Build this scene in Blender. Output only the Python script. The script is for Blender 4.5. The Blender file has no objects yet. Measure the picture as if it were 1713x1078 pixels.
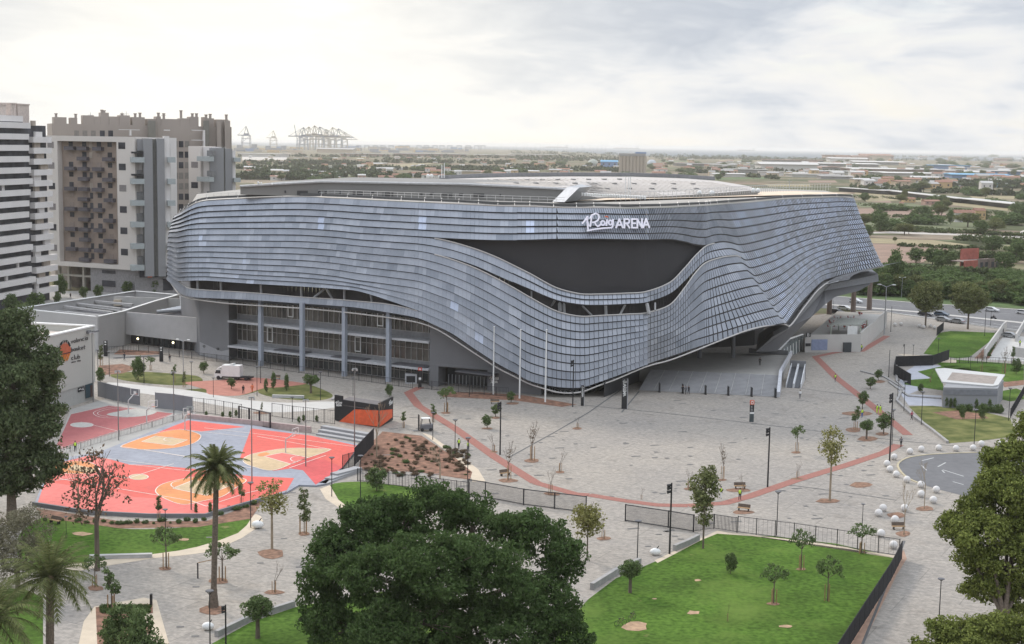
import bpy, math, random
import numpy as np
from mathutils import Vector
C = bpy.context.scene
COL = C.collection
R = math.radians
# ------------------------------------------------------------------ camera
FPX, CX, CY = 2400.0, 856.5, 539.0
CAMZ = 52.0
ROLL = math.atan(0.0167)
PITCH = math.atan(296.5 * math.cos(ROLL) / FPX)
Fv = Vector((0, math.cos(PITCH), -math.sin(PITCH)))
U0 = Vector((0, math.sin(PITCH), math.cos(PITCH)))
R0 = Vector((1, 0, 0))
IR = R0 * math.cos(ROLL) + U0 * math.sin(ROLL)
ID = R0 * math.sin(ROLL) - U0 * math.cos(ROLL)
from mathutils import Matrix
cam = bpy.data.cameras.new('camera')
camo = bpy.data.objects.new('camera', cam)
COL.objects.link(camo)
IU = -ID
camo.matrix_world = Matrix(((IR.x, IU.x, -Fv.x, 0), (IR.y, IU.y, -Fv.y, 0), (IR.z, IU.z, -Fv.z, CAMZ), (0, 0, 0, 1)))
cam.sensor_width = 36
cam.lens = 36 * FPX / 1713
cam.clip_start = 1
cam.clip_end = 90000
C.camera = camo
# ------------------------------------------------------------------ sky
SUN_EL, SUN_AZ = R(34), R(-38)      # azimuth measured from +Y towards +X
SD = Vector((math.sin(SUN_AZ) * math.cos(SUN_EL), math.cos(SUN_AZ) * math.cos(SUN_EL), math.sin(SUN_EL)))
W = bpy.data.worlds.new("World")
C.world = W
W.use_nodes = True
nt = W.node_tree
for n in list(nt.nodes): nt.nodes.remove(n)
def N(tree, t, **k):
    n = tree.nodes.new(t)
    for a, b in k.items(): setattr(n, a, b)
    return n
def mth(tree, op, a, b=None, clamp=False):
    n = N(tree, 'ShaderNodeMath', operation=op, use_clamp=clamp)
    for i, v in enumerate((a, b)):
        if v is None: continue
        if isinstance(v, (int, float)): n.inputs[i].default_value = v
        else: tree.links.new(v, n.inputs[i])
    return n.outputs[0]
def mixc(tree, f, a, b, bt='MIX'):
    n = N(tree, 'ShaderNodeMix', data_type='RGBA', blend_type=bt)
    for i, v in ((0, f), (6, a), (7, b)):
        if isinstance(v, (int, float)): n.inputs[i].default_value = v
        elif isinstance(v, tuple): n.inputs[i].default_value = (*v, 1)
        else: tree.links.new(v, n.inputs[i])
    return n.outputs[2]
def ramp(tree, f, stops):
    n = N(tree, 'ShaderNodeValToRGB')
    e = n.color_ramp.elements
    while len(e) < len(stops): e.new(.5)
    for q, (p, c) in zip(e, stops):
        q.position = p; q.color = (*c, 1) if isinstance(c, tuple) else (c, c, c, 1)
    tree.links.new(f, n.inputs[0])
    return n.outputs[0]
sky = N(nt, 'ShaderNodeTexSky', sky_type='NISHITA', sun_disc=False, sun_elevation=SUN_EL, sun_rotation=SUN_AZ)
skys = N(nt, 'ShaderNodeVectorMath', operation='SCALE'); nt.links.new(sky.outputs[0], skys.inputs[0]); skys.inputs[3].default_value = 0.12
tc = N(nt, 'ShaderNodeTexCoord')
sep = N(nt, 'ShaderNodeSeparateXYZ'); nt.links.new(tc.outputs['Generated'], sep.inputs[0])
def skynoise(sx, sz, sc, det, off=0.0):
    cb = N(nt, 'ShaderNodeCombineXYZ')
    nt.links.new(mth(nt, 'ADD', mth(nt, 'MULTIPLY', sep.outputs[0], sx), off), cb.inputs[0])
    nt.links.new(mth(nt, 'MULTIPLY', sep.outputs[1], sx), cb.inputs[1])
    nt.links.new(mth(nt, 'MULTIPLY', sep.outputs[2], sz), cb.inputs[2])
    n = N(nt, 'ShaderNodeTexNoise'); n.inputs['Scale'].default_value = sc; n.inputs['Detail'].default_value = det
    n.inputs['Roughness'].default_value = .55; n.inputs['Distortion'].default_value = .6
    nt.links.new(cb.outputs[0], n.inputs['Vector'])
    return n.outputs[0]
n1 = skynoise(1.0, 4.6, 5.2, 7, 3.1)
n2 = skynoise(1.0, 3.2, 14.0, 6, 9.0)
cl = mth(nt, 'ADD', mth(nt, 'MULTIPLY', n1, .62), mth(nt, 'MULTIPLY', n2, .38))
zup = mth(nt, 'MULTIPLY', sep.outputs[2], 1.0)
thick = mth(nt, 'ADD', cl, mth(nt, 'MULTIPLY', mth(nt, 'MULTIPLY', mth(nt, 'MINIMUM', zup, .13), mth(nt, 'MINIMUM', zup, .13)), 16.0))   # thicker banks higher up
ccol = ramp(nt, thick, [(.38, (.79, .775, .75)), (.47, (.745, .74, .725)), (.535, (.68, .69, .705)), (.60, (.56, .59, .635)), (.69, (.44, .48, .545)), (.86, (.58, .61, .66))])
hole = ramp(nt, n1, [(.30, 1.0), (.42, 0.0)])
dsun = N(nt, 'ShaderNodeVectorMath', operation='DOT_PRODUCT')
nt.links.new(tc.outputs['Generated'], dsun.inputs[0]); dsun.inputs[1].default_value = Vector((math.sin(R(-11)), math.cos(R(-11)), .045)).normalized()
glow = mth(nt, 'POWER', mth(nt, 'MAXIMUM', dsun.outputs['Value'], 0.0), 45.0)
base = mixc(nt, mth(nt, 'MULTIPLY', hole, .22), ccol, skys.outputs[0])
warm = mixc(nt, mth(nt, 'MULTIPLY', glow, .74), base, (1.0, .955, .85))
lift = mth(nt, 'ADD', 1.0, mth(nt, 'MULTIPLY', mth(nt, 'MAXIMUM', mth(nt, 'SUBTRACT', sep.outputs[2], .12), 0.0), 2.0))
fin = N(nt, 'ShaderNodeVectorMath', operation='SCALE'); nt.links.new(warm, fin.inputs[0]); nt.links.new(lift, fin.inputs[3])
bg = N(nt, 'ShaderNodeBackground'); nt.links.new(fin.outputs[0], bg.inputs[0]); bg.inputs[1].default_value = 1.0
wo = N(nt, 'ShaderNodeOutputWorld'); nt.links.new(bg.outputs[0], wo.inputs[0])
sl = bpy.data.lights.new('sun', 'SUN'); sl.energy = 1.9; sl.angle = R(10); sl.color = (1, .90, .78)
so = bpy.data.objects.new('sun', sl); COL.objects.link(so)
so.rotation_euler = (-SD).to_track_quat('-Z', 'Y').to_euler()
C.view_settings.view_transform = 'Standard'; C.view_settings.look = 'None'; C.view_settings.gamma = 1
C.view_settings.exposure = 0.31
HAZE = 5.0e-5
C.cycles.max_bounces = 6; C.cycles.volume_bounces = 1; C.cycles.transparent_max_bounces = 12
# ------------------------------------------------------------------ pixel <-> world
def ray(px, py): return Fv * FPX + IR * (px - CX) + ID * (py - CY)
CAM = Vector((0, 0, CAMZ))
def G(px, py, z=0.0):
    r = ray(px, py); return CAM + r * ((z - CAMZ) / r.z)
def D(px, py, d):
    r = ray(px, py); return CAM + r * (d / r.y)
class VP:
    """vertical plane through two plan points; maps picture points onto it"""
    def __init__(s, a, b):
        s.a = Vector((a[0], a[1], 0)); b = Vector((b[0], b[1], 0)); s.t = (b - s.a).normalized(); s.n = Vector((s.t.y, -s.t.x, 0))
        if s.n.y > 0: s.n = -s.n
    def __call__(s, px, py, out=0.0):
        r = ray(px, py); k = (s.a + s.n * out - CAM).dot(s.n) / r.dot(s.n); return CAM + r * k
    def uz(s, u, z, out=0.0): return s.a + s.t * u + s.n * out + Vector((0, 0, z))
    def u(s, px, py): return (s(px, py) - s.a).dot(s.t)
def hgt(px, py, ty):
    """height of something standing at (px,py) whose top shows at row ty"""
    g = G(px, py); return D(px, ty, g.y).z
# ------------------------------------------------------------------ mesh helpers
class MB:
    def __init__(s): s.v = []; s.f = []; s.m = []; s.cm = 0; s.p = []
    def add(s, vs, fs):
        o = len(s.v); s.p.append((o, len(s.f))); s.v += [tuple(p) for p in vs]; s.f += [tuple(i + o for i in f) for f in fs]; s.m += [s.cm] * len(fs)
        return s
    def quad(s, a, b, c, d): return s.add((a, b, c, d), ((0, 1, 2, 3),))
    def poly(s, pts): return s.add(pts, (tuple(range(len(pts))),))
    def box(s, x0, x1, y0, y1, z0, z1):
        return s.hexa([(x0, y0, z0), (x1, y0, z0), (x1, y1, z0), (x0, y1, z0)], [(x0, y0, z1), (x1, y0, z1), (x1, y1, z1), (x0, y1, z1)])
    def hexa(s, lo, hi):
        n = len(lo); vs = list(lo) + list(hi)
        fs = [tuple(range(n - 1, -1, -1)), tuple(range(n, 2 * n))] + [(i, (i + 1) % n, n + (i + 1) % n, n + i) for i in range(n)]
        return s.add(vs, fs)
    def prism(s, pts, z0, z1):
        """plan polygon (any points with x,y) raised from z0 to z1"""
        return s.hexa([(p[0], p[1], z0) for p in pts], [(p[0], p[1], z1) for p in pts])
    def slab(s, a, b, c, d, th):
        """thick plate from a quad; th = vector"""
        th = Vector(th); return s.hexa([Vector(p) for p in (a, b, c, d)], [Vector(p) + th for p in (a, b, c, d)])
    def tube(s, p, q, r0, r1=None, n=8, cap=True):
        r1 = r0 if r1 is None else r1
        p = Vector(p); q = Vector(q); ax = (q - p)
        if ax.length < 1e-6: return s
        ax.normalize(); e = Vector((1, 0, 0)) if abs(ax.x) < .8 else Vector((0, 1, 0))
        u = ax.cross(e).normalized(); w = ax.cross(u)
        vs = []
        for c, r in ((p, r0), (q, r1)):
            for i in range(n):
                a = 2 * math.pi * i / n; vs.append(c + (u * math.cos(a) + w * math.sin(a)) * r)
        fs = [(i, (i + 1) % n, n + (i + 1) % n, n + i) for i in range(n)]
        if cap: fs += [tuple(range(n - 1, -1, -1)), tuple(range(n, 2 * n))]
        return s.add(vs, fs)
    def path(s, pts, r, n=6):
        for a, b in zip(pts[:-1], pts[1:]): s.tube(a, b, r, r, n)
        return s
    def rings(s, rings):
        n = len(rings[0]); vs = [p for r in rings for p in r]; fs = []
        for k in range(len(rings) - 1):
            for i in range(n): fs.append((k * n + i, k * n + (i + 1) % n, (k + 1) * n + (i + 1) % n, (k + 1) * n + i))
        fs.append(tuple(range(n - 1, -1, -1))); fs.append(tuple((len(rings) - 1) * n + i for i in range(n)))
        return s.add(vs, fs)
    def ell(s, c, rx, ry, rz, n=12, m=8):
        rg = []
        for k in range(m + 1):
            t = math.pi * (k + .02) / (m + .04); zz = -math.cos(t); rr = math.sin(t)
            rg.append([(c[0] + rx * rr * math.cos(2 * math.pi * i / n), c[1] + ry * rr * math.sin(2 * math.pi * i / n), c[2] + rz * zz) for i in range(n)])
        return s.rings(rg)
    def mesh(s, name, mats, smooth=False, off=None):
        me = bpy.data.meshes.new(name)
        v = s.v if off is None else [(a - off[0], b - off[1], c - off[2]) for a, b, c in s.v]
        me.from_pydata(v, [], s.f)
        if not isinstance(mats, (list, tuple)): mats = [mats]
        for m in mats: me.materials.append(m)
        if len(mats) > 1: me.polygons.foreach_set('material_index', s.m)
        if smooth: me.polygons.foreach_set('use_smooth', [True] * len(me.polygons))
        me.update(); return me
def link(name, me, parent=None, loc=None):
    o = bpy.data.objects.new(name, me); COL.objects.link(o)
    if parent is not None: o.parent = parent
    if loc is not None: o.location = loc
    return o
def tag(o, label, cat, group=None, kind=None):
    if label: o['label'] = label
    if cat: o['category'] = cat
    if group: o['group'] = group
    if kind: o['kind'] = kind
    return o
def thing(name, label, cat, loc=(0, 0, 0), rz=0, group=None):
    o = link(name, None, None, loc); o.rotation_euler = (0, 0, rz); o.empty_display_size = .5
    return tag(o, label, cat, group)
def part(name, mb, m, parent, smooth=False, world=False, label=None):
    off = parent.location if world else None
    if world and parent.parent is not None: off = parent.location + parent.parent.location
    o = link(name, mb.mesh(name, m, smooth, off), parent)
    if label: o['label'] = label
    return o
def single(name, mb, m, label, cat, group=None, smooth=False, loc=None):
    """a one-mesh thing built in world coordinates, origin moved to its base"""
    if loc is None:
        xs = [p[0] for p in mb.v]; ys = [p[1] for p in mb.v]; zs = [p[2] for p in mb.v]
        loc = ((min(xs) + max(xs)) / 2, (min(ys) + max(ys)) / 2, min(zs))
    return tag(link(name, mb.mesh(name, m, smooth, loc), None, loc), label, cat, group)
def part_each(name, mb, m, parent):
    """every piece added to mb becomes a part of its own"""
    for i, (v0, f0) in enumerate(mb.p):
        v1, f1 = mb.p[i + 1] if i + 1 < len(mb.p) else (len(mb.v), len(mb.f)); q = MB(); q.v = mb.v[v0:v1]; q.f = [tuple(k - v0 for k in f) for f in mb.f[f0:f1]]
        part(name, q, m, parent, world=True)
def struct(name, mb, m):
    o = link(name, mb.mesh(name, m)); o['kind'] = 'structure'; return o
def dup(root, loc, rz=0, sc=1, label=None, group=None):
    r = root.copy(); COL.objects.link(r); r.location = loc; r.rotation_euler = (0, 0, rz)
    r.scale = (sc, sc, sc) if not isinstance(sc, tuple) else sc
    if label: r['label'] = label
    if group: r['group'] = group
    for ch in list(root.children):
        c = ch.copy(); COL.objects.link(c); c.parent = r
        for g in list(ch.children):
            d = g.copy(); COL.objects.link(d); d.parent = c
    return r
class Kind:
    """first use takes the prototype itself, later uses copy it"""
    def __init__(s, make): s.make = make; s.root = None
    def put(s, loc, rz=0, sc=1, label=None, group=None):
        if s.root is None:
            s.root = s.make(); r = s.root; r.location = loc; r.rotation_euler = (0, 0, rz)
            r.scale = (sc, sc, sc) if not isinstance(sc, tuple) else sc
            if label: r['label'] = label
            if group: r['group'] = group
            return r
        r = dup(s.root, loc, rz, sc, label, group)
        if not group and 'group' in r: del r['group']
        return r
# ------------------------------------------------------------------ materials
MATS = {}
def mat(name, col, rough=.7, metal=0.0, var=.12, scale=1.5, bump=0.0, isl=0.0, col2=None, emit=0.0, coords='Object', spec=.4, noise2=0.0):
    if name in MATS: return MATS[name]
    m = bpy.data.materials.new(name); m.use_nodes = True; t = m.node_tree
    b = t.nodes['Principled BSDF']
    b.inputs['Roughness'].default_value = rough; b.inputs['Metallic'].default_value = metal
    b.inputs['Specular IOR Level'].default_value = spec
    tc = N(t, 'ShaderNodeTexCoord')
    nz = N(t, 'ShaderNodeTexNoise'); nz.inputs['Scale'].default_value = scale; nz.inputs['Detail'].default_value = 5
    t.links.new(tc.outputs[coords], nz.inputs['Vector'])
    c1 = tuple(x * (1 - var) for x in col); c2 = col2 if col2 else tuple(min(1, x * (1 + var)) for x in col)
    out = ramp(t, nz.outputs[0], [(.32, c1), (.68, c2)])
    if noise2:
        n3 = N(t, 'ShaderNodeTexNoise'); n3.inputs['Scale'].default_value = scale * .08; n3.inputs['Detail'].default_value = 4
        t.links.new(tc.outputs[coords], n3.inputs['Vector'])
        f3 = ramp(t, n3.outputs[0], [(.35, 1 - noise2), (.65, 1.0)])
        out = mixc(t, 1.0, out, f3, 'MULTIPLY')
    if isl:
        g = N(t, 'ShaderNodeNewGeometry')
        f = ramp(t, g.outputs['Random Per Island'], [(0, 1 - isl), (1, 1.0)])
        out = mixc(t, 1.0, out, f, 'MULTIPLY')
    t.links.new(out, b.inputs['Base Color'])
    if bump:
        bp = N(t, 'ShaderNodeBump'); bp.inputs['Strength'].default_value = bump; bp.inputs['Distance'].default_value = .05
        t.links.new(nz.outputs[0], bp.inputs['Height']); t.links.new(bp.outputs[0], b.inputs['Normal'])
    if emit:
        t.links.new(out, b.inputs['Emission Color']); b.inputs['Emission Strength'].default_value = emit
    MATS[name] = m
    return m
def leafmat(name, dark, light, trans=.25):
    if name in MATS: return MATS[name]
    m = bpy.data.materials.new(name); m.use_nodes = True; t = m.node_tree
    b = t.nodes['Principled BSDF']; b.inputs['Roughness'].default_value = .85; b.inputs['Specular IOR Level'].default_value = .08
    g = N(t, 'ShaderNodeNewGeometry'); tc = N(t, 'ShaderNodeTexCoord')
    nz = N(t, 'ShaderNodeTexNoise'); nz.inputs['Scale'].default_value = .45; nz.inputs['Detail'].default_value = 3
    t.links.new(tc.outputs['Object'], nz.inputs['Vector'])
    f = mth(t, 'ADD', mth(t, 'MULTIPLY', g.outputs['Random Per Island'], .55), mth(t, 'MULTIPLY', nz.outputs[0], .55))
    c = ramp(t, f, [(.15, dark), (.85, light)])
    t.links.new(c, b.inputs['Base Color'])
    tr = N(t, 'ShaderNodeBsdfTranslucent'); t.links.new(c, tr.inputs[0])
    ms = N(t, 'ShaderNodeMixShader'); ms.inputs[0].default_value = trans
    t.links.new(b.outputs[0], ms.inputs[1]); t.links.new(tr.outputs[0], ms.inputs[2])
    t.links.new(ms.outputs[0], t.nodes['Material Output'].inputs['Surface'])
    MATS[name] = m; return m
M_conc = mat('concrete', (.42, .41, .39), .85, var=.08, scale=.6, bump=.1)
M_concd = mat('concrete_grey', (.17, .172, .18), .8, var=.08, scale=.4)
M_white = mat('white_paint', (.70, .70, .68), .6, var=.05)
M_dark = mat('dark_metal', (.03, .03, .033), .5, .3, var=.2)
M_black = mat('black_paint', (.018, .018, .02), .5, var=.2)
M_steel = mat('galvanised_steel', (.38, .39, .40), .45, .6, var=.1)
M_glass = mat('dark_glass', (.035, .04, .045), .12, 0, var=.5, scale=.25, spec=.7)
M_wood = mat('timber_stake', (.33, .21, .11), .8, var=.2, scale=6)
M_bark = mat('bark', (.14, .11, .085), .9, var=.3, scale=5, bump=.4)
M_barkp = mat('pale_bark', (.30, .24, .17), .9, var=.25, scale=5)
M_soil = mat('bare_soil', (.19, .10, .065), .95, var=.45, scale=.9, bump=.4)
M_red = mat('red_paint', (.55, .07, .05), .6, var=.08)
M_orange = mat('orange_paint', (.72, .14, .035), .6, var=.08)
L_dark = leafmat('leaf_dark', (.044, .074, .026), (.095, .148, .05), .32)
L_mid = leafmat('leaf_mid', (.065, .10, .035), (.165, .22, .09))
L_olive = leafmat('leaf_olive', (.06, .078, .030), (.17, .20, .085))
L_yell = leafmat('leaf_yellow', (.12, .125, .035), (.32, .30, .12))
L_plane = leafmat('leaf_plane', (.065, .09, .020), (.23, .26, .07))
L_red = leafmat('leaf_rusty', (.07, .055, .035), (.21, .15, .10))
L_grey = leafmat('leaf_grey', (.10, .095, .06), (.25, .235, .16))
L_palm = leafmat('leaf_palm', (.055, .075, .025), (.19, .20, .085))
L_bush = leafmat('leaf_bush', (.065, .10, .035), (.15, .21, .08))
L_round = leafmat('leaf_round', (.08, .095, .035), (.22, .235, .10))
# ================================================================== GROUND
def gmat():
    m = bpy.data.materials.new('farmland'); m.use_nodes = True; t = m.node_tree; b = t.nodes['Principled BSDF']; b.inputs['Roughness'].default_value = .95
    b.inputs['Specular IOR Level'].default_value = .1
    tc = N(t, 'ShaderNodeTexCoord'); mp = N(t, 'ShaderNodeMapping'); mp.inputs['Scale'].default_value = (.006, .013, 1); mp.inputs['Rotation'].default_value = (0, 0, .35)
    t.links.new(tc.outputs['Object'], mp.inputs[0])
    v = N(t, 'ShaderNodeTexVoronoi'); v.inputs['Scale'].default_value = 1.0; v.distance = 'CHEBYCHEV'; t.links.new(mp.outputs[0], v.inputs['Vector'])
    sp = N(t, 'ShaderNodeSeparateColor'); t.links.new(v.outputs['Color'], sp.inputs[0])
    c = ramp(t, sp.outputs[0], [(0, (.075, .085, .042)), (.25, (.11, .115, .06)), (.42, (.17, .135, .095)), (.58, (.22, .165, .12)), (.75, (.12, .12, .065)), (.85, (.26, .21, .16)), (.95, (.15, .14, .08))])
    nz = N(t, 'ShaderNodeTexNoise'); nz.inputs['Scale'].default_value = .05; nz.inputs['Detail'].default_value = 8
    t.links.new(tc.outputs['Object'], nz.inputs['Vector'])
    c2 = mixc(t, 1.0, c, ramp(t, nz.outputs[0], [(.3, .6), (.7, 1.25)]), 'MULTIPLY')
    t.links.new(c2, b.inputs['Base Color']); return m
def ring_ground(z, far):
    pass
g = MB(); g.quad((-42000, 60, -.06), (42000, 60, -.06), (42000, 60000, -.06), (-42000, 60000, -.06)); g.quad((-42000, -300, -.06), (42000, -300, -.06), (42000, 60, -.06), (-42000, 60, -.06))
struct('ground', g, gmat())
def sheet(name, pix, m, z=0.0, extra=None):
    mb = MB(); pts = [G(x, y, z) for x, y in pix]
    # ensure counter-clockwise
    a = sum(pts[i].x * pts[(i + 1) % len(pts)].y - pts[(i + 1) % len(pts)].x * pts[i].y for i in range(len(pts)))
    if a < 0: pts.reverse()
    mb.poly(pts); o = struct(name, mb, m); return o
def wsheet(name, pts, m, z):
    mb = MB(); mb.poly([(x, y, z) for x, y in pts]); return struct(name, mb, m)
def smooth(pix, n=4, closed=True):
    out = []; L = len(pix)
    for i in range(L if closed else L - 1):
        p0, p1, p2, p3 = (np.array(pix[(i + k) % L] if closed else pix[min(max(i + k, 0), L - 1)], float) for k in (-1, 0, 1, 2))
        for j in range(n):
            t = j / n; out.append(tuple(.5 * ((2 * p1) + (-p0 + p2) * t + (2 * p0 - 5 * p1 + 4 * p2 - p3) * t * t + (-p0 + 3 * p1 - 3 * p2 + p3) * t ** 3)))
    if not closed: out.append(tuple(pix[-1]))
    return out
# paving of grey setts laid in soft mixed tones
def pavmat(name, a, b2, d, rot=.5):
    m = bpy.data.materials.new(name); m.use_nodes = True; t = m.node_tree; b = t.nodes['Principled BSDF']; b.inputs['Roughness'].default_value = .8; b.inputs['Specular IOR Level'].default_value = .3
    tc = N(t, 'ShaderNodeTexCoord'); mp = N(t, 'ShaderNodeMapping'); mp.inputs['Rotation'].default_value = (0, 0, rot); t.links.new(tc.outputs['Object'], mp.inputs[0])
    br = N(t, 'ShaderNodeTexBrick'); br.inputs['Scale'].default_value = 1.0; br.inputs['Mortar Size'].default_value = .012; br.inputs['Brick Width'].default_value = .80; br.inputs['Row Height'].default_value = .34
    br.inputs['Color1'].default_value = (*a, 1); br.inputs['Color2'].default_value = (*b2, 1); br.inputs['Mortar'].default_value = (*d, 1); br.inputs['Bias'].default_value = 0
    t.links.new(mp.outputs[0], br.inputs['Vector'])
    n = N(t, 'ShaderNodeTexNoise'); n.inputs['Scale'].default_value = 1.5; n.inputs['Detail'].default_value = 3; n.inputs['Roughness'].default_value = .6; t.links.new(tc.outputs['Object'], n.inputs['Vector'])
    n2 = N(t, 'ShaderNodeTexNoise'); n2.inputs['Scale'].default_value = .035; n2.inputs['Detail'].default_value = 5; t.links.new(tc.outputs['Object'], n2.inputs['Vector'])
    c = mixc(t, 1.0, br.outputs[0], ramp(t, n.outputs[0], [(.34, .84), (.5, 1.0), (.66, 1.16)]), 'MULTIPLY')
    c = mixc(t, 1.0, c, ramp(t, n2.outputs[0], [(.35, (.90, .90, .91)), (.65, (1.05, 1.03, 1.0))]), 'MULTIPLY')
    b3 = N(t, 'ShaderNodeTexBrick'); b3.inputs['Scale'].default_value = 1.0; b3.inputs['Brick Width'].default_value = 12.5; b3.inputs['Row Height'].default_value = 6.4; b3.inputs['Mortar Size'].default_value = .06
    b3.inputs['Color1'].default_value = (1, 1, 1, 1); b3.inputs['Color2'].default_value = (.95, .95, .955, 1); b3.inputs['Mortar'].default_value = (.72, .72, .72, 1); t.links.new(mp.outputs[0], b3.inputs['Vector'])
    c = mixc(t, 1.0, c, b3.outputs[0], 'MULTIPLY')
    n4 = N(t, 'ShaderNodeTexNoise'); n4.inputs['Scale'].default_value = .16; n4.inputs['Detail'].default_value = 7; n4.inputs['Distortion'].default_value = 1.5; t.links.new(tc.outputs['Object'], n4.inputs['Vector'])
    c = mixc(t, 1.0, c, ramp(t, n4.outputs[0], [(.30, (.84, .83, .82)), (.42, 1.0)]), 'MULTIPLY')
    t.links.new(c, b.inputs['Base Color']); return m
M_pave = pavmat('sett_paving', (.335, .305, .268), (.268, .248, .222), (.22, .203, .182))
M_pave2 = pavmat('pale_sett_paving', (.40, .385, .355), (.32, .31, .295), (.25, .24, .22), .9)
M_sand = mat('sandy_slabs', (.50, .42, .32), .85, var=.08, scale=.7)
M_bluepave = mat('bluish_slabs', (.36, .37, .41), .8, var=.08, scale=.5)
M_lawn = mat('lawn_grass', (.068, .135, .018), .95, var=.35, scale=1.6, col2=(.10, .185, .028), noise2=.34, spec=.1, bump=.3)
def patchy(m, col, lo, hi, sc):
    t = m.node_tree; b = t.nodes['Principled BSDF']; src = b.inputs['Base Color'].links[0].from_socket; tc = N(t, 'ShaderNodeTexCoord')
    n = N(t, 'ShaderNodeTexNoise'); n.inputs['Scale'].default_value = sc; n.inputs['Detail'].default_value = 6; n.inputs['Roughness'].default_value = .65; t.links.new(tc.outputs['Object'], n.inputs['Vector'])
    t.links.new(mixc(t, ramp(t, n.outputs[0], [(lo, 0.0), (hi, 1.0)]), src, col), b.inputs['Base Color'])
patchy(M_lawn, (.115, .175, .035), .50, .72, .09); patchy(M_lawn, (.25, .20, .10), .66, .74, .22)
M_lawn2 = mat('dry_lawn_grass', (.11, .14, .04), .95, var=.35, scale=.30, col2=(.20, .20, .075), noise2=.25, spec=.1, bump=.3)
M_redpath = mat('red_brick_strip', (.27, .115, .09), .85, var=.14, scale=2.5)
M_asph = mat('asphalt', (.135, .135, .14), .9, var=.10, scale=.8, noise2=.15)
M_line = mat('road_paint', (.40, .40, .39), .7, var=.08, scale=1)
plaza = [(-420, 700), (-200, 590), (60, 548), (150, 585), (205, 560), (330, 560), (900, 600), (1250, 560), (1340, 530), (1395, 524), (1481, 518), (1600, 536), (1713, 552), (2100, 610), (2300, 900), (2500, 1500), (-700, 1500)]
sheet('plaza', plaza, M_pave, 0.0)
sheet('street_behind', [(-300, 520), (-100, 505), (0, 500), (70, 488), (300, 484), (330, 500), (330, 560), (205, 560), (150, 585), (60, 548), (-200, 590), (-420, 640)], M_pave2, -.02)
# avenue on the right, behind the arena
road = [G(1150, 492), G(1407, 497), G(1528, 507), G(1713, 519), G(2300, 560), G(2300, 640), G(1713, 556), G(1480, 521), G(1150, 505)]
g = MB(); g.poly([(p.x, p.y, .008) for p in reversed(road)]); struct('road', g, M_asph)
M_kerb = mat('kerb_stone', (.36, .35, .33), .85, var=.1)
def strip(name, pix, w, m, z, h=0.0, closed=False):
    pts = [G(x, y, z) for x, y in pix]; mb = MB(); n = len(pts); L = []; Rr = []
    for i in range(n):
        a = pts[max(i - 1, 0)]; b = pts[min(i + 1, n - 1)]; t = (b - a); t.z = 0; t.normalize(); q = Vector((-t.y, t.x, 0)) * (w / 2)
        L.append(pts[i] + q); Rr.append(pts[i] - q)
    for i in range(n - 1):
        if h: mb.hexa([Rr[i], Rr[i + 1], L[i + 1], L[i]], [p + Vector((0, 0, h)) for p in (Rr[i], Rr[i + 1], L[i + 1], L[i])])
        else: mb.quad(Rr[i], Rr[i + 1], L[i + 1], L[i])
    return mb
struct('road_median', strip('m', [(1300, 504), (1395, 511), (1528, 522), (1713, 541), (1900, 560)], 3.4, M_conc, 0.0, .13), mat('median_slabs', (.40, .385, .36), .85))
struct('road_kerb', strip('k', [(1300, 494.5), (1407, 497), (1528, 507), (1713, 519), (1900, 533)], 1.6, M_conc, 0, .14), M_kerb)
struct('road_kerb', strip('k', [(1392, 524), (1481, 522.5), (1600, 540), (1713, 557), (1900, 585)], .8, M_conc, 0, .14), M_kerb)
for rowp in ([(1300, 499.5), (1395, 503), (1528, 514), (1713, 527)], [(1480, 518), (1600, 533), (1713, 548.5)], [(1400, 515), (1528, 527), (1713, 547.5)]):
    mb = MB(); pp = [G(*q, .02) for q in rowp]
    for a, b in zip(pp[:-1], pp[1:]):
        L = (b - a).length; t = (b - a).normalized(); q = Vector((-t.y, t.x, 0)) * .12; u = 0
        while u < L: mb.quad(a + t * u - q, a + t * min(u + 3.5, L) - q, a + t * min(u + 3.5, L) + q, a + t * u + q); u += 7
    struct('lane_marking', mb, M_line)
mb = MB()
for i in range(30):
    a = G(1500 + i * 8, 524.5 + i * 1.02 + i * i * .004, .022); mb.quad(a, a + Vector((1.2, -.2, 0)), a + Vector((.2, 1.8, 0)), a + Vector((-1, 2, 0)))
struct('hatched_marking', mb, M_line)
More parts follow.
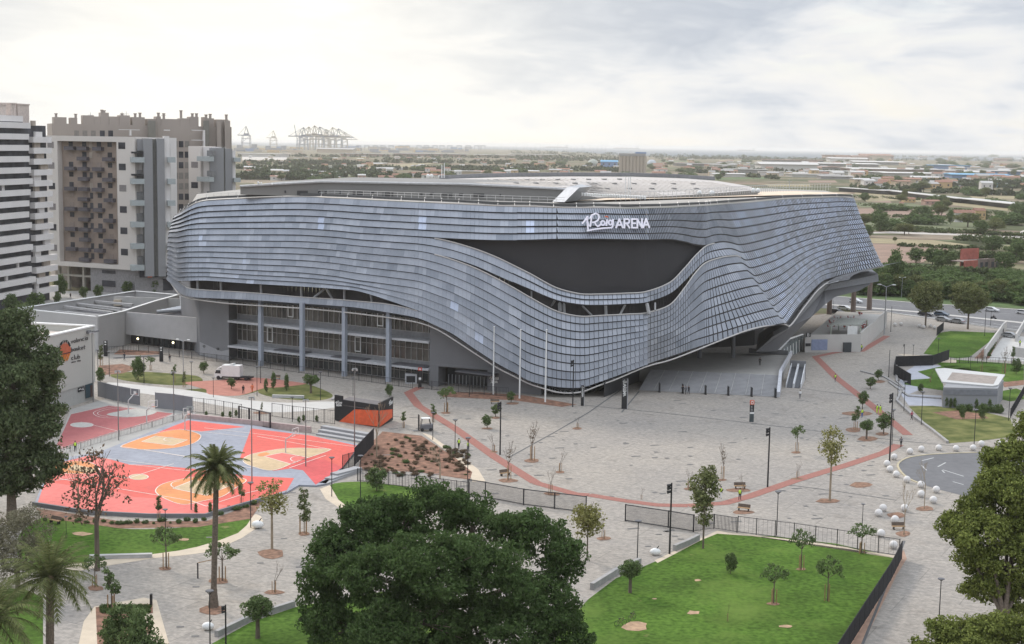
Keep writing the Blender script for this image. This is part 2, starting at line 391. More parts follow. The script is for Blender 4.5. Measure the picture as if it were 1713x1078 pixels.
# lawns and beds of the plaza
Z1, Z2, Z3 = .012, .024, .036
bank = MB()
lawns = [('lawn', [(985, 1002), (1030, 968), (1095, 940), (1175, 902), (1200, 892), (1300, 898), (1400, 910), (1497, 932), (1410, 1085), (1340, 1220), (900, 1220), (930, 1060)], M_lawn),
         ('lawn', [(340, 1085), (420, 1041), (500, 1014), (640, 990), (800, 1080), (800, 1220), (260, 1220)], M_lawn),
         ('lawn', smooth([(70, 866), (110, 866), (200, 884), (285, 884), (340, 878), (419, 868), (398, 892), (330, 915), (265, 926), (150, 940), (90, 948), (40, 955), (30, 900)]), M_lawn),
         ('lawn', smooth([(552, 812), (600, 806), (660, 812), (740, 828), (700, 858), (640, 862), (585, 850), (566, 836)]), M_lawn),
         ('lawn', smooth([(185, 627), (230, 622), (300, 626), (332, 630), (337, 640), (300, 645), (240, 641), (200, 635)]), M_lawn2),
         ('lawn', smooth([(300, 654), (340, 650), (400, 648), (440, 650), (400, 662), (340, 658)]), M_lawn2),
         ('lawn', smooth([(432, 657), (450, 646), (500, 640), (545, 654), (556, 664), (530, 670), (470, 667)]), M_lawn2),
         ('lawn', [(1545, 592), (1572, 557), (1590, 554), (1668, 557), (1655, 572), (1622, 598), (1600, 600)], M_lawn),
         ('lawn', [(1560, 604), (1600, 602), (1713, 610), (1713, 622), (1640, 622), (1580, 616)], M_lawn),
         ('lawn', [(1535, 622), (1580, 612), (1650, 612), (1713, 617), (1713, 640), (1560, 634)], M_lawn),
         ('lawn', [(1517, 636), (1575, 632), (1580, 654), (1540, 648), (1512, 643)], M_lawn),
         ('lawn', [(1520, 680), (1560, 679), (1640, 688), (1690, 700), (1700, 730), (1640, 738), (1585, 742), (1555, 715)], M_lawn2),
         ('lawn', [(-60, 985), (40, 985), (72, 1000), (72, 1120), (70, 1220), (-200, 1220)], M_lawn),
         ('lawn', [(1672, 655), (1700, 650), (1713, 655), (1713, 668), (1690, 672), (1674, 668)], M_lawn)]
for nme, p, m in lawns: sheet(nme, p, m, Z1)
beds = [[(605, 757), (640, 722), (705, 729), (760, 765), (790, 790), (786, 803), (700, 790), (600, 785)],
        [(60, 850), (200, 872), (345, 872), (440, 838), (420, 868), (330, 882), (200, 884), (70, 866)],
        [(735, 657), (800, 656), (880, 662), (965, 677), (940, 681), (860, 670), (740, 664)],
        [(160, 1016), (255, 1010), (256, 1026), (228, 1028), (232, 1045), (250, 1044), (252, 1060), (236, 1062), (240, 1130), (165, 1130)],
        [(1640, 590), (1668, 557), (1676, 556), (1655, 600), (1630, 600)],
        [(165, 612), (205, 609), (232, 616), (205, 625), (168, 628)], [(200, 585), (270, 588), (272, 596), (190, 593)],
        [(1560, 690), (1600, 687), (1640, 692), (1655, 700), (1600, 702)], [(1676, 640), (1713, 636), (1713, 644), (1680, 648)]]
for b_ in beds: sheet('planting_bed', b_, M_soil, Z2)
M_leafbed = mat('mulch', (.20, .115, .075), .95, var=.4, scale=1.6, bump=.4)
for x, y, rx, ry in ((1385, 838, 21, 4.2), (1441, 811, 20, 5.5), (1452, 734, 18, 5), (1428, 719, 14, 4.5), (1477, 726, 12, 3), (1471, 638.5, 11, 2.6), (1548, 851, 17, 4.5), (1500, 862, 17, 5), (1511, 893, 13, 5), (453, 926, 25, 9),
                     (459, 991, 19, 4.5), (277, 951, 12, 4), (160, 984, 16, 5), (365, 972, 21, 6), (355, 1021, 24, 9), (508, 893, 11, 4), (890, 771, 14, 3.6), (937, 790, 9, 2.6), (965, 717, 8, 2.5), (850, 804, 18, 3.6), (826, 756, 7, 2),
                     (746, 691, 9, 1.8), (815, 717, 10, 2), (829, 699, 9, 2), (858, 675, 12, 2.5), (1010, 901, 13, 3.6), (1152, 818, 10, 2.4), (1208, 803, 8, 1.8), (1236, 820, 22, 4), (1332, 757, 9, 2), (1333, 801, 11, 2), (1243, 857, 20, 3.6), (925, 826, 16, 4), (1435, 692, 28, 4.5), (438, 691, 14, 2.4), (190, 1019, 14, 4), (1340, 952, 10, 2.5), (1293, 1010, 12, 3)):
    rr = random.Random(int(x * 7 + y)); pts = [(x + rx * math.cos(a / 9 * 2 * math.pi) * rr.uniform(.75, 1.1), y + ry * math.sin(a / 9 * 2 * math.pi) * rr.uniform(.75, 1.1)) for a in range(9)]
    sheet('tree_pit', pts, M_leafbed, Z3)
for x, y, rx, ry in ((1167, 971, 8, 2), (1160, 1025, 14, 4), (1063, 1048, 28, 9), (1315, 1048, 12, 3), (135, 893, 20, 4), (308, 903, 11, 2.5), (1095, 1002, 5, 1.2)):
    rr = random.Random(int(x * 3 + y)); pts = [(x + rx * math.cos(a / 9 * 2 * math.pi) * rr.uniform(.6, 1.1), y + ry * math.sin(a / 9 * 2 * math.pi) * rr.uniform(.6, 1.1)) for a in range(9)]
    sheet('bare_patch', pts, mat('bare_patch', (.36, .24, .15), .95, var=.25, scale=1.5), Z3)
sheet('sandy_path', [(240, 1000), (262, 1004), (285, 1085), (300, 1200), (120, 1200), (130, 1085), (140, 1040), (158, 1015)], M_sand, .016)
sheet('sandy_path', smooth([(330, 915), (398, 892), (420, 868), (428, 860), (440, 872), (405, 900), (340, 925), (265, 933), (150, 952), (95, 962), (70, 960), (100, 948), (150, 940), (265, 926)], 2), M_sand, .018)
sheet('sandy_path', [(706, 724), (720, 728), (800, 785), (812, 805), (790, 806), (786, 790), (760, 765)], M_sand, .018)
sheet('sandy_path', [(552, 812), (566, 836), (585, 851), (640, 863), (640, 868), (580, 858), (545, 835), (535, 818)], M_sand, .018)
sheet('sandy_path', [(1497, 934), (1512, 920), (1517, 935), (1500, 962), (1440, 1085), (1380, 1220), (1345, 1220), (1412, 1085)], mat('rusty_slabs', (.34, .22, .16), .9, var=.15, scale=1), .018)
sheet('sandy_path', [(1500, 592), (1545, 595), (1600, 603), (1600, 607), (1545, 606)], M_sand, .018)
sheet('red_path', smooth([(310, 640), (370, 636), (430, 632), (500, 640), (510, 643), (470, 648), (440, 650), (400, 662), (350, 660), (345, 652), (330, 648)], 3), mat('red_path', (.38, .16, .12), .9, var=.12, scale=.8), .017)
sheet('pale_path', smooth([(180, 640), (240, 645), (330, 655), (400, 668), (480, 674), (556, 672), (560, 682), (470, 690), (400, 684), (330, 672), (250, 660), (190, 650)], 3), mat('pale_path', (.47, .455, .43), .85, var=.06, scale=.4), .014)
sheet('bluish_path', [(1540, 606), (1600, 618), (1600, 626), (1520, 660), (1575, 662), (1576, 680), (1520, 678), (1500, 650), (1510, 625)], M_bluepave, .010)
for p in ([(703, 648), (683, 657), (700, 679), (760, 716), (830, 766), (897, 808)], [(985, 828), (1046, 838)], [(1150, 846), (1212, 842), (1255, 830), (1330, 804), (1420, 777), (1480, 757), (1503, 744)], [(1484, 562), (1440, 588), (1402, 589), (1364, 597), (1400, 633), (1440, 664), (1490, 704), (1519, 728)], [(897, 808), (960, 826), (985, 828)], [(1046, 838), (1100, 845), (1150, 846)]):
    struct('red_strip', strip('s', p, 1.9, M_redpath, .030), M_redpath)
M_chan = mat('drain_channel', (.10, .10, .10), .8)
for p in ([(978, 678), (1100, 690), (1290, 712), (1500, 737), (1660, 752)], [(1042, 650), (985, 690), (930, 722), (852, 765)], [(1325, 812), (1400, 822), (1500, 837)], [(1513, 905), (1440, 1085)], [(1340, 650), (1400, 658), (1450, 664)], [(1069, 655), (1040, 690)]):
    struct('drain_channel', strip('s', p, .30, M_chan, .026), M_chan)
rr = random.Random(5); mb = MB()
for k in range(150):
    x, y = rr.uniform(640, 1480), rr.uniform(668, 900)
    if y > 830 and x < 980: continue
    c = G(x, y, .028); w, d_ = rr.choice(((1.0, .6), (.7, .7), (1.6, .5), (.5, .5))); c2 = Vector((w, .3 * w, 0)); e = Vector((-.3 * d_, d_, 0))
    mb.quad(c, c + c2, c + c2 + e, c + e)
for x, y in ((295, 1050), (320, 1066), (430, 943), (322, 983), (495, 950), (470, 902), (486, 825), (1098, 895), (1110, 890), (1120, 888), (1080, 915), (1125, 898), (1135, 903), (345, 900)):
    c = G(x, y, .028); mb.quad(c, c + Vector((.8, .1, 0)), c + Vector((.7, .6, 0)), c + Vector((-.1, .5, 0)))
struct('drain_covers', mb, mat('cast_cover', (.12, .115, .11), .7, var=.2, scale=8))
# roundabout
ra = smooth([(1502, 781), (1512, 769), (1540, 762.5), (1590, 759), (1650, 757.5), (1713, 757), (1800, 762), (1850, 800), (1780, 850), (1700, 850), (1640, 836), (1602, 827), (1560, 816), (1520, 801)], 4)
sheet('roundabout_road', ra, M_asph, .020)
rp = MB()
for a, b in (((1542, 771), (1562, 766)), ((1569, 781), (1582, 774)), ((1577, 786), (1612, 797)), ((1580, 791), (1576, 787)), ((1594, 806), (1612, 811)), ((1542, 779), (1550, 787))):
    p, q = G(*a, .032), G(*b, .032); t = (q - p).normalized(); s_ = Vector((-t.y, t.x, 0)) * .13; rp.quad(p - s_, q - s_, q + s_, p + s_)
struct('roundabout_marking', rp, M_line)
struct('roundabout_kerb', strip('k', ra[50:] + ra[:16], .35, M_kerb, .0, .10), mat('yellowish_kerb', (.40, .35, .24), .85))
# low edging walls
M_edge = mat('edging_stone', (.30, .29, .28), .85, var=.12)
for p, h in (([(990, 987), (1030, 962), (1070, 944)], .8), ([(1128, 922), (1150, 913), (1168, 904)], .8), ([(362, 1066), (420, 1038), (492, 1015)], .7), ([(1440, 622), (1480, 632), (1510, 650), (1500, 672)], .3), ([(1500, 672), (1530, 700), (1560, 722), (1585, 742)], .45), ([(1487, 640), (1520, 664), (1575, 668)], .3), ([(70, 860), (70, 861)], .3), ([(55, 966), (100, 960)], .2), ([(1340, 640), (1340, 641)], .3),
             ([(190, 600), (272, 596)], .4), ([(556, 670), (563, 662)], .3), ([(1499, 603), (1500, 640), (1512, 652)], .5)):
    if len(p) > 1 and (G(*p[0]) - G(*p[1])).length > 3: struct('edging_wall', strip('e', p, .5, M_edge, 0, h), M_edge)
sheet('sandy_edge', [(1095, 938), (1200, 888), (1500, 930), (1497, 934), (1400, 912), (1300, 900), (1200, 893), (1175, 903), (1100, 942)], M_sand, .018)
# sea
g = MB(); c1 = [(-9000, 14500), (-1500, 14500), (-300, 15500), (250, 14500), (650, 9300), (900, 8300), (1450, 8000), (2500, 9300), (3300, 9000), (9000, 9500), (40000, 14000), (40000, 58000), (-40000, 58000), (-40000, 14500)]
g.poly([(x, y, 0) for x, y in c1])
ms = mat('sea_water', (.05, .085, .115), .6, var=.1, scale=.002, spec=.15); struct('sea', g, ms)
# ================================================================== ARENA
# each station: nine boundary points of the louvre bands (picture position), depth at the top, depth at the bottom, bulge
ST = []
def st(xs, ys, d0, d1, bl=2.0):
    if not isinstance(xs, (list, tuple)): xs = [xs] * 9
    ST.append((xs, ys, d0, d1, bl))
st([294.5, 286, 286, 284.5, 284.5, 283.5, 283, 283, 283], [362.6, 390, 390, 405, 405, 438.5, 458, 459.5, 466], 352, 352, 0)
st([299, 291, 291, 290, 290, 291, 291, 292, 291], [358, 389.5, 389.5, 406, 406, 444, 466, 467, 478], 346, 346, 1)
st([306, 299, 299, 298, 298, 299, 300, 303, 301], [354, 389, 389, 407, 407, 449, 471, 474.5, 490], 341, 341, 1.5)
st(314, [348, 385.3, 385.3, 404.5, 404.5, 449, 470.8, 482, 496], 338, 336)
st(330, [339.6, 384, 384, 404, 404, 449, 470.3, 484.5, 499], 337, 334)
st(350, [336, 383.6, 383.6, 404, 404, 449, 470.6, 486, 500], 336, 333)
st(420, [332.5, 383, 383, 404.3, 404.3, 453, 475.5, 490, 503], 332, 329)
st(500, [330, 383.5, 383.5, 405, 405, 457, 480, 497, 508.5], 328, 325)
st(560, [332, 387, 387, 408.5, 408.5, 463, 484, 501, 512.5], 321, 318)
st(600, [334, 391, 391, 412.4, 412.4, 469.7, 488, 504.4, 516], 317, 314)
st(650, [336.7, 394, 394, 416.7, 416.7, 476.5, 503, 509.5, 524], 312, 309)
st(700, [339, 397, 397, 421, 421, 484, 520.5, 520.8, 533], 307, 304)
st(730, [340.3, 399, 400.2, 427, 427.2, 494, 533, 533, 545.5], 305, 302)
st(760, [341.6, 400.8, 407, 433.8, 436.3, 505.6, 546.8, 546.8, 560.7], 303, 300)
st(795, [343.3, 402.5, 417.5, 446, 449.5, 524, 569, 569, 585], 301, 298)
st(830, [345, 403.5, 431, 461.5, 466.5, 544, 591, 591, 608], 300, 297)
st(860, [345.8, 403.7, 445.5, 474.5, 483, 562, 608, 608, 624.5], 299, 296)
st(887, [346.3, 403.5, 459, 486, 498.6, 577.4, 623.8, 623.8, 639.6], 298.5, 295)
st(930, [347.8, 402, 482, 503.5, 521, 591, 634.5, 634.5, 649], 298, 294.5)
st(970, [348.5, 402, 492.3, 510.8, 530, 596, 637, 637, 650], 298, 295)
st(1000, [348.4, 401.6, 493, 511.8, 529, 592, 629, 629, 641], 298, 296)
st(1050, [349.4, 402.4, 491.4, 509.6, 526.5, 580, 612, 612, 622.5], 299, 298)
st(1080, [349, 402.6, 489, 507, 524.5, 572, 601.5, 601.5, 611], 300, 300)
st(1120, [348, 401.8, 473.7, 492.6, 511, 558.5, 587.5, 587.5, 598], 305, 303)
st(1145, [346.7, 406, 449.5, 471.5, 482.6, 544, 577, 577, 590], 310, 305)
st(1162, [345.8, 410.5, 430, 454, 459, 532, 570, 570, 584], 314, 306.5)
st(1180, [345, 412, 413.5, 438.5, 441, 520, 565, 565, 578], 318, 308)
st([1183, 1195, 1195, 1207, 1208, 1240, 1262, 1262, 1264], [345, 407.5, 408, 431, 431.3, 500, 540, 540, 552.5], 319.5, 314)
st([1187, 1209, 1209, 1230, 1230, 1275, 1300, 1300, 1310], [344.5, 405.7, 405.8, 429, 429, 492, 530, 530, 543], 321, 320)
st([1198, 1221, 1221, 1238, 1238, 1280.5, 1305, 1305, 1313], [343.5, 407, 407, 431, 431, 497.5, 533, 533, 543], 327, 323, -1)
st([1215, 1240, 1240, 1250, 1250, 1288, 1311, 1311, 1316], [342, 410.8, 410.8, 436.5, 436.5, 502, 533, 533, 541], 334, 325, -2)
st([1262, 1282, 1282, 1291, 1291, 1318, 1331, 1331, 1337], [338.5, 401.5, 401.5, 425.5, 425.5, 484, 503, 503, 511.5], 346, 336, -1)
st([1310, 1322, 1322, 1327, 1327, 1345, 1351, 1351, 1354], [334, 389.5, 389.5, 410.5, 410.5, 458, 481, 481, 493], 366, 350, 1)
st([1345, 1355, 1355, 1358, 1358, 1370, 1374, 1374, 1375], [332.3, 380.5, 380.5, 400, 400, 440, 463, 463, 472.5], 379, 364)
st([1380, 1388, 1388, 1391, 1391, 1396, 1397, 1397, 1397], [331.3, 374, 374, 391, 391, 431.5, 455.5, 455.5, 464], 389, 377)
st([1405, 1415, 1415, 1420, 1420, 1432, 1436, 1436, 1437], [330.7, 370, 370, 386, 386, 424, 445.5, 445.5, 453.5], 396, 392)
st([1428, 1440, 1440, 1447, 1447, 1463, 1472, 1472, 1477], [332, 366, 366, 382, 382, 418, 437, 437, 444], 402, 405)
KW = [0, .3, .3, .42, .45, .75, .95, .95, 1.0]
P9 = []
for xs, ys, d0, d1, bl in ST:
    P9.append([D(xs[k], ys[k], d0 + (d1 - d0) * KW[k] - bl * 4 * KW[k] * (1 - KW[k]) * .5) for k in range(9)])
P9 = [[p + Vector((9, 26, 0)) for p in P9[0]]] + P9 + [[p + Vector((-6, 26, 0)) for p in P9[-1]]]
BND = [('a', 0, 5), ('b', 5, 7), ('c', 7, 12), ('d', 12, 15), ('s', 15, 16)]
KEYS = {'a': (0, 1, 5), 'b': (2, 3, 2), 'c': (4, 5, 5), 'd': (5, 6, 3), 's': (7, 8, 1)}
def cr(p0, p1, p2, p3, t):
    return .5 * ((2 * p1) + (p2 - p0) * t + (2 * p0 - 5 * p1 + 4 * p2 - p3) * t * t + (3 * p1 - p0 - 3 * p2 + p3) * t ** 3)
def surf(key, s):
    i = min(int(s), len(P9) - 2); t = s - i
    g_ = lambda j: P9[min(max(j, 0), len(P9) - 1)][key]
    p0, p1, p2, p3 = g_(i - 1), g_(i), g_(i + 1), g_(i + 2)
    # damp the tangents where neighbours are very unevenly spaced
    l1 = (p2 - p1).length; m1 = (p2 - p0); m2 = (p3 - p1)
    if m1.length > 0: m1 = m1 * min(1, 2 * l1 / m1.length)
    if m2.length > 0: m2 = m2 * min(1, 2 * l1 / m2.length)
    h = t * t * t; q = t * t
    return p1 * (2 * h - 3 * q + 1) + m1 * .5 * (h - 2 * q + t) + p2 * (-2 * h + 3 * q) + m2 * .5 * (h - q)
# arc length parameter along boundary 7
NS = 60; smp = []; acc = 0; prev = None
for i in range((len(P9) - 1) * NS + 1):
    s = i / NS; p = surf(3, s)
    if prev is not None: acc += (p - prev).length
    smp.append((acc, s)); prev = p
SA = np.array([a for a, _ in smp]); SS = np.array([b for _, b in smp])
def s_at(L): return float(np.interp(L, SA, SS))
TOT = acc; PITCHW = .98; NT = int(TOT / PITCHW)
sv = [s_at(TOT * i / NT) for i in range(NT + 1)]
# boundary grid rows for every tile column
def column(s):
    q = [surf(k, s) for k in range(9)]
    bt = []                                     # (top point, bottom point, band group) for 16 bands
    for grp in 'abcds':
        a, b, n = KEYS[grp]
        for j in range(n): bt.append((q[a] + (q[b] - q[a]) * (j / n), q[a] + (q[b] - q[a]) * ((j + 1) / n)))
    # soften the kink between groups c and d
    for j, (lo, hi) in enumerate(((10, 13),)): pass
    return q, bt
cols = [column(s) for s in sv]
def facmat():
    m = bpy.data.materials.new('louvre_metal'); m.use_nodes = True; t = m.node_tree; b = t.nodes['Principled BSDF']
    b.inputs['Metallic'].default_value = .55; b.inputs['Roughness'].default_value = .38
    at = N(t, 'ShaderNodeAttribute', attribute_name='tone')
    tc = N(t, 'ShaderNodeTexCoord'); nz = N(t, 'ShaderNodeTexNoise'); nz.inputs['Scale'].default_value = .35; nz.inputs['Detail'].default_value = 6; t.links.new(tc.outputs['Object'], nz.inputs['Vector'])
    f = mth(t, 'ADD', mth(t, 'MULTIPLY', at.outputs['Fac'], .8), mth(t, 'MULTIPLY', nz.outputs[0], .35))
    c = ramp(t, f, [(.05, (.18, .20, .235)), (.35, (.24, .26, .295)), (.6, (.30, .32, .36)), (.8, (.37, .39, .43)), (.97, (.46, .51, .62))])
    t.links.new(c, b.inputs['Base Color']); return m
M_louv = facmat()
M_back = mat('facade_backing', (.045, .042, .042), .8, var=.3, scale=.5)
arena = thing('arena', 'large grey arena with a flowing louvred metal facade and a lens shaped dark screen', 'arena', (0, 330, 0))
rr = random.Random(11)
tone = {}
def tone_at(i, r):
    g_ = tone.get((i // 1, r))
    if g_ is None:
        w = rr.choice((1, 2, 2, 3, 4)); v = min(.85, max(.08, rr.gauss(.45, .13)))
        for k in range(w): tone[(i + k, r)] = v
    return tone[(i, r)] + rr.uniform(-.05, .05)
BRIGHT = set()
S_SH = 1 + [k for k, q in enumerate(ST) if q[0][0] == 1080][0]
S_TR = 1 + [k for k, q in enumerate(ST) if q[0][0] == 1215][0]
def build_band(rows, name):
    mb = MB(); tn = []
    for r in rows:
        for i in range(NT):
            (ta, ba), (tb, bb) = cols[i][1][r], cols[i + 1][1][r]
            if (ba - ta).length < .25 and (bb - tb).length < .25: continue
            wx = (ta.x + tb.x) / 2; dep = (ta.y + tb.y) / 2; px = CX + wx / dep * FPX
            gap = .03 if px < 860 else (.03 + (px - 860) / 140 * .09 if px < 1000 else .12 + min(1, (px - 1000) / 200) * .06)
            shal = sv[i] > S_SH
            if sv[i] > S_TR: gap = .50
            elif sv[i] > S_TR - 1.2: gap = .08
            elif shal: gap = .13 + .08 * min(1, (sv[i] - S_SH) / 3)
            if i < 12: gap = .03
            u = (tb - ta); v = (ba - ta); n = u.cross(v)
            if n.length < 1e-4: continue
            n.normalize()
            if n.y > 0 and n.dot(ta - CAM) > 0: n = -n
            if n.dot(ta - CAM) > 0: n = -n
            wob = 1
            vl = v.length; cov = min(.90, 1 - .13 / max(vl, .3)) if px < 860 else .85
            g0, g1 = gap * .5, 1 - gap * .5
            def lp(a, b, k): return a + (b - a) * k
            fine = r < 5 and 925 < px and sv[i] <= S_TR; sl_ = (.30 if (fine or sv[i] > S_TR) else 0)
            tw = .0 if px < 880 or shal else min(1, (px - 880) / 250) * .16          # each louvre blade twists a little
            fl = .35 if shal else 1; o1 = n * .04 * fl; o2 = n * .40 * fl; th = n * .04
            twin = fine or (r >= 7 and S_SH + 2.5 < sv[i] <= S_TR)
            gg = gap
            if fine: gg = .04 + min(1, (px - 925) / 140) * .40
            for g0, g1 in (((gg * .25, .5 - gg * .25), (.5 + gg * .25, 1 - gg * .25)) if twin else ((g0, g1),)):
                t0, t1 = lp(ta, tb, g0), lp(ta, tb, g1); b0, b1 = t0 + (lp(ba, bb, g0 + sl_) - t0) * cov, t1 + (lp(ba, bb, g1 + sl_) - t1) * cov
                a, b_, c_, d_ = t0 + o1, t1 + o1 + n * tw, b1 + o2 + n * tw, b0 + o2
                mb.hexa([d_ - th, c_ - th, b_ - th, a - th], [d_, c_, b_, a])
            tv = tone_at(i, r)
            if sv[i] > S_TR: tv += .42  # right flank blades painted lighter to offset their turn away from the sun
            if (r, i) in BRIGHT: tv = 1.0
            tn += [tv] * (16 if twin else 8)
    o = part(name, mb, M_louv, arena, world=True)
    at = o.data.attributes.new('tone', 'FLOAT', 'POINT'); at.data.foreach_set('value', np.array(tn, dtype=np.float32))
    return o
def near_tile(px, py):
    best = None
    for i in range(NT):
        for r in range(16):
            c = (cols[i][1][r][0] + cols[i][1][r][1]) / 2; dv = c - CAM
            x = dv.dot(IR) / dv.dot(Fv) * FPX + CX; y = dv.dot(ID) / dv.dot(Fv) * FPX + CY
            e = abs(x - px) + abs(y - py)
            if best is None or e < best[0]: best = (e, r, i)
    return best[1:]
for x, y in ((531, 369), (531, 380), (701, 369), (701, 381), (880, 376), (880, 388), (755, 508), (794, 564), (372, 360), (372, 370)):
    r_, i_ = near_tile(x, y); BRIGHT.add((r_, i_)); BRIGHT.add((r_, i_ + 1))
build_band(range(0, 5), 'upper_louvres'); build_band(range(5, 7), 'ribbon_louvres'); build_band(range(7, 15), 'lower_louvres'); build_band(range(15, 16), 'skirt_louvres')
# dark backing skin behind the blades, and deeper walls seen through the slots
def inward(i, p):
    a = cols[max(i - 1, 0)][0][3]; b = cols[min(i + 1, NT)][0][3]; t = (b - a); t.z = 0; t.normalize(); n = Vector((-t.y, t.x, 0))
    return n if n.dot(p - CAM) > 0 else -n
bk = MB(); deep = MB()
for i in range(NT):
    for grp in 'abcds':
        a, b, n = KEYS[grp]
        q = [cols[i][0][a], cols[i + 1][0][a], cols[i + 1][0][b], cols[i][0][b]]
        if (q[0] - q[3]).length < .2 and (q[1] - q[2]).length < .2: continue
        nn = (q[1] - q[0]).cross(q[3] - q[0])
        if nn.length < 1e-5: continue
        nn.normalize()
        if nn.dot(q[0] - CAM) < 0: nn = -nn
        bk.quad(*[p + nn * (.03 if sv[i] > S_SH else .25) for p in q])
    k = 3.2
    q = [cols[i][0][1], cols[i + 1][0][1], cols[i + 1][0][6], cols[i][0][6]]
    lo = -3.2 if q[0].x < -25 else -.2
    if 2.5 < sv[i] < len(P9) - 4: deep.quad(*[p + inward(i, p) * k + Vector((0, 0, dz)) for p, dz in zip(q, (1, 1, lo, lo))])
part('louvre_backing', bk, M_back, arena, world=True)
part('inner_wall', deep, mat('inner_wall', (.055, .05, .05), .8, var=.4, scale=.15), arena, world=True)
# rims
M_rim = mat('pale_rim', (.52, .50, .48), .5, .2, var=.06)
def rim(name, key, s0, s1, off, r, m=M_rim, n=260):
    mb = MB(); pts = []
    for i in range(n + 1):
        s = s0 + (s1 - s0) * i / n; p = surf(key, s); dv = (CAM - p).normalized(); pts.append(p + Vector((0, 0, off[2])) + Vector((dv.x, dv.y, 0)) * off[1])
    mb.path(pts, r, 5); return part(name, mb, m, arena, world=True)
def sx(px, key=0):
    for k in range(len(ST) - 1):
        a, b = ST[k][0][key], ST[k + 1][0][key]
        if a <= px <= b and b > a: return k + 1 + (px - a) / (b - a)
    return 1
rim('top_rim', 0, 1, len(P9) - 1.3, (0, .1, .15), .10)
rim('screen_rim', 2, sx(727), sx(1183), (0, .3, .12), .13)
rim('slot_rim', 4, sx(727), sx(1200), (0, .3, .12), .13)
rim('slot_rim', 7, sx(305), sx(698), (0, .3, .05), .09)
# bottom rail hanging below the last band, with little brackets
rail = [(284, 470), (290, 480), (301, 493), (312, 498), (340, 503), (383, 508), (440, 512), (517, 517), (580, 523), (622, 528), (660, 533), (700, 540), (730, 551), (760, 569), (795, 592), (830, 614.5), (860, 630), (887, 643), (910, 650.5), (930, 656), (950, 658), (970, 656.5), (985, 652), (1000, 646), (1030, 635), (1080, 614), (1120, 603), (1160, 588), (1200, 572), (1250, 553), (1285, 545), (1312, 543), (1322, 545), (1340, 521), (1354, 503), (1366, 488), (1380, 476), (1397, 466.5), (1437, 455), (1478, 446)]
rd = []
for x, y in rail:
    i = 0
    xs16 = [ST[k][0][8] for k in range(len(ST))]; ds = [ST[k][3] for k in range(len(ST))]
    rd.append(float(np.interp(x, xs16, ds)) + (.2 if x < 900 else -.3))
rp3 = [D(x, y, d_) for (x, y), d_ in zip(rail, rd)]
rs = smooth([(p.x, p.y, p.z) for p in rp3], 4, False)
mb = MB(); mb.path([Vector(p) for p in rs], .16, 6); part('bottom_rail', mb, M_rim, arena, world=True)
mb = MB()
for i in range(14, len(rs) - 1, 2):
    p = Vector(rs[i]); q = p + inward(min(int(NT * i / len(rs)), NT), p) * 3.5 + Vector((0, 0, .9)); mb.tube(p, q, .08, .08, 4)
part_each('rail_bracket', mb, M_steel, arena)
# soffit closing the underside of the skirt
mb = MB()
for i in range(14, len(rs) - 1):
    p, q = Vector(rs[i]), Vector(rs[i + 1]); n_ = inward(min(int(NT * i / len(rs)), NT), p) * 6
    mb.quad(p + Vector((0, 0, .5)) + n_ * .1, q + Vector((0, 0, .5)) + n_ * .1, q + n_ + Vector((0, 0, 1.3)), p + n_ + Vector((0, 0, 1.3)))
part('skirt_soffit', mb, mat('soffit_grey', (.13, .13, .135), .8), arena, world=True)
# struts in the slots
M_strut = mat('strut_paint', (.30, .30, .30), .6)
mb = MB()
for x, y0, x1, y1 in ((330, 466, 331, 490), (369, 468, 370, 492), (436, 474, 437, 494), (504, 480, 504, 500), (576, 484, 576, 504), (525, 498, 545, 482), (545, 482, 556, 500), (620, 490, 622, 505)):
    d_ = float(np.interp(x, [s[0][0] for s in ST], [s[3] for s in ST])) + 1.5; mb.tube(D(x, y0, d_), D(x1, y1, d_), .28, .28, 6)
for x, y0, x1, y1, r in ((889, 486, 889, 502, .22), (920, 516, 929, 502, .25), (936, 505, 937, 522, .45), (943, 505, 944, 524, .35), (974, 512, 990, 528, .22), (1013, 510, 1014, 529, .35), (1046, 510, 1037, 527, .25), (1082, 508, 1086, 526, .4), (1096, 507, 1096, 520, .2)):
    mb.tube(D(x, y0, 299.0), D(x1, y1, 298.0), r, r, 6)
part_each('slot_strut', mb, M_strut, arena)
# the big screen: a flat dark LED wall set back behind the lens opening
mb = MB(); s0, s1 = sx(735), sx(1181)
for i in range(80):
    a, b = s0 + (s1 - s0) * i / 80, s0 + (s1 - s0) * (i + 1) / 80
    o_ = Vector((0, 1.6, 0)); q = [surf(1, a) + o_ + Vector((0, 0, 1)), surf(1, b) + o_ + Vector((0, 0, 1)), surf(2, b) + o_ - Vector((0, 0, 1)), surf(2, a) + o_ - Vector((0, 0, 1))]; mb.quad(*q)
part('led_screen', mb, mat('led_screen', (.045, .044, .047), .75, var=.05, scale=.15, spec=.15), arena, world=True)
# plants peeping over the ribbon edge
# ---- lettering strokes in picture space on a facade-parallel plane
def strokes(mb, segs, f, w, th=.25):
    """segs: list of polylines; f maps (x,y)->3D; flat strokes of width w (picture units)"""
    for pl in segs:
        for (a, b) in zip(pl[:-1], pl[1:]):
            a = np.array(a, float); b = np.array(b, float); t = b - a; L = np.hypot(*t)
            if L < 1e-6: continue
            t /= L; n = np.array([-t[1], t[0]]) * w / 2; a2 = a - t * w * .32; b2 = b + t * w * .32
            q = [f(*(a2 - n)), f(*(b2 - n)), f(*(b2 + n)), f(*(a2 + n))]
            nn = (q[1] - q[0]).cross(q[3] - q[0]).normalized()
            if nn.dot(q[0] - CAM) > 0: nn = -nn
            mb.hexa([p for p in q], [p + nn * th for p in q])
def circ(cx, cy, r, ry=None, a0=0, a1=360, n=12):
    ry = ry or r; return [(cx + r * math.cos(R(a0 + (a1 - a0) * i / n)), cy + ry * math.sin(R(a0 + (a1 - a0) * i / n))) for i in range(n + 1)]
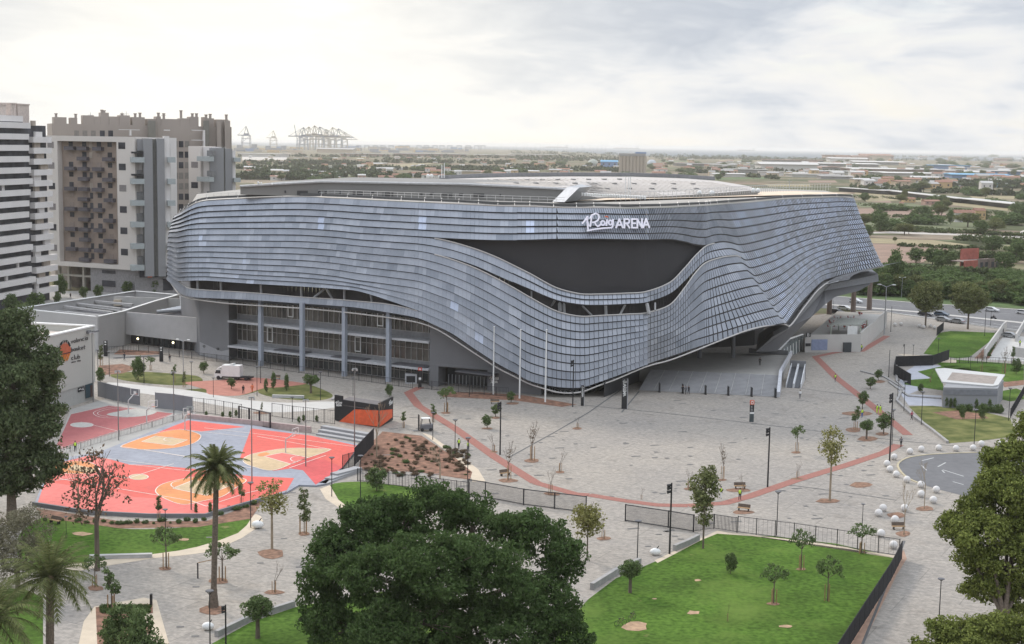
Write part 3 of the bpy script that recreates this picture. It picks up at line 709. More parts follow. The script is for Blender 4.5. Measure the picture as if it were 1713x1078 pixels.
ROIG = [[(362, 214), (384, 190), (405, 160)], [(405, 162), (401, 205), (404, 222), (408, 262)], [(398, 180), (412, 235)], [(440, 148), (426, 240)], [(428, 172), (440, 148), (470, 134), (492, 142), (499, 165), (490, 190), (460, 206), (446, 206)], [(462, 206), (474, 228), (488, 240), (503, 232), (514, 216)],
        circ(530, 212, 16, 18), [(565, 186), (558, 232)], circ(592, 208, 15, 18), [(614, 184), (610, 240), (600, 252)], [(402, 274), (470, 262), (540, 253), (598, 250), (606, 246)]]
ARENA_ = [[(638, 250), (665, 180), (692, 250)], [(648, 228), (683, 228)], [(706, 252), (706, 180), (736, 180), (746, 190), (746, 203), (736, 214), (706, 214)], [(724, 214), (748, 252)], [(800, 180), (768, 180), (768, 250), (802, 250)], [(768, 214), (796, 214)], [(812, 252), (812, 180), (850, 250), (850, 178)], [(860, 250), (884, 178), (910, 248)], [(868, 226), (902, 226)]]
sg = VP(D(975, 380, 295.6), D(1088, 380, 297.9))
def fsg(x, y): return sg(900 + x / 4.9, 330 + y / 4.9)
M_sign = mat('sign_white', (.84, .83, .92), .4, var=.02, emit=.12)
mb = MB(); strokes(mb, ROIG, fsg, 11, .4); strokes(mb, ARENA_, fsg, 12, .4)
signo = part('sign_lettering', mb, M_sign, arena, world=True, label='white Roig ARENA lettering high on the facade')
mb = MB(); strokes(mb, [[(550, 160), (562, 158), (570, 164)]], fsg, 8, .4); part('sign_dot', mb, M_orange, arena, world=True)
mb = MB()
for x in range(980, 1088, 12): mb.tube(sg(x, 384, -.1), sg(x, 384, -.1) + Vector((0, 1.5, 0)), .08, .08, 4)
part_each('sign_bracket', mb, M_steel, arena)
lg = VP(D(1018, 405, 300.3), D(1045, 405, 300.6))
def flg(x, y): return lg(900 + x / 4.9, 330 + y / 4.9)
mb = MB(); strokes(mb, [[(642, 360), (642, 378), (656, 378)], [(678, 363), (668, 360), (662, 366), (662, 374), (670, 379), (679, 376), (679, 370), (672, 370)]], flg, 4.5, .1); part('maker_lettering', mb, mat('maker_grey', (.45, .45, .45), .5), arena, world=True)
mb = MB(); strokes(mb, [circ(616, 368, 12), circ(616, 368, 7, None, 0, 240), [(616, 368), (627, 368)]], flg, 4.5, .1); part('maker_roundel', mb, mat('maker_red', (.30, .05, .06), .5), arena, world=True)
# ---- ground storeys under the skirt
bl = [(300, 588), (332, 594), (383, 603)]
B0, B1, B2, B3, B4, B5 = G(296, 583), G(334, 595), G(383, 604), G(718, 646), G(830, 655), G(905, 661)
M_wallg = mat('dark_render', (.155, .155, .162), .8, var=.06, scale=.2)
M_walld = mat('mid_render', (.175, .176, .185), .8, var=.06, scale=.2)
mb = MB(); mb.prism([(-86.5, 372), (B1.x, B1.y), (B2.x, B2.y), (B2.x + 1, B2.y + 12), (-80, 396)], 0, 17.0); part('end_wall', mb, M_walld, arena, world=True)
mb = MB(); vpw = VP(B1, B2)
q = [vpw(334, 572, .06), vpw(370, 588, .06), vpw(383, 585, .06), vpw(383, 604, .06), vpw(334, 594, .06)]; mb.poly(q); part('pale_wall_patch', mb, mat('light_render', (.30, .30, .31), .8, var=.05), arena, world=True)
mb = MB(); strokes(mb, [circ(341.5, 579.5, 1.6), circ(364.5, 584, 1.6)], lambda x, y: vpw(x, y, .12), .7, .05); part('small_emblem', mb, M_dark, arena, world=True)
fw = VP(B2, B3); Lw = (B3 - B2).length; fwn = fw.n
def wbox(mb, vp, u0, u1, z0, z1, o0, o1):
    mb.hexa([vp.uz(u0, z0, o0), vp.uz(u1, z0, o0), vp.uz(u1, z0, o1), vp.uz(u0, z0, o1)], [vp.uz(u0, z1, o0), vp.uz(u1, z1, o0), vp.uz(u1, z1, o1), vp.uz(u0, z1, o1)]); return mb
mb = MB(); wbox(mb, fw, -.2, Lw, 0, 17, -9, -6); part('recess_wall', mb, mat('interior_dim', (.10, .09, .08), .8, var=.4, scale=.12), arena, world=True)
for nm, z0, z1 in (('ground_glazing', .2, 3.3), ('first_glazing', 4.7, 9.0), ('top_glazing', 11.0, 15.5)):
    mb = MB(); wbox(mb, fw, 0, Lw, z0, z1, -3.15, -3.05); gz = part(nm, mb, mat('lit_glass_' + nm, (.085, .078, .070) if z0 > 1 else (.05, .055, .055), .18, 0, var=.65, scale=.22, spec=.6), arena, world=True)
    mb = MB(); u = 0; k = 0
    while u < Lw:
        wbox(mb, fw, u, u + .12, z0, z1, -3.0, -2.85); u += 1.55
    for zz in (z0, z0 + (z1 - z0) * .62): wbox(mb, fw, 0, Lw, zz, zz + .1, -3.0, -2.88)
    part('mullions', mb, mat('mullion', (.40, .385, .37), .5, .3), gz, world=True)
    mb = MB()
    for k in range(3 if z0 > 4 else 0):
        uu = 5 + k * 26 + z0; a0 = uu; strokes(mb, [[(a0, z0 + .6), (a0 + 1.5, z0 + .6), (a0 + 1.5, z1 - .5), (a0, z1 - .5), (a0, z0 + .6)]], lambda x, y: fw.uz(x, y, -2.8), .22, .06)
    if mb.v: part('opening_light', mb, M_white, gz, world=True)
for z0, z1, o in ((3.3, 3.75, 0.4), (9.25, 9.75, 0.4)):
    mb = MB(); wbox(mb, fw, 0, Lw, z0, z1, -6, o); part('floor_slab', mb, mat('slab_edge', (.42, .425, .44), .7), arena, world=True)
for z0, z1 in ((3.76, 4.7), (9.76, 11.0)):
    mb = MB(); wbox(mb, fw, 0, Lw, z0, z1, -3.2, -2.9); part('spandrel', mb, mat('spandrel', (.20, .20, .205), .7), arena, world=True)
mb = MB()
for u in (14, 31, 48, 65): wbox(mb, fw, u, u + 9, 3.76, 4.0, -2.9, .2)
part_each('canopy_panel', mb, mat('canopy_panel', (.09, .09, .1), .6), arena)
for px, py in ((441, 609.5), (510, 618), (580.5, 627), (654, 637)):
    u = fw.u(px, py); mb = MB(); wbox(mb, fw, u - .45, u + .45, 0, 15.6, .45, 1.35); part('column', mb, mat('column_blue', (.30, .33, .38), .6, var=.05), arena, world=True)
# solid wall to the right of the glazing, with the recessed entrance
ew = VP(B3, B5); Le = (B5 - B3).length; u0, u1 = ew.u(733, 645), ew.u(815, 655)
mb = MB(); wbox(mb, ew, 0, u0, 0, 16, -4, 0); wbox(mb, ew, u1, Le, 0, 15, -4, 0); wbox(mb, ew, u0, u1, 4.4, 16, -4, 0); part('entrance_wall', mb, M_wallg, arena, world=True)
mb = MB(); wbox(mb, ew, 0, Le, 4.6, 5.0, .02, .10); part('wall_joint', mb, M_concd, arena, world=True)
mb = MB(); wbox(mb, ew, u0, u1, 0, 4.4, -6, -5); part('entrance_back', mb, M_glass, arena, world=True)
mb = MB()
for k in range(12): u = u0 + (u1 - u0) * (.1 + .8 * k / 11); wbox(mb, ew, u, u + .12, 0, 2.4, -3, -2.9)
part_each('turnstile', mb, M_steel, arena)
mb = MB(); strokes(mb, [[(x * 1.0, y) for x, y in pl] for pl in ROIG], lambda x, y: ew(819 + (x - 360) / 255 * 15, 628 + (y - 135) / 140 * 9, .12), 14, .15)
strokes(mb, ARENA_, lambda x, y: ew(821.5 + (x - 638) / 272 * 11, 637.5 + (y - 180) / 70 * 3.4, .12), 16, .15); part('wall_logo', mb, M_white, arena, world=True, label='white Roig ARENA logo low on the grey wall behind the flagpoles')
# curved dark glass foot under the lowest point of the facade
gp = [(893, 659), (905, 662), (925, 665.5), (945, 667), (965, 667), (985, 664), (1005, 659.5), (1040, 650), (1072, 640)]
gl = [G(*p) + Vector((0, 4.5, 0)) for p in gp]; gh = [6, 5, 3.8, 3, 3, 3.3, 4.5, 7, 9]
mb = MB()
for a, b, h_ in zip(gl[:-1], gl[1:], gh):
    mb.hexa([a, b, b + Vector((0, 1, 0)), a + Vector((0, 1, 0))], [p + Vector((0, 0, h_)) for p in (a, b, b + Vector((0, 1, 0)), a + Vector((0, 1, 0)))])
part('foot_glazing', mb, mat('foot_glass', (.03, .034, .036), .12, 0, var=.6, scale=.3, spec=.7), arena, world=True)
mb = MB()
for z in (.3, 2.4): mb.path([p + Vector((0, -.15, z)) for p in gl[:6]], .10, 4)
for a, b in zip(gl[:5], gl[1:6]):
    for k in (0, .5): p = a + (b - a) * k; mb.tube(p + Vector((0, -.15, 0)), p + Vector((0, -.15, 3.4)), .06, .06, 4)
part('foot_mullions', mb, M_steel, arena, world=True)
# black flank wall beside the steps
mb = MB(); a, b = G(1010, 665), G(1072, 636); mb.hexa([a, b, b + Vector((3, 8, 0)), a + Vector((1.5, 3, 0))], [a + Vector((0, 0, 3.2)), b + Vector((0, 0, 8.5)), b + Vector((3, 8, 8.5)), a + Vector((1.5, 3, 3.2))]); part('flank_wall', mb, mat('black_cladding', (.022, .022, .025), .6), arena, world=True)
# ---- podium, steps and escalators
ZP = 2.7
s1_, s2_ = G(1069, 653), G(1299, 664.5); t1_, t2_ = G(1089, 618.5, ZP), G(1303, 628, ZP)
pb1, pb2 = G(1090, 594, ZP), G(1322, 594.5, ZP)
M_pod = mat('podium_slabs', (.33, .32, .30), .8, var=.06, scale=.4)
M_step = mat('step_stone', (.30, .30, .305), .8, var=.06, scale=.5)
mb = MB(); mb.hexa([(t1_.x - 14, t1_.y + 3, 0), (t2_.x, t2_.y, 0), (pb2.x, pb2.y, 0), (pb1.x - 20, pb1.y + 10, 0)], [(t1_.x - 14, t1_.y + 3, ZP), (t2_.x, t2_.y, ZP), (pb2.x, pb2.y, ZP), (pb1.x - 20, pb1.y + 10, ZP)]); podium = thing('podium_steps', 'broad pale grey flight of steps rising to the podium under the arena canopy', 'steps', (s1_.x, s1_.y, 0))
part('podium', mb, M_pod, podium, world=True)
mb = MB(); NSS = 17; V3 = lambda p, z: Vector((p.x, p.y, z))
for k in range(NSS):
    a = V3(s1_, 0).lerp(V3(t1_, 0), k / NSS); b = V3(s2_, 0).lerp(V3(t2_, 0), k / NSS); a2 = V3(t1_, 0); b2 = V3(t2_, 0); z0, z1 = ZP * k / NSS, ZP * (k + 1) / NSS
    a2 = V3(s1_, 0).lerp(V3(t1_, 0), (k + 1) / NSS); b2 = V3(s2_, 0).lerp(V3(t2_, 0), (k + 1) / NSS)
    mb.hexa([V3(a, 0), V3(b, 0), V3(b2, 0), V3(a2, 0)], [V3(a, z1), V3(b, z1), V3(b2, z1), V3(a2, z1)])
part('step_flight', mb, M_step, podium, world=True)
mb = MB()
for k in range(1, 9):
    a = s1_.lerp(s2_, k / 9); b = t1_.lerp(t2_, k / 9); mb.tube(V3(a, .25), V3(b, ZP + .12), .05, .05, 4)
part_each('step_rail', mb, mat('thin_rail', (.42, .41, .40), .5), podium)
mb = MB(); mb.hexa([s2_, s2_ + Vector((.7, 0, 0)), t2_ + Vector((.7, 0, -ZP)), V3(t2_, 0)], [V3(s2_, 1.1), V3(s2_, 1.1) + Vector((.7, 0, 0)), V3(t2_, ZP + 1.1) + Vector((.7, 0, 0)), V3(t2_, ZP + 1.1)])
mb.hexa([V3(t2_, ZP), V3(t2_, ZP) + Vector((.5, 0, 0)), V3(pb2, ZP) + Vector((.5, 0, 0)), V3(pb2, ZP)], [V3(t2_, ZP + 1.1), V3(t2_, ZP + 1.1) + Vector((.5, 0, 0)), V3(pb2, ZP + 1.1) + Vector((.5, 0, 0)), V3(pb2, ZP + 1.1)])
part('pale_balustrade', mb, mat('balustrade', (.46, .47, .50), .4), podium, world=True)
mb = MB(); a, b = G(1253, 590.5, ZP), G(1318, 594.5, ZP); mb.hexa([a, b, b + Vector((0, .6, 0)), a + Vector((0, .6, 0))], [p + Vector((0, 0, 1.1)) for p in (a, b, b + Vector((0, .6, 0)), a + Vector((0, .6, 0)))]); part('rear_parapet', mb, M_concd, podium, world=True)
for x in (1103, 1142, 1180, 1218, 1257, 1297):
    a = G(x, 656 + (x - 1103) * .047); mb = MB(); mb.box(a.x - .12, a.x + .12, a.y - .7, a.y + .7, .0, 1.9); mb.box(a.x - .2, a.x + .2, a.y - .8, a.y + .8, 0, .12); part('gate_reader', mb, M_black, podium, world=True)
esc = thing('escalator_pair', 'pair of escalators with white balustrades climbing beside the podium steps', 'escalator', G(1326, 650))
e0, e1, e2, e3 = G(1313, 649), G(1341, 650), G(1348, 616.5, ZP), G(1322, 615, ZP)
def el(u, v, z=0.0):   # u across 0..1, v along 0..1
    p = V3(e0, 0).lerp(V3(e1, 0), u); q = V3(e3, ZP).lerp(V3(e2, ZP), u); r = p.lerp(q, v); return Vector((r.x, r.y, r.z + z))
mb = MB()
for u0_, u1_ in ((.12, .42), (.56, .86)): mb.hexa([V3(el(u0_, 0), 0), V3(el(u1_, 0), 0), V3(el(u1_, 1), 0), V3(el(u0_, 1), 0)], [el(u0_, 0, .1), el(u1_, 0, .1), el(u1_, 1, .1), el(u0_, 1, .1)])
part('treads', mb, mat('escalator_treads', (.07, .075, .085), .5, .4, var=.3, scale=3), esc, world=True)
for u in (.05, .46, .52, .92):
    mb = MB(); mb.hexa([V3(el(u, 0), 0), V3(el(u + .05, 0), 0), V3(el(u + .05, 1), 0), V3(el(u, 1), 0)], [el(u, 0, 1.0), el(u + .05, 0, 1.0), el(u + .05, 1, 1.0), el(u, 1, 1.0)]); part('balustrade', mb, mat('balustrade_white', (.55, .56, .58), .35), esc, world=True)
mb = MB(); a, b = el(0, 1), el(1, 1); mb.hexa([V3(a, 0), V3(b, 0), V3(b, 0) + Vector((0, .4, 0)), V3(a, 0) + Vector((0, .4, 0))], [p + Vector((0, 0, 1.6)) for p in (a, b, b + Vector((0, .4, 0)), a + Vector((0, .4, 0)))]); part('head_wall', mb, M_concd, esc, world=True)
# ---- inner dark wall under the canopy and the big ramp shaped underside on the right
mb = MB(); a, b = G(1050, 590, ZP), G(1262, 578, ZP); mb.hexa([a, b, b + Vector((4, 10, 0)), a + Vector((0, 10, 0))], [p + Vector((0, 0, 12)) for p in (a, b, b + Vector((4, 10, 0)), a + Vector((0, 10, 0)))]); part('lobby_wall', mb, mat('lobby_dark', (.045, .045, .048), .5, var=.4, scale=.1), arena, world=True)
mb = MB()
for x in (1118, 1170, 1226): p = G(x, 599, ZP); mb.tube(p, p + Vector((0, 0, 11)), .5, .5, 10)
part_each('lobby_column', mb, M_concd, arena)
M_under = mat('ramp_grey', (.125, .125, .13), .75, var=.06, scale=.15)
def plate(name, pts, thick, m): mb = MB(); q = [D(x, y, d_) for x, y, d_ in pts]; mb.hexa([p + Vector(thick) for p in q], q); return part(name, mb, m, arena, world=True)
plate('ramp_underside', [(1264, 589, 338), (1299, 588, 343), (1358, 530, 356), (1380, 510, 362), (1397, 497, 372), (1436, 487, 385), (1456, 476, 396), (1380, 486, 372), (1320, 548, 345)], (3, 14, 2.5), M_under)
plate('ramp_edge', [(1264, 589, 337), (1321, 549, 343.5), (1378, 487, 370), (1386, 477, 374), (1376, 478, 366), (1340, 524, 344), (1318, 550, 336), (1293, 563, 334)], (.6, 3, .8), mat('ramp_edge', (.20, .20, .205), .7))
plate('terrace_slab', [(1378, 487, 370), (1470, 471, 402), (1469, 459, 403), (1390, 476, 374)], (9, 66, 0), mat('terrace_edge', (.17, .175, .19), .6))
plate('lobby_glazing', [(1300, 592, 346), (1343, 595, 372), (1345, 560, 374), (1322, 568, 358)], (0, 2, 0), mat('lobby_glass', (.16, .18, .18), .2, 0, var=.4, scale=.3, spec=.6))
mb = MB()
for k in range(9): x = 1302 + k * 5; d_ = 346 + 26 * (x - 1300) / 43 - .3; mb.tube(D(x, 593, d_), D(x, 590 - k * 3, d_), .12, .12, 4)
part('lobby_glazing_frame', mb, M_white, arena, world=True)
for x, y0, y1, d_ in ((1427, 521, 488, 462), (1454, 516, 482, 470), (1387, 524, 493, 455)):
    mb = MB(); p = D(x, y0, d_); q = D(x, y1, d_); mb.tube((p.x, p.y, 0), (p.x, p.y, max(q.z, 3) + 3), .85, .7, 10); part('support_column', mb, mat('rusty_column', (.16, .12, .10), .7), arena, world=True)
# ---- roof
M_roofg = mat('roof_wall_grey', (.20, .195, .185), .8, var=.05, scale=.1)
M_roofw = mat('roof_membrane', (.44, .41, .385), .8, var=.04, scale=.1)
mb = MB()   # flat terrace ring behind the facade rim
ring = [surf(0, s) + Vector((0, 1.2, .1)) for s in np.linspace(1, len(P9) - 2, 60)]
inner = [D(402, 322, 352), D(560, 322, 345), D(700, 325, 338), D(830, 330, 334), D(930, 334, 330), D(1000, 334, 330), D(1100, 330, 338), D(1200, 322, 362), D(1300, 316, 400), D(1400, 314, 440)]
zt = 39.7
mb.poly([(p.x, p.y, min(zt, p.z + .1)) for p in ring[5:]] + [(95, 440, zt), (60, 470, zt), (-60, 470, zt), (-82, 372, 38)])
part('roof_terrace', mb, mat('terrace_screed', (.33, .31, .28), .9, var=.08, scale=.1), arena, world=True)
mb = MB(); q = [G(962, 336, 39.9), G(1120, 332, 39.9), G(1425, 323.5, 39.9), G(1330, 320, 39.9), G(1190, 322, 39.9), G(1060, 328, 39.9)]; mb.poly([V3(p, 39.9) for p in q]); part('pale_terrace', mb, mat('pale_terrace', (.62, .50, .38), .9, var=.05), arena, world=True)
mb = MB()   # front walkway beam
fr = [surf(0, s) + Vector((0, 1.0, .35)) for s in np.linspace(2, len(P9) - 2, 150)]
for a, b in zip(fr[:-1], fr[1:]): mb.hexa([a, b, b + Vector((0, 1.3, 0)), a + Vector((0, 1.3, 0))], [p + Vector((0, 0, .5)) for p in (a, b, b + Vector((0, 1.3, 0)), a + Vector((0, 1.3, 0)))])
part('rim_walkway', mb, mat('rim_dark', (.10, .10, .10), .7), arena, world=True)
mb = MB()
for i in range(0, 150, 4): p = fr[i]; mb.tube(p + Vector((0, -.9, -.1)), p + Vector((0, 1.0, .75)), .07, .07, 4)
part_each('rim_brace', mb, M_rim, arena)
def railing(name, pts, h, step, m, r=.05):
    mb = MB()
    for a, b in zip(pts[:-1], pts[1:]):
        L = (b - a).length; n_ = max(1, int(L / step))
        for zz in (h, h * .55): mb.tube(a + Vector((0, 0, zz)), b + Vector((0, 0, zz)), r, r, 4)
        for k in range(n_): p = a.lerp(b, k / n_); mb.tube(p, p + Vector((0, 0, h)), r, r, 4)
    return part(name, mb, m, arena, world=True)
M_railw = mat('rail_pale', (.50, .49, .47), .5)
railing('roof_railing', [D(x, y, d_) for x, y, d_ in ((345, 333, 342), (395, 330, 338), (470, 327, 334), (560, 327, 326), (620, 329, 320), (700, 332, 312), (800, 335.5, 305), (945, 340, 302))], 1.15, 1.8, M_railw, .045)
railing('roof_railing', [D(x, y, d_) for x, y, d_ in ((1030, 337, 312), (1110, 334, 325), (1160, 331, 335), (1220, 326, 352), (1300, 321, 385), (1390, 319, 410))], 1.9, 1.6, M_railw, .05)
# grey upper block with windows, its sheet metal coping
v0, v1 = G(398, 325, 39.7), G(946, 337, 39.7); ub = VP(v0, v1); Lu = (v1 - v0).length
mb = MB(); tops = [(402, 312.5), (470, 308.5), (537, 305), (600, 306), (700, 308), (772, 309), (860, 313), (932, 316.5), (946, 318)]
pl = [ub(x, y) for x, y in tops]
for a, b in zip(pl[:-1], pl[1:]): mb.hexa([V3(a, 39.6), V3(b, 39.6), V3(b, 39.6) + Vector((4, 30, 0)), V3(a, 39.6) + Vector((4, 30, 0))], [a, b, b + Vector((4, 30, .5)), a + Vector((4, 30, .5))])
upper = part('upper_block', mb, M_roofg, arena, world=True)
mb = MB()
for x0, x1 in ((476, 478.5), (497, 515), (532, 537), (543, 547), (568, 573), (590, 607), (620, 626), (640, 658), (703, 707), (719, 726), (739, 757), (768, 775), (792, 810), (836, 838)):
    w = 4 if x1 - x0 < 9 else 7; y = 319 + (x0 - 476) * .016; y2 = y + w
    a = ub(x0, y, .05); b = ub(x1, y, .05); c = ub(x1, y2, .05); d_ = ub(x0, y2, .05); mb.slab(a, b, c, d_, ub.n * .06)
part_each('roof_window', mb, mat('vent_dark', (.05, .05, .05), .6), arena)
mb = MB(); mb.path([p + Vector((0, -.3, .1)) for p in pl], .28, 5); part('coping', mb, mat('coping', (.42, .42, .42), .5), arena, world=True)
mb = MB(); a0 = [G(x, y, 40) for x, y in ((924, 337.5), (944, 338.5), (966, 336), (950, 331))]; mb.hexa(a0, [p + Vector((3.2, 2, 3.1)) for p in a0]); part('duct_hood', mb, mat('hood_metal', (.36, .37, .39), .4, .4), arena, world=True)
# main roof: pale corrugated shell with skylights and a grey rim upstand
zr = 44.3
rp_ = [(655, 306.3, 0), (700, 303, 375), (760, 299, 395), (850, 296.5, 410), (950, 295.5, 420), (1060, 296, 425), (1150, 299, 425), (1200, 303, 420), (1250, 311, 400), (1268, 318, 385), (1180, 325, 360), (1100, 329, 345), (1000, 330.5, 338), (960, 325, 0), (932, 316.5, 0), (860, 313, 0), (772, 309, 0)]
q = [D(x, y, z) if z else ub(x, y - .3) for x, y, z in rp_]; mb = MB(); sw = MB()
cx_ = sum(p.x for p in q) / len(q); cy_ = sum(p.y for p in q) / len(q); cen = Vector((cx_, cy_, 43.1))
for i in range(len(q)): a, b = q[i], q[(i + 1) % len(q)]; mb.add([a, b, cen], [(0, 1, 2)]); (None if rp_[i][2] == 0 and rp_[(i + 1) % len(q)][2] == 0 else sw.quad(a, b, V3(b, 39.8), V3(a, 39.8)))
part('main_roof_wall', sw, M_roofg, arena, world=True)
part('main_roof', mb, M_roofw, arena, world=True)
mb = MB(); back = [D(x, y, z) for x, y, z in ((735, 301, 390), (800, 297.5, 402), (862, 296, 412), (950, 295.2, 421), (1060, 295.6, 426), (1130, 298, 427), (1196, 302, 421))]
for a, b in zip(back[:-1], back[1:]): mb.hexa([a, b, b + Vector((0, 2, 0)), a + Vector((0, 2, 0))], [p + Vector((0, 0, 1.1)) for p in (a, b, b + Vector((0, 2, 0)), a + Vector((0, 2, 0)))])
part('roof_upstand', mb, mat('upstand_grey', (.22, .22, .225), .6), arena, world=True)
mb = MB(); rr2 = random.Random(2)
def roofz(p):  # height on the fan shaped roof near p
    return 44.0
from mathutils.geometry import intersect_ray_tri
def on_roof(x, y):
    for i in range(len(q)):
        h = intersect_ray_tri(q[i], q[(i + 1) % len(q)], cen, ray(x, y), CAM, True)
        if h: return h
    return None
for row, (xa, ya, xb, yb, n_) in enumerate(((775, 303, 1060, 301, 11), (860, 308, 1190, 309, 10), (975, 317, 1200, 317, 6))):
    for k in range(n_):
        x = xa + (xb - xa) * k / n_; y = ya + (yb - ya) * k / n_; p = on_roof(x, y)
        if p: mb.hexa([p, p + Vector((1.1, .2, 0)), p + Vector((.9, 2.0, 0)), p + Vector((-.2, 1.8, 0))], [v + Vector((0, 0, .35)) for v in (p, p + Vector((1.1, .2, 0)), p + Vector((.9, 2.0, 0)), p + Vector((-.2, 1.8, 0)))])
part_each('roof_skylight', mb, mat('skylight', (.25, .24, .23), .5), arena)
mb = MB()
for k in range(46):
    t = k / 45; x0, y0, x1, y1 = 735 + 450 * t, 302 - 4 * math.sin(math.pi * t) + 3 * t, 930 + 320 * t, 316 + 12 * math.sin(math.pi * t) + 1 * t
    hs = [on_roof(x0 + (x1 - x0) * u, y0 + (y1 - y0) * u) for u in (0, .2, .4, .6, .8, 1)]; hs = [h + Vector((0, 0, .05)) for h in hs if h]; mb.path(hs, .11, 4)
part('roof_ribs', mb, mat('roof_rib', (.37, .345, .32), .7), arena, world=True)
mb = MB()
for k in range(26): p = G(973 + k * 4.2, 328 + (k * .22), 41.3); mb.hexa([p, p + Vector((.35, 0, 0)), p + Vector((.35, 2.5, 0)), p + Vector((0, 2.5, 0))], [v + Vector((0, 0, .6)) for v in (p, p + Vector((.35, 0, 0)), p + Vector((.35, 2.5, 0)), p + Vector((0, 2.5, 0)))])
part_each('rooftop_fin', mb, M_white, arena)
mb = MB()
for x, y, s in ((432, 309, .5), (437, 310, .4), (455, 311, .4), (716, 297, 1), (722, 297, 1), (735, 298, .7), (1170, 326, .9), (1190, 326, .9), (1192, 326, .8), (1260, 322, 1), (1268, 322, 1)):
    p = G(x, y, 42); mb.ell((p.x, p.y, 42.4), s * .55, s * .55, s * .6, 8, 6)
part_each('roof_vent', mb, M_white, arena)
mb = MB()
for x in (1046, 1051, 1054): p = G(x, 326, 41.5); mb.tube(p, p + Vector((0, 0, 4)), .08, .08, 4)
p = G(739, 298, 44); mb.tube(p, p + Vector((0, 0, 3)), .15, .1, 6); p = G(743, 298, 44); mb.tube(p, p + Vector((0, 0, 3.5)), .15, .1, 6)
part_each('roof_mast', mb, M_white, arena)
# ================================================================== BUILDINGS ON THE LEFT
M_bwhite = mat('facade_white', (.66, .63, .61), .8, var=.05, scale=.15)
M_win = mat('window_dark', (.05, .05, .058), .5, 0, var=.5, scale=.3, spec=.25)
M_beige = mat('beige_infill', (.36, .31, .26), .8, var=.15, scale=.5)
# banded apartment tower at the far left
ta, tb = D(-60, 300, 408), D(88, 300, 460); bv = VP(ta, tb); Lb = (tb - ta).length
tower = thing('banded_apartment_tower', 'white apartment tower with long horizontal balcony bands at the left edge of the photo', 'apartment block', (ta.x, ta.y, 0))
usp = bv.u(48, 300); dz = 3.40; nf = 16
mb = MB(); wbox(mb, bv, -30, usp, 0, 56.5, -16, -1.5); wbox(mb, bv, usp, Lb - .5, 0, 55.5, -16, -1.7); part('body', mb, M_win, tower, world=True)
rr = random.Random(4)
for k in range(nf):
    z = 3.5 + k * dz
    sh = 2.2 if k < 5 else (0 if k > 11 else 0)
    mb = MB(); wbox(mb, bv, -30, usp + rr.uniform(-1, 3.5), z, z + 1.75, -1.6, .25); part('balcony_band', mb, M_bwhite, tower, world=True)
    if k < nf - 1: mb = MB(); wbox(mb, bv, usp + 3.6, Lb + (2.2 if k < 4 else 0), z - .9, z + .9, -1.8, .0); part('balcony_band', mb, M_bwhite, tower, world=True)
    for q in range(1):
        u = rr.uniform(-8, usp - 4); w = rr.uniform(1, 2.6); mb = MB(); wbox(mb, bv, u, u + w, z + 1.76, z + dz - .02, -1.5, -1.0); part('infill_panel', mb, rr.choice((M_beige, M_concd, M_bwhite)), tower, world=True)
    u = rr.uniform(usp + 4, Lb - 4); mb = MB(); wbox(mb, bv, u, min(Lb - .6, u + rr.uniform(2, 5)), z + .92, z + dz - .92, -1.6, -.9); part('infill_panel', mb, rr.choice((M_beige, M_bwhite)), tower, world=True)
mb = MB(); wbox(mb, bv, -30, usp, 56.51, 58.3, -15, -1.4); part('parapet', mb, M_bwhite, tower, world=True)
for x0, x1, y0 in ((-3, 5, 175), (15, 31, 184), (39, 42, 183), (43, 48, 183), (50, 69, 184)):
    mb = MB(); a, b = bv.u(x0, 200), bv.u(x1, 200); zt_ = bv(x0, y0).z + 1.5; wbox(mb, bv, a, b, 58.4 if x0 < 46 else 55.6, zt_, -8, -4); wbox(mb, bv, a - .2, b + .2, zt_ + .003, zt_ + .4, -8.2, -3.8); part('chimney', mb, mat('chimney_render', (.55, .47, .42), .8), tower, world=True)
# brown brick tower behind
M_brown = mat('brown_brick', (.34, .295, .26), .9, var=.05, scale=.08)
M_brownd = mat('olive_pilaster', (.20, .19, .165), .9, var=.05)
oa, ob = D(89, 300, 520), D(388, 300, 545); ov = VP(oa, ob)
btow = thing('brown_apartment_tower', 'tall brown brick apartment slab with a jagged row of rooftop chimneys', 'apartment block', (oa.x, oa.y, 0))
zt0 = ov(150, 208).z
mb = MB(); wbox(mb, ov, 0, (ob - oa).length, 0, zt0, -20, 0); part('wall', mb, M_brown, btow, world=True)
for x0, x1, yt in ((90, 112, 196), (118, 130, 197), (139, 158, 193), (158, 169, 195), (169, 183, 188.5), (183, 200, 195), (200, 218, 193), (222, 243, 196), (247, 262, 199), (262, 270, 195), (270, 302, 199), (302, 318, 198), (318, 333, 195.5), (342, 348, 196), (348, 359, 198), (363, 383, 200)):
    mb = MB(); a, b = ov.u(x0, 200), ov.u(x1, 200); z = ov(x0, yt).z; dz_ = rr.uniform(.02, .3); wbox(mb, ov, a, b - .05, zt0 + .003, z, -7 - dz_, -.6 - dz_); part('roof_room', mb, M_brown, btow, world=True)
for x, yt in ((93, 193), (126, 194), (170, 187), (174, 188), (204, 193), (226, 193), (234, 192), (265, 192), (274, 193), (303, 188), (322, 193), (329, 193), (345, 195), (352, 194), (379, 195)):
    a = ov.u(x, 200); z = ov(x, yt).z; mb = MB(); wbox(mb, ov, a, a + .8, z - 2.5, z + .4, -3, -2); wbox(mb, ov, a - .15, a + .95, z + .42, z + .75, -3.1, -1.9); part('chimney', mb, M_brown, btow, world=True)
for x0, x1 in ((248, 260), (362, 369), (340, 349), (375, 384)):
    mb = MB(); a, b = ov.u(x0, 300), ov.u(x1, 300); wbox(mb, ov, a, b, 0, ov(x0, 202).z, .01, 2.0); part('pilaster', mb, M_brownd if x0 < 350 else M_brown, btow, world=True)
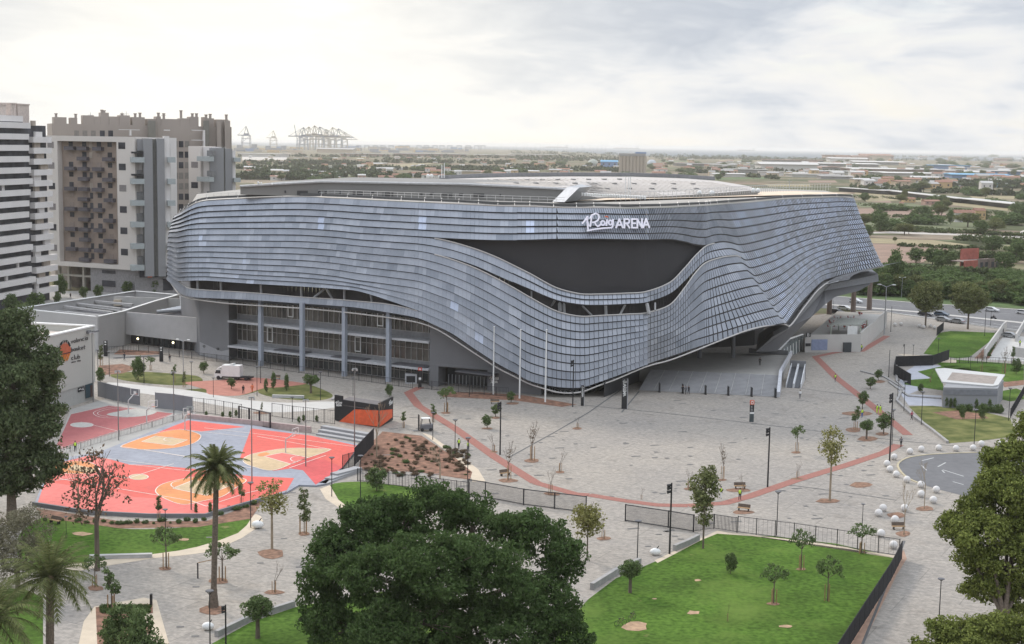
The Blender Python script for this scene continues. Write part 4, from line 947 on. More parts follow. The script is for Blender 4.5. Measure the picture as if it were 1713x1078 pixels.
for r_ in range(15):
    y = 220 + r_ * 17.6
    for x in (124, 138, 152, 167, 181) if r_ == 0 else (287, 299, 309, 289):
        if r_ and y > 345: continue
        a = ov.u(x, y); z = ov(x, y).z; mb = MB(); wbox(mb, ov, a, a + 1.7, z - 2.0, z + .3, .01, .06); part('window', mb, M_win if rr.random() < .35 else mat('shutter', (.22, .20, .18), .7), btow, world=True)
for x0, y0, x1, y1 in ((196, 216.5, 230, 218), (213, 218, 216, 227), (271, 217, 280, 219), (317, 217.5, 338, 219), (317, 234, 338, 235.5), (335, 219, 338, 245)):
    a = ov(x0, y0, 6); b = ov(x1, y1, 6); ua, ub_ = ov.u(x0, y0), ov.u(x1, y0); mb = MB(); wbox(mb, ov, min(ua, ub_), max(ua, ub_), min(a.z, b.z), max(a.z, b.z), 4, 6); part('terrace_frame', mb, M_bwhite, btow, world=True)
for x, y in ((206, 187), (213, 186), (153, 188), (276, 189)):
    p = ov(x, y); u = ov.u(x, y); mb = MB(); mb.tube(ov.uz(u, zt0, -3), ov.uz(u, p.z, -3), .12, .08, 4); mb.tube(ov.uz(u - 1, p.z - 1, -3), ov.uz(u + 1, p.z - 1, -3), .06, .06, 4); part('aerial', mb, M_steel, btow, world=True)
# white framed block in front of it
wa, wb = D(77, 300, 494), D(226, 300, 478); wv = VP(wa, wb)
wblk = thing('framed_apartment_block', 'white framed apartment block with a recessed brown balcony front', 'apartment block', (wa.x, wa.y, 0))
ul, ur = 0, (wb - wa).length; zb, ztp = wv(90, 444).z, wv(80, 227).z
def wq(name, x0, y0, x1, y1, o0, o1, m, par=wblk, vp=wv):
    a, b = vp.u(x0, (y0 + y1) / 2), vp.u(x1, (y0 + y1) / 2); z1, z0 = vp((x0 + x1) / 2, y0).z, vp((x0 + x1) / 2, y1).z
    mb = MB(); wbox(mb, vp, min(a, b), max(a, b), min(z0, z1), max(z0, z1), min(o0, o1), max(o0, o1)); return part(name, mb, m, par, world=True)
ra0, ra1 = wv.u(98, 340), wv.u(196.5, 340); rz0, rz1 = wv(150, 441).z, wv(150, 237).z
for nm, u0, u1, z0, z1 in (('frame_side', 0, ra0, zb, ztp), ('frame_side', ra1, ur, zb, ztp), ('frame_top', ra0, ra1, rz1, ztp), ('frame_bottom', ra0, ra1, zb, rz0)):
    mb = MB(); wbox(mb, wv, u0, u1, z0, z1, -6, 0); part(nm, mb, mat('frame_render', (.62, .575, .53), .85, var=.03, scale=.1), wblk, world=True)
mb = MB(); wbox(mb, wv, ra0 + .01, ra1 - .01, rz0 + .01, rz1 - .01, -6, -2.2); part('recess_wall', mb, mat('recess_brown', (.30, .24, .20), .9, var=.12, scale=.25), wblk, world=True)
NFL = 12; fh = (rz1 - rz0) / NFL
M_balc = mat('balcony_dark', (.10, .09, .10), .6)
cxs = [(.08, .25), (.31, .47), (.56, .72), (.74, .90)]
for k in range(NFL):
    z = rz1 - (k + 1) * fh + .4
    for j, (f0, f1) in enumerate(cxs):
        w = ra1 - ra0
        if j == 1 or (j == 0 and k % 2 == 0) or (j == 2 and k % 2 == (0)) or (j == 3 and k % 2 == 1):
            f0_ = f0 + rr.uniform(-.01, .01); mb = MB(); wbox(mb, wv, ra0 + w * f0_, ra0 + w * f1, z, z + 1.25, -2.18, -.6); part('balcony', mb, M_balc, wblk, world=True)
        mb = MB(); wbox(mb, wv, ra0 + w * (f0 + .04), ra0 + w * (f0 + .11), z + 1.3, z + 2.9, -2.18, -2.1); part('window', mb, rr.choice((M_win, M_win, mat('blind', (.27, .22, .19), .8))), wblk, world=True)
    mb = MB(); w = ra1 - ra0; wbox(mb, wv, ra0 + w * .47, ra0 + w * .52, z + .9, z + 2.9, -2.18, -2.1); part('window', mb, rr.choice((M_win, mat('blind', (.27, .22, .19), .8), M_beige)), wblk, world=True)
for k in range(6):
    wq('window', 79.5 + k * 1.1, 237.5 + k * 34.4, 90 + k * 1.1, 248 + k * 34.4, .01, .06, mat('blind_grey', (.22, .20, .195), .7) if k in (0, 1, 3, 5) else M_win)
    wq('window', 198 + k * .9, 238.5 + k * 35.6, 209.5 + k * .9, 249.5 + k * 35.6, .01, .06, M_win if k != 2 else mat('blind_grey', (.22, .20, .195), .7))
# side face, balconies and grey fins
sa, sb = wb, D(292, 300, 483); sv = VP(sa, sb)
M_fin = mat('grey_fin', (.255, .255, .26), .8, var=.04, scale=.1)
def sq(name, x0, y0, x1, y1, o0, o1, m): return wq(name, x0, y0, x1, y1, o0, o1, m, wblk, sv)
sq('side_wall', 229, 240, 288, 460, -2.6, -1.5, M_bwhite)
mb = MB(); wbox(mb, wv, 0, ur, zb, ztp - .1, -22, -6.02); part('core', mb, M_bwhite, wblk, world=True)
sq('grey_fin', 229.5, 233, 254, 232.5 + 20, -1.4, .3, M_fin)
sq('grey_fin', 240, 232, 255, 462, -1.4, 2.0, M_fin); sq('grey_fin', 262, 232, 274.5, 462, -1.4, 2.2, M_fin)
sq('dark_slot', 255, 233, 262, 462, -1.4, .8, mat('slot_olive', (.15, .148, .135), .8)); sq('white_pier', 274.6, 228, 283.5, 455, -1.4, 1.2, M_bwhite)
for k in range(6):
    y = 263 + k * 36; sq('balcony', 218, y, 240, y + 9, -1, 2.4, mat('glass_balcony', (.36, .39, .39), .4, var=.06)); sq('recess', 229, y - 14, 239.5, y - .5, -1.4, -.3, mat('recess_grey', (.19, .19, .19), .8))
    sq('balcony', 278, y, 291, y + 9, 1.3, 3.2, mat('glass_balcony', (.36, .39, .39), .4, var=.06))
for y in (254, 291): sq('awning', 219, y, 238, y + 3, 0, 2.6, M_dark)
# plinth storeys
gz = 0
mb = MB(); u0 = wv.u(148, 455); wbox(mb, wv, u0, ur + .0, 0, zb - .02, -14, -1.0); part('plinth', mb, mat('plinth_grey', (.27, .26, .26), .8), wblk, world=True)
sq('plinth', 226, 462, 300, 500, -3, -.5, mat('plinth_grey', (.27, .26, .26), .8))
sq('shop_glazing', 234, 453, 283, 464, -.4, -.2, M_win); sq('orange_panel', 247, 451, 254.5, 464.5, -.1, .1, M_orange)
wq('window', 168, 453, 190, 458, -.9, -.8, M_win); wq('window', 168, 470, 190, 480, -.9, -.8, M_win); sq('doorway', 273, 467, 290, 486, -.4, -.3, M_win)
for x in (90, 106, 131, 160):
    wq('pillar', x, 447, x + 3, 490, -3, -2, mat('pillar_beige', (.40, .37, .32), .8))
wq('beam', 90, 461, 162, 464, -3.5, -1.9, mat('pillar_beige', (.40, .37, .32), .8)); wq('gallery_back', 86, 448, 160, 488, -14, -9, mat('gallery_back', (.16, .13, .11), .8, var=.5, scale=.3))
# second white block further right
fa, fb = D(316, 300, 512), D(345, 300, 508); fv = VP(fa, fb)
fb2, fc2 = D(345, 300, 508), D(390, 300, 512); fs = VP(fb2, fc2)
blk2 = thing('slim_apartment_block', 'slim white apartment block with pale glass balconies rising behind the arena corner', 'apartment block', (fa.x, fa.y, 0))
wq('front_wall', 316, 245, 336, 420, -8, 0, mat('frame_render', (.62, .575, .53), .85), blk2, fv)
wq('side_wall', 336.5, 246, 352, 420, -8, -1.2, M_bwhite, blk2, fv)
wq('grey_fin', 351, 248, 374, 420, -8, .8, M_fin, blk2, fs); wq('grey_fin', 377, 249, 389, 420, -8, .2, M_fin, blk2, fs); wq('dark_slot', 374.1, 246, 376.9, 420, -8, 0, mat('slot_olive', (.15, .148, .135), .8), blk2, fs)
wq('white_pier', 389.5, 252, 395, 420, -6, -.5, M_bwhite, blk2, fs)
for k in range(5):
    y = 262 + k * 34
    wq('balcony', 337, y, 358, y + 8, 0, 2.4, mat('glass_balcony', (.36, .39, .39), .4), blk2, fv); wq('balcony', 390, y + 2, 401, y + 9, -.5, 1.5, mat('glass_balcony', (.36, .39, .39), .4), blk2, fs)
    wq('recess', 349, y - 10, 357, y - .5, -1.1, .9, mat('recess_grey', (.19, .19, .19), .8), blk2, fv)
    wq('window', 320, y + 9, 331, y + 19, .01, .06, M_win if k % 2 else mat('blind_grey', (.22, .20, .195), .7), blk2, fv)
# ---------------- sports club hall with the ball emblem
M_hall = mat('hall_panels', (.44, .435, .40), .8, var=.03, scale=.1)
ha, hb = G(110, 683), G(160, 667); hv = VP(hb, ha)
hall = thing('club_hall', 'pale club hall with an orange basketball emblem and lettering on its side wall', 'sports hall', (hb.x, hb.y, 0))
zh = hv(159.6, 546).z; Lh = 60
mb = MB(); wbox(mb, hv, 0, Lh, zh * .0 + 3.4, zh, -.6, 0)
part('front_wall', mb, M_hall, hall, world=True)
mb = MB(); wbox(mb, hv, 0.3, Lh, 0, 3.38, -.6, -.15); part('base_wall', mb, mat('hall_base', (.36, .36, .34), .8, var=.04), hall, world=True)
bk_ = -34
mb = MB(); wbox(mb, hv, 0, .6, 0, zh, bk_, -.62); wbox(mb, hv, .62, Lh, 0, zh, bk_, bk_ + .6); wbox(mb, hv, Lh - .6, Lh, 0, zh, bk_ + .62, -.62); part('rear_walls', mb, M_hall, hall, world=True)
mb = MB(); wbox(mb, hv, .62, Lh - .62, zh - 1.6, zh - 1.2, bk_ + .62, -.62); part('roof', mb, mat('hall_roof', (.52, .45, .39), .9, var=.06, scale=.3), hall, world=True)
mb = MB(); wbox(mb, hv, -.15, Lh, zh + .003, zh + .28, -.9, .15); wbox(mb, hv, -.15, .75, zh + .003, zh + .28, bk_, -.92); part('coping', mb, M_white, hall, world=True)
wq('door', 143, 642.5, 156, 665, .0, .06, mat('teal_door', (.03, .06, .075), .5), hall, hv)
wq('door', 150.5, 644, 155.5, 664, .07, .1, mat('brown_door', (.07, .04, .035), .5), hall, hv)
wq('notice_panel', 130.5, 648, 141, 655, .0, .06, M_black, hall, hv)
mb = MB(); strokes(mb, [[(132, 652.5), (134, 650.5), (136, 652)], [(137, 650), (140, 649.5)], [(137, 652.5), (140, 652)]], lambda x, y: hv(x, y, .1), .9, .04); part('notice_mark', mb, M_white, hall, world=True)
def hf(x, y): return hv(x / 2.695, 480 + y / 2.695, .03)
mb = MB(); cc = (295, 285)
def disc(mb, f, c, r, ry, a0, a1, n=24):
    pts = [f(c[0] + r * math.cos(R(a0 + (a1 - a0) * i / n)), c[1] + ry * math.sin(R(a0 + (a1 - a0) * i / n))) for i in range(n + 1)]; q = [p for p in pts]; mb.hexa([p + hv.n * .0 for p in q], [p + hv.n * .05 for p in q])
disc(mb, hf, (294, 285), 25, 36, 0, 360); part('emblem_ball', mb, mat('emblem_red', (.46, .12, .06), .6), hall, world=True)
mb = MB(); strokes(mb, [[(272, 262), (280, 250), (296, 245), (308, 255), (313, 266)], [(274, 256), (284, 246), (300, 244), (311, 258)]], lambda x, y: hf(x, y) + hv.n * .06, 7, .05); part('emblem_cap', mb, M_black, hall, world=True)
mb = MB(); strokes(mb, [[(282, 245), (280, 258)], [(291, 243), (290, 257)], [(300, 244), (300, 257)]], lambda x, y: hf(x, y) + hv.n * .12, 2, .05); part('emblem_gaps', mb, M_hall, hall, world=True)
mb = MB(); strokes(mb, [[(270, 306), (318, 295)]], lambda x, y: hf(x, y) + hv.n * .07, 3.5, .05); strokes(mb, [[(269, 268), (262, 290), (271, 303)]], lambda x, y: hf(x, y) + hv.n * .07, 4, .05); part('emblem_hoop', mb, M_black, hall, world=True)
mb = MB(); strokes(mb, [[(274, 310), (283, 334), (292, 306), (301, 333), (313, 302)], [(282, 309), (278, 328)], [(302, 305), (306, 325)], [(290, 312), (292, 335)]], lambda x, y: hf(x, y) + hv.n * .07, 3.2, .05); part('emblem_net', mb, mat('emblem_amber', (.62, .22, .04), .6), hall, world=True)
# lettering in simple strokes
GL = {'v': [[(0, 4), (3, 12), (6, 4)]], 'a': [circ(3, 8, 3, 4), [(6, 4), (6, 12)]], 'l': [[(1, -2), (1, 12)]], 'e': [circ(3, 8, 3, 4, -0, -300), [(0, 8), (6, 8)]], 'n': [[(0, 12), (0, 4)], circ(3, 7, 3, 3, 180, 360), [(6, 7), (6, 12)]],
      'c': [circ(3, 8, 3, 4, -50, -310)], 'i': [[(1, 4), (1, 12)], [(1, 0), (1, 1)]], 'b': [circ(3, 8, 3, 4), [(0, -2), (0, 12)]], 's': [[(6, 5), (3, 4), (0, 5.5), (1, 7.5), (5, 8.5), (6, 10.5), (3, 12), (0, 11)]], 'k': [[(0, -2), (0, 12)], [(5, 4), (0, 8.5), (6, 12)]],
      't': [[(2, 0), (2, 12), (4, 12)], [(0, 4), (5, 4)]], 'u': [[(0, 4), (0, 9)], circ(3, 9, 3, 3, 180, 0), [(6, 4), (6, 12)]], 'd': [circ(3, 8, 3, 4), [(6, -2), (6, 12)]], '1': [[(1, 2), (3, 0), (3, 12)]], '9': [circ(3, 4, 3, 4), [(6, 4), (5, 12)]], '8': [circ(3, 3, 2.6, 3), circ(3, 9, 3, 3)], '6': [circ(3, 8, 3, 4), [(1, 6), (4, 0)]]}
def write(mb, txt, f, x0, y0, dx, dy, sc, w, lsp=9, vsp=0):
    x = 0
    for ch in txt:
        if ch != ' ' and ch in GL:
            for pl in GL[ch]: strokes(mb, [[(x0 + (x + px_) * dx * sc, y0 + (x + px_) * dy * sc + py_ * sc) for px_, py_ in pl]], f, w, .04)
        x += 3.5 if ch in 'il' else lsp
mb = MB(); hz = lambda x, y: hf(x, y) + hv.n * .02
write(mb, 'valencia', hz, 320, 240, 1, -.23, 1.28, 3); write(mb, 'basket', hz, 321, 277, 1, -.21, 1.25, 3); write(mb, 'club', hz, 322, 313, 1, -.19, 1.35, 3); write(mb, 'since 1986', hz, 322, 337, 1, -.18, .5, 1.2)
part('hall_lettering', mb, mat('lettering_grey', (.12, .115, .11), .7), hall, world=True)
wq('wall_lamp', 144, 553, 149, 558, .02, .5, M_concd, hall, hv); wq('wall_lamp', 153, 553, 162, 556, .02, .5, M_concd, hall, hv)
# ---------------- low annex joining the hall and the arena
zx = 8.5
A_ = [G(x, y, zx) for x, y in ((28, 517), (163, 531), (207, 522), (260, 505), (300, 494), (225.5, 487.5))]
annex = thing('annex_building', 'low white annex with an open plant roof between the club hall and the arena', 'annex', (A_[1].x, A_[1].y, 0))
mb = MB()
for i, (a, b) in enumerate(zip(A_, A_[1:] + A_[:1])):
    t = (b - a); t.z = 0; t.normalize(); n_ = Vector((-t.y, t.x, 0)) * .5
    mb.hexa([V3(a, 0), V3(b, 0), V3(b, 0) + n_, V3(a, 0) + n_], [a, b, b + n_, a + n_])
part('wall', mb, mat('annex_panels', (.42, .41, .40), .8, var=.04, scale=.3), annex, world=True)
mb = MB()
for i, (a, b) in enumerate(zip(A_, A_[1:] + A_[:1])):
    t = (b - a); t.z = 0; t.normalize(); n_ = Vector((-t.y, t.x, 0)) * .7; o_ = Vector((t.y, -t.x, 0)) * .05
    mb.hexa([a + o_ + Vector((0, 0, .003)), b + o_ + Vector((0, 0, .003)), b + n_ + Vector((0, 0, .003)), a + n_ + Vector((0, 0, .003))], [p + Vector((0, 0, .2)) for p in (a + o_, b + o_, b + n_, a + n_)])
part('coping', mb, M_white, annex, world=True)
mb = MB(); mb.poly([V3(p, 5.6) for p in A_]); part('roof', mb, mat('annex_roof', (.125, .12, .125), .9, var=.2, scale=.2), annex, world=True)
for i, (x0, y0, x1, y1) in enumerate(((90, 523, 165, 531), (105, 515, 185, 525), (122, 510, 200, 519), (145, 505, 220, 512), (176, 497, 262, 503))):
    a, b = G(x0, y0, 7.2), G(x1, y1, 7.2); mb = MB(); t = (b - a).normalized(); n_ = Vector((-t.y, t.x, 0)); mb.hexa([a, b, b + n_ * 1.0, a + n_ * 1.0], [p + Vector((0, 0, .5)) for p in (a, b, b + n_ * 1.0, a + n_ * 1.0)]); part('roof_beam', mb, mat('roof_beam', (.36, .35, .34), .8), annex, world=True)
for i, (x0, y0, x1, y1) in enumerate(((100, 525, 160, 532), (130, 513, 200, 522), (160, 505, 225, 510))):
    a, b = G(x0, y0, 6.2), G(x1, y1, 6.2); mb = MB(); mb.hexa([a, b, b + Vector((1, 5, 0)), a + Vector((1, 5, 0))], [p + Vector((0, 0, .3)) for p in (a, b, b + Vector((1, 5, 0)), a + Vector((1, 5, 0)))]); part('roof_panel', mb, mat('roof_panel', (.33, .32, .31), .8, var=.2), annex, world=True)
a, b = G(190, 496, zx), G(300, 500, zx); mb = MB(); mb.hexa([V3(a, 5.7), V3(b, 5.7), V3(b, 5.7) + Vector((0, .4, 0)), V3(a, 5.7) + Vector((0, .4, 0))], [p for p in (a, b, b + Vector((0, .4, 0)), a + Vector((0, .4, 0)))]); part('cross_parapet', mb, M_conc, annex, world=True)
p = G(196, 509, 6.5); mb = MB(); mb.box(p.x - 1, p.x + 1, p.y, p.y + 2, 6, 7.6); part('air_unit', mb, M_sand, annex, world=True)
wg = VP(G(207, 576), G(330, 591)); u1 = (G(330, 591) - G(207, 576)).length; zw0 = 2.6
zwt = [wg(207, 522).z, wg(330, 532).z]
wing = thing('annex_wing', 'pale panelled wing over a dark glazed ground floor with two lit lamps', 'annex wing', G(268, 583))
mb = MB(); mb.hexa([wg.uz(0, zw0, 0), wg.uz(u1, zw0, 0), wg.uz(u1, zw0, -8), wg.uz(0, zw0, -8)], [wg.uz(0, zwt[0], 0), wg.uz(u1, zwt[1], 0), wg.uz(u1, zwt[1] - .0, -.6), wg.uz(0, zwt[0], -.6)]); part('panel_wall', mb, mat('annex_panels2', (.40, .39, .385), .8, var=.05, scale=.5), wing, world=True)
mb = MB(); wbox(mb, wg, 0, u1, 0, zw0 - .02, -8, -2.5); part('ground_glazing', mb, M_glass, wing, world=True)
mb = MB(); wbox(mb, wg, .2, u1 + 6, 6.2, 6.6, -26, -.7); part('roof', mb, mat('annex_roof', (.125, .12, .125)), wing, world=True)
mb = MB()
for k in range(14): u = u1 * (k + .5) / 14; wbox(mb, wg, u, u + .15, 0, zw0 - .03, -2.4, -2.2)
part('mullions', mb, M_dark, wing, world=True)
for k in range(5): a = G(262 + k * 8, 522 - k * 1.5, 7.5); mb = MB(); mb.tube(a, a + Vector((6, 3 + k, .2)), .5, .5, 8); part('roof_duct', mb, M_steel, wing, world=True)
for x, y in ((230.5, 567), (289.5, 573.5)):
    p = wg(x, y, .3); mb = MB(); mb.ell(p, .28, .28, .28, 8, 6); part('lit_lamp', mb, mat('lamp_glow', (1, .85, .55), .5, emit=3.0), wing, world=True)
# ---------------- restaurant terrace on the right
tz = 4.6
q0, q1, q2, q3 = G(1346, 590), G(1439, 589), G(1483, 547), G(1400, 540)
terr = thing('terrace_building', 'white walled restaurant terrace with planters beside the avenue, marked with a letter B', 'terrace', q0)
mb = MB(); mb.prism([q0, q1, q2, q3], 0, tz - 1.1); part('body', mb, mat('terrace_wall', (.46, .445, .42), .8, var=.04, scale=.3), terr, world=True)
tv, tv2 = VP(q0, q1), VP(q1, q2); La, Lb2 = (q1 - q0).length, (q2 - q1).length
mb = MB(); wbox(mb, tv, 0, La, tz - 1.09, tz, -.4, 0); part('parapet', mb, mat('terrace_wall', (.46, .445, .42)), terr, world=True)
mb = MB(); wbox(mb, tv2, .4, Lb2, tz - 1.09, tz + .4, -.4, 0); part('parapet', mb, mat('terrace_wall', (.46, .445, .42)), terr, world=True)
wq('blue_panel', 1357, 568, 1384, 586, .02, .1, mat('blue_panel', (.22, .26, .38), .5), terr, tv); wq('dark_door', 1410, 573, 1423, 589, .02, .5, mat('door_dark', (.045, .05, .055), .5), terr, tv)
wq('letter_panel', 1348, 557, 1356, 564, .02, .12, M_black, terr, tv); wq('letter_panel', 1347.5, 574.5, 1356, 579.5, .02, .12, M_dark, terr, tv)
mb = MB(); strokes(mb, [[(1350.7, 558.3), (1350.7, 562.7), (1353, 562.7), (1353.6, 561.6), (1353, 560.5), (1350.7, 560.5)], [(1353, 560.5), (1353.3, 559.2), (1352.6, 558.3), (1350.7, 558.3)]], lambda x, y: tv(x, y, .15), .8, .04); part('letter_mark', mb, M_white, terr, world=True)
mb = MB(); a, b = G(1385, 556, tz), G(1436, 560, tz)
def tp(u, v): return V3(q0, tz - 1.1).lerp(V3(q1, tz - 1.1), u).lerp(V3(q3, tz - 1.1).lerp(V3(q2, tz - 1.1), u), v)
rr = random.Random(9)
kx = thing('terrace_pergola', 'pale green framed pergola standing on the restaurant terrace', 'pergola', tp(.62, .12))
def mk_tt():
    r = thing('terrace_table', 'small table with chairs on the restaurant terrace', 'table'); mb = MB(); mb.tube((0, 0, .7), (0, 0, .76), .5, .5, 12); part('tabletop', mb, M_white, r); mb = MB(); mb.tube((0, 0, 0), (0, 0, .7), .06, .06, 6); part('leg', mb, M_dark, r)
    for s in (-1, 1): mb = MB(); mb.box(s * .8 - .22, s * .8 + .22, -.22, .22, .40, .47); mb.box(s * .98 - .04, s * .98 + .04, -.22, .22, .471, .95); part('chair', mb, mat('rust_seat', (.30, .06, .05), .7), r)
    return r
K_tt = Kind(mk_tt)
for i in range(22): K_tt.put(tp(rr.uniform(.06, .95), rr.uniform(.36, .95)), rr.uniform(0, 3), 1, 'small table with chairs on the restaurant terrace', 'tables on the restaurant terrace')
c4 = [tp(.42, .06), tp(.95, .06), tp(.95, .30), tp(.42, .30)]
for i, p in enumerate(c4): mb = MB(); mb.tube(p, p + Vector((0, 0, 3.0)), .16, .16, 6); part('post', mb, mat('pale_green', (.36, .40, .33), .6), kx, world=True)
mb = MB(); mb.hexa([p + Vector((0, 0, 3.0)) for p in c4], [p + Vector((0, 0, 3.3)) for p in c4]); part('roof', mb, mat('pale_green_roof', (.30, .31, .28), .7, var=.2), kx, world=True)
mb = MB(); a, b = tp(.72, .06), tp(.9, .06); mb.hexa([a, b, b + Vector((0, .2, 0)), a + Vector((0, .2, 0))], [p + Vector((0, 0, 2.9)) for p in (a, b, b + Vector((0, .2, 0)), a + Vector((0, .2, 0)))]); part('white_door', mb, M_white, kx, world=True)
# ---------------- small pavilion with a pointed white roof on the right
pz = 4.2
pr = [G(x, y, pz) for x, y in ((1576, 641), (1564, 619), (1580, 618), (1681, 629), (1670, 646), (1660, 648))]
pav = thing('pavilion', 'low grey pavilion with a pointed white roof slab standing in the right hand lawn', 'pavilion', G(1576, 680))
w4 = [G(1576, 682), G(1667, 684), G(1677, 668), G(1590, 664)]
mb = MB(); mb.prism(w4, 0, pz - .02); part('wall', mb, mat('pavilion_grey', (.25, .255, .265), .7, var=.04, scale=.3), pav, world=True)
pv2 = VP(w4[0], w4[1]); mb = MB(); wbox(mb, pv2, 0, (w4[1] - w4[0]).length, pz - 1.5, pz - .4, .01, .12); part('upper_band', mb, mat('pavilion_band', (.18, .19, .21), .6), pav, world=True)
mb = MB(); mb.hexa(pr, [p + Vector((0, 0, .5)) for p in pr]) if False else mb.hexa(list(reversed(pr)), [p + Vector((0, 0, .28)) for p in reversed(pr)]); part('roof_slab', mb, mat('pavilion_roof', (.46, .46, .45), .7, var=.04), pav, world=True)
ri = [G(x, y, pz + .29) for x, y in ((1584, 636), (1593, 623), (1669, 630), (1662, 643))]
mb = MB(); mb.poly(list(reversed(ri))); part('roof_gravel', mb, mat('roof_gravel', (.27, .235, .21), .95, var=.15, scale=1), pav, world=True)
# walled service yard at the right edge
yv = thing('service_yard', 'white walled service yard with a ramp at the far right beside the avenue', 'walled yard', G(1655, 600))
for i, (a, b, h) in enumerate((((1648, 601), (1679, 556), 2.6), ((1679, 556), (1684, 552), 2.6), ((1700, 572), (1716, 545), 2.2), ((1693, 596), (1740, 602), 2.4))):
    a, b = G(*a), G(*b); t = (b - a).normalized(); n_ = Vector((-t.y, t.x, 0)) * .4; mb = MB(); mb.hexa([a, b, b + n_, a + n_], [p + Vector((0, 0, h)) for p in (a, b, b + n_, a + n_)]); part('wall', mb, mat('yard_wall', (.47, .455, .43), .8, var=.04), yv, world=True)
sheet('yard_floor', [(1652, 602), (1680, 560), (1740, 566), (1740, 606)], M_conc, .014)
# ================================================================== SPORTS COURTS
CZ = .25
def court_mat(name, c): return mat(name, c, .75, var=.10, scale=1.3, spec=.3, noise2=.16)
C_grey, C_red, C_pink, C_or, C_tan, C_dred = court_mat('court_grey', (.27, .285, .33)), court_mat('court_red', (.64, .11, .085)), court_mat('court_pink', (.69, .165, .14)), court_mat('court_orange', (.66, .25, .09)), court_mat('court_tan', (.54, .40, .24)), court_mat('court_dark_red', (.34, .10, .10))
outline = [(58, 845), (85, 777), (110, 768), (165, 759), (300, 706), (320, 702), (425, 714), (597, 745), (600, 752), (573, 783), (545, 812), (528, 815), (500, 814), (480, 826), (437, 836), (342, 864), (250, 864)]
mb = MB(); pts = [G(x, y) for x, y in reversed(outline)]; mb.prism(pts, 0, CZ); struct('court_base', mb, C_grey)
for c_, k_ in ((C_red, .8), (C_pink, .8), (C_or, .8), (C_grey, 1.15), (C_tan, .85)): patchy(c_, tuple(v * k_ + .02 for v in c_.node_tree.nodes['Principled BSDF'].inputs['Base Color'].links[0].from_node.inputs[6].links[0].from_node.color_ramp.elements[0].color[:3]), .5, .8, .35)
def cs(name, pix, m, k): return sheet(name, pix, m, CZ + .006 * k)
cs('court_surface', [(62, 844), (84, 781), (110, 772), (150, 762), (185, 769), (215, 777), (260, 779), (319, 784), (420, 797), (492, 800), (480, 820), (437, 834), (342, 861), (250, 862)], C_red, 1)
cs('court_surface', [(62, 844), (76, 806), (150, 817), (200, 824), (225, 832), (330, 838), (380, 846), (342, 861), (250, 862)], C_pink, 2)
cs('court_surface', [(84, 781), (150, 762), (185, 769), (190, 785), (150, 803), (78, 800)], C_pink, 2)
cs('court_surface', [(256, 727), (290, 713), (315, 703.5), (410, 714.5), (336, 722), (310, 720), (289, 719)], C_red, 1)
cs('court_surface', [(420, 717), (520, 729), (598, 746), (590, 760), (573, 782), (528, 811), (507, 787), (500, 782), (457, 788), (401, 768)], C_red, 1)
cs('court_surface', [(515, 768), (545, 770), (573, 782), (528, 811), (507, 787), (480, 783)], court_mat('court_red2', (.56, .085, .085)), 2)
def half(name, pix, m, k, line=True):
    pts = smooth(pix, 5); cs(name, pts, m, k); return pts
LN = []
a = half('court_key_area', [(202, 747), (222, 738), (255, 727), (289, 719.5), (312, 720), (330, 725), (336, 731), (325, 741), (295, 749), (252, 752), (218, 750.5)], C_or, 2); LN.append(a + a[:1])
cs('court_key', [(237, 739), (260, 729.5), (314, 736), (289, 745.5)], C_tan, 3); LN.append([(237, 739), (260, 729.5), (314, 736), (289, 745.5), (237, 739)])
a = half('court_key_area', [(407, 768), (418, 761), (439, 756), (470, 751), (499, 749.5), (530, 750.5), (552, 753), (500, 771), (457, 787), (425, 781), (410, 775)], C_tan, 3); LN.append(a + a[:1])
cs('court_key', [(442, 763.5), (472, 757.5), (515, 765.5), (487, 776.5)], C_pink, 4); LN.append([(442, 763.5), (472, 757.5), (515, 765.5), (487, 776.5), (442, 763.5)])
a = half('court_key_area', [(86, 779), (122, 771.5), (148, 773), (162, 780), (166, 788), (150, 792), (120, 792.5), (92, 790)], C_or, 3); LN.append(a + a[:1])
cs('court_key', [(125, 777), (165, 786), (150, 791), (112, 786)], C_tan, 4)
a = half('court_key_area', [(261, 824), (265, 814), (282, 806.5), (319, 799), (356, 796), (395, 799), (412, 804), (393, 817), (371, 831), (340, 838), (308, 844), (280, 836)], C_or, 3); LN.append(a + a[:1])
cs('court_key', [(289, 817), (323, 803.5), (390, 810.5), (345, 829)], C_tan, 4); LN.append([(289, 817), (323, 803.5), (390, 810.5), (345, 829), (289, 817)])
cs('court_circle', circ(232, 798, 16, 4.6, 0, 350, 20), C_tan, 4); LN.append(circ(232, 798, 16, 4.8, 0, 360, 24)); LN.append(circ(352, 822, 12, 4, 120, 330)); LN.append(circ(300, 811, 14, 6, 90, 270)); LN.append(circ(286, 735, 12, 3.5, 90, 290)); LN.append(circ(500, 768, 14, 5, 100, 300))
cs('court_semicircle', [(430, 762), (434, 759), (445, 757), (452, 759), (444, 763), (436, 764)], C_or, 4)
LN += [[(70, 806), (130, 800), (178, 795), (215, 800), (290, 776)], [(100, 801), (320, 838), (345, 847)], [(170, 766), (290, 781)], [(215, 777), (400, 797)], [(240, 752), (320, 765), (420, 783)], [(342, 716), (430, 726), (598, 748)], [(202, 747), (330, 767)], [(300, 718), (414, 731)], [(555, 752), (430, 730)], [(484, 783), (545, 762)], [(345, 847), (412, 825), (470, 812)]]
mb = MB()
for pl in LN:
    pp = [G(x, y, CZ + .036) for x, y in pl]
    for p, q in zip(pp[:-1], pp[1:]):
        t = (q - p)
        if t.length < .05: continue
        t.normalize(); s_ = Vector((-t.y, t.x, 0)) * .075; mb.quad(p - s_ - t * .05, q - s_ + t * .05, q + s_ + t * .05, p + s_ - t * .05)
struct('court_lines', mb, mat('court_line_paint', (.72, .64, .58), .7))
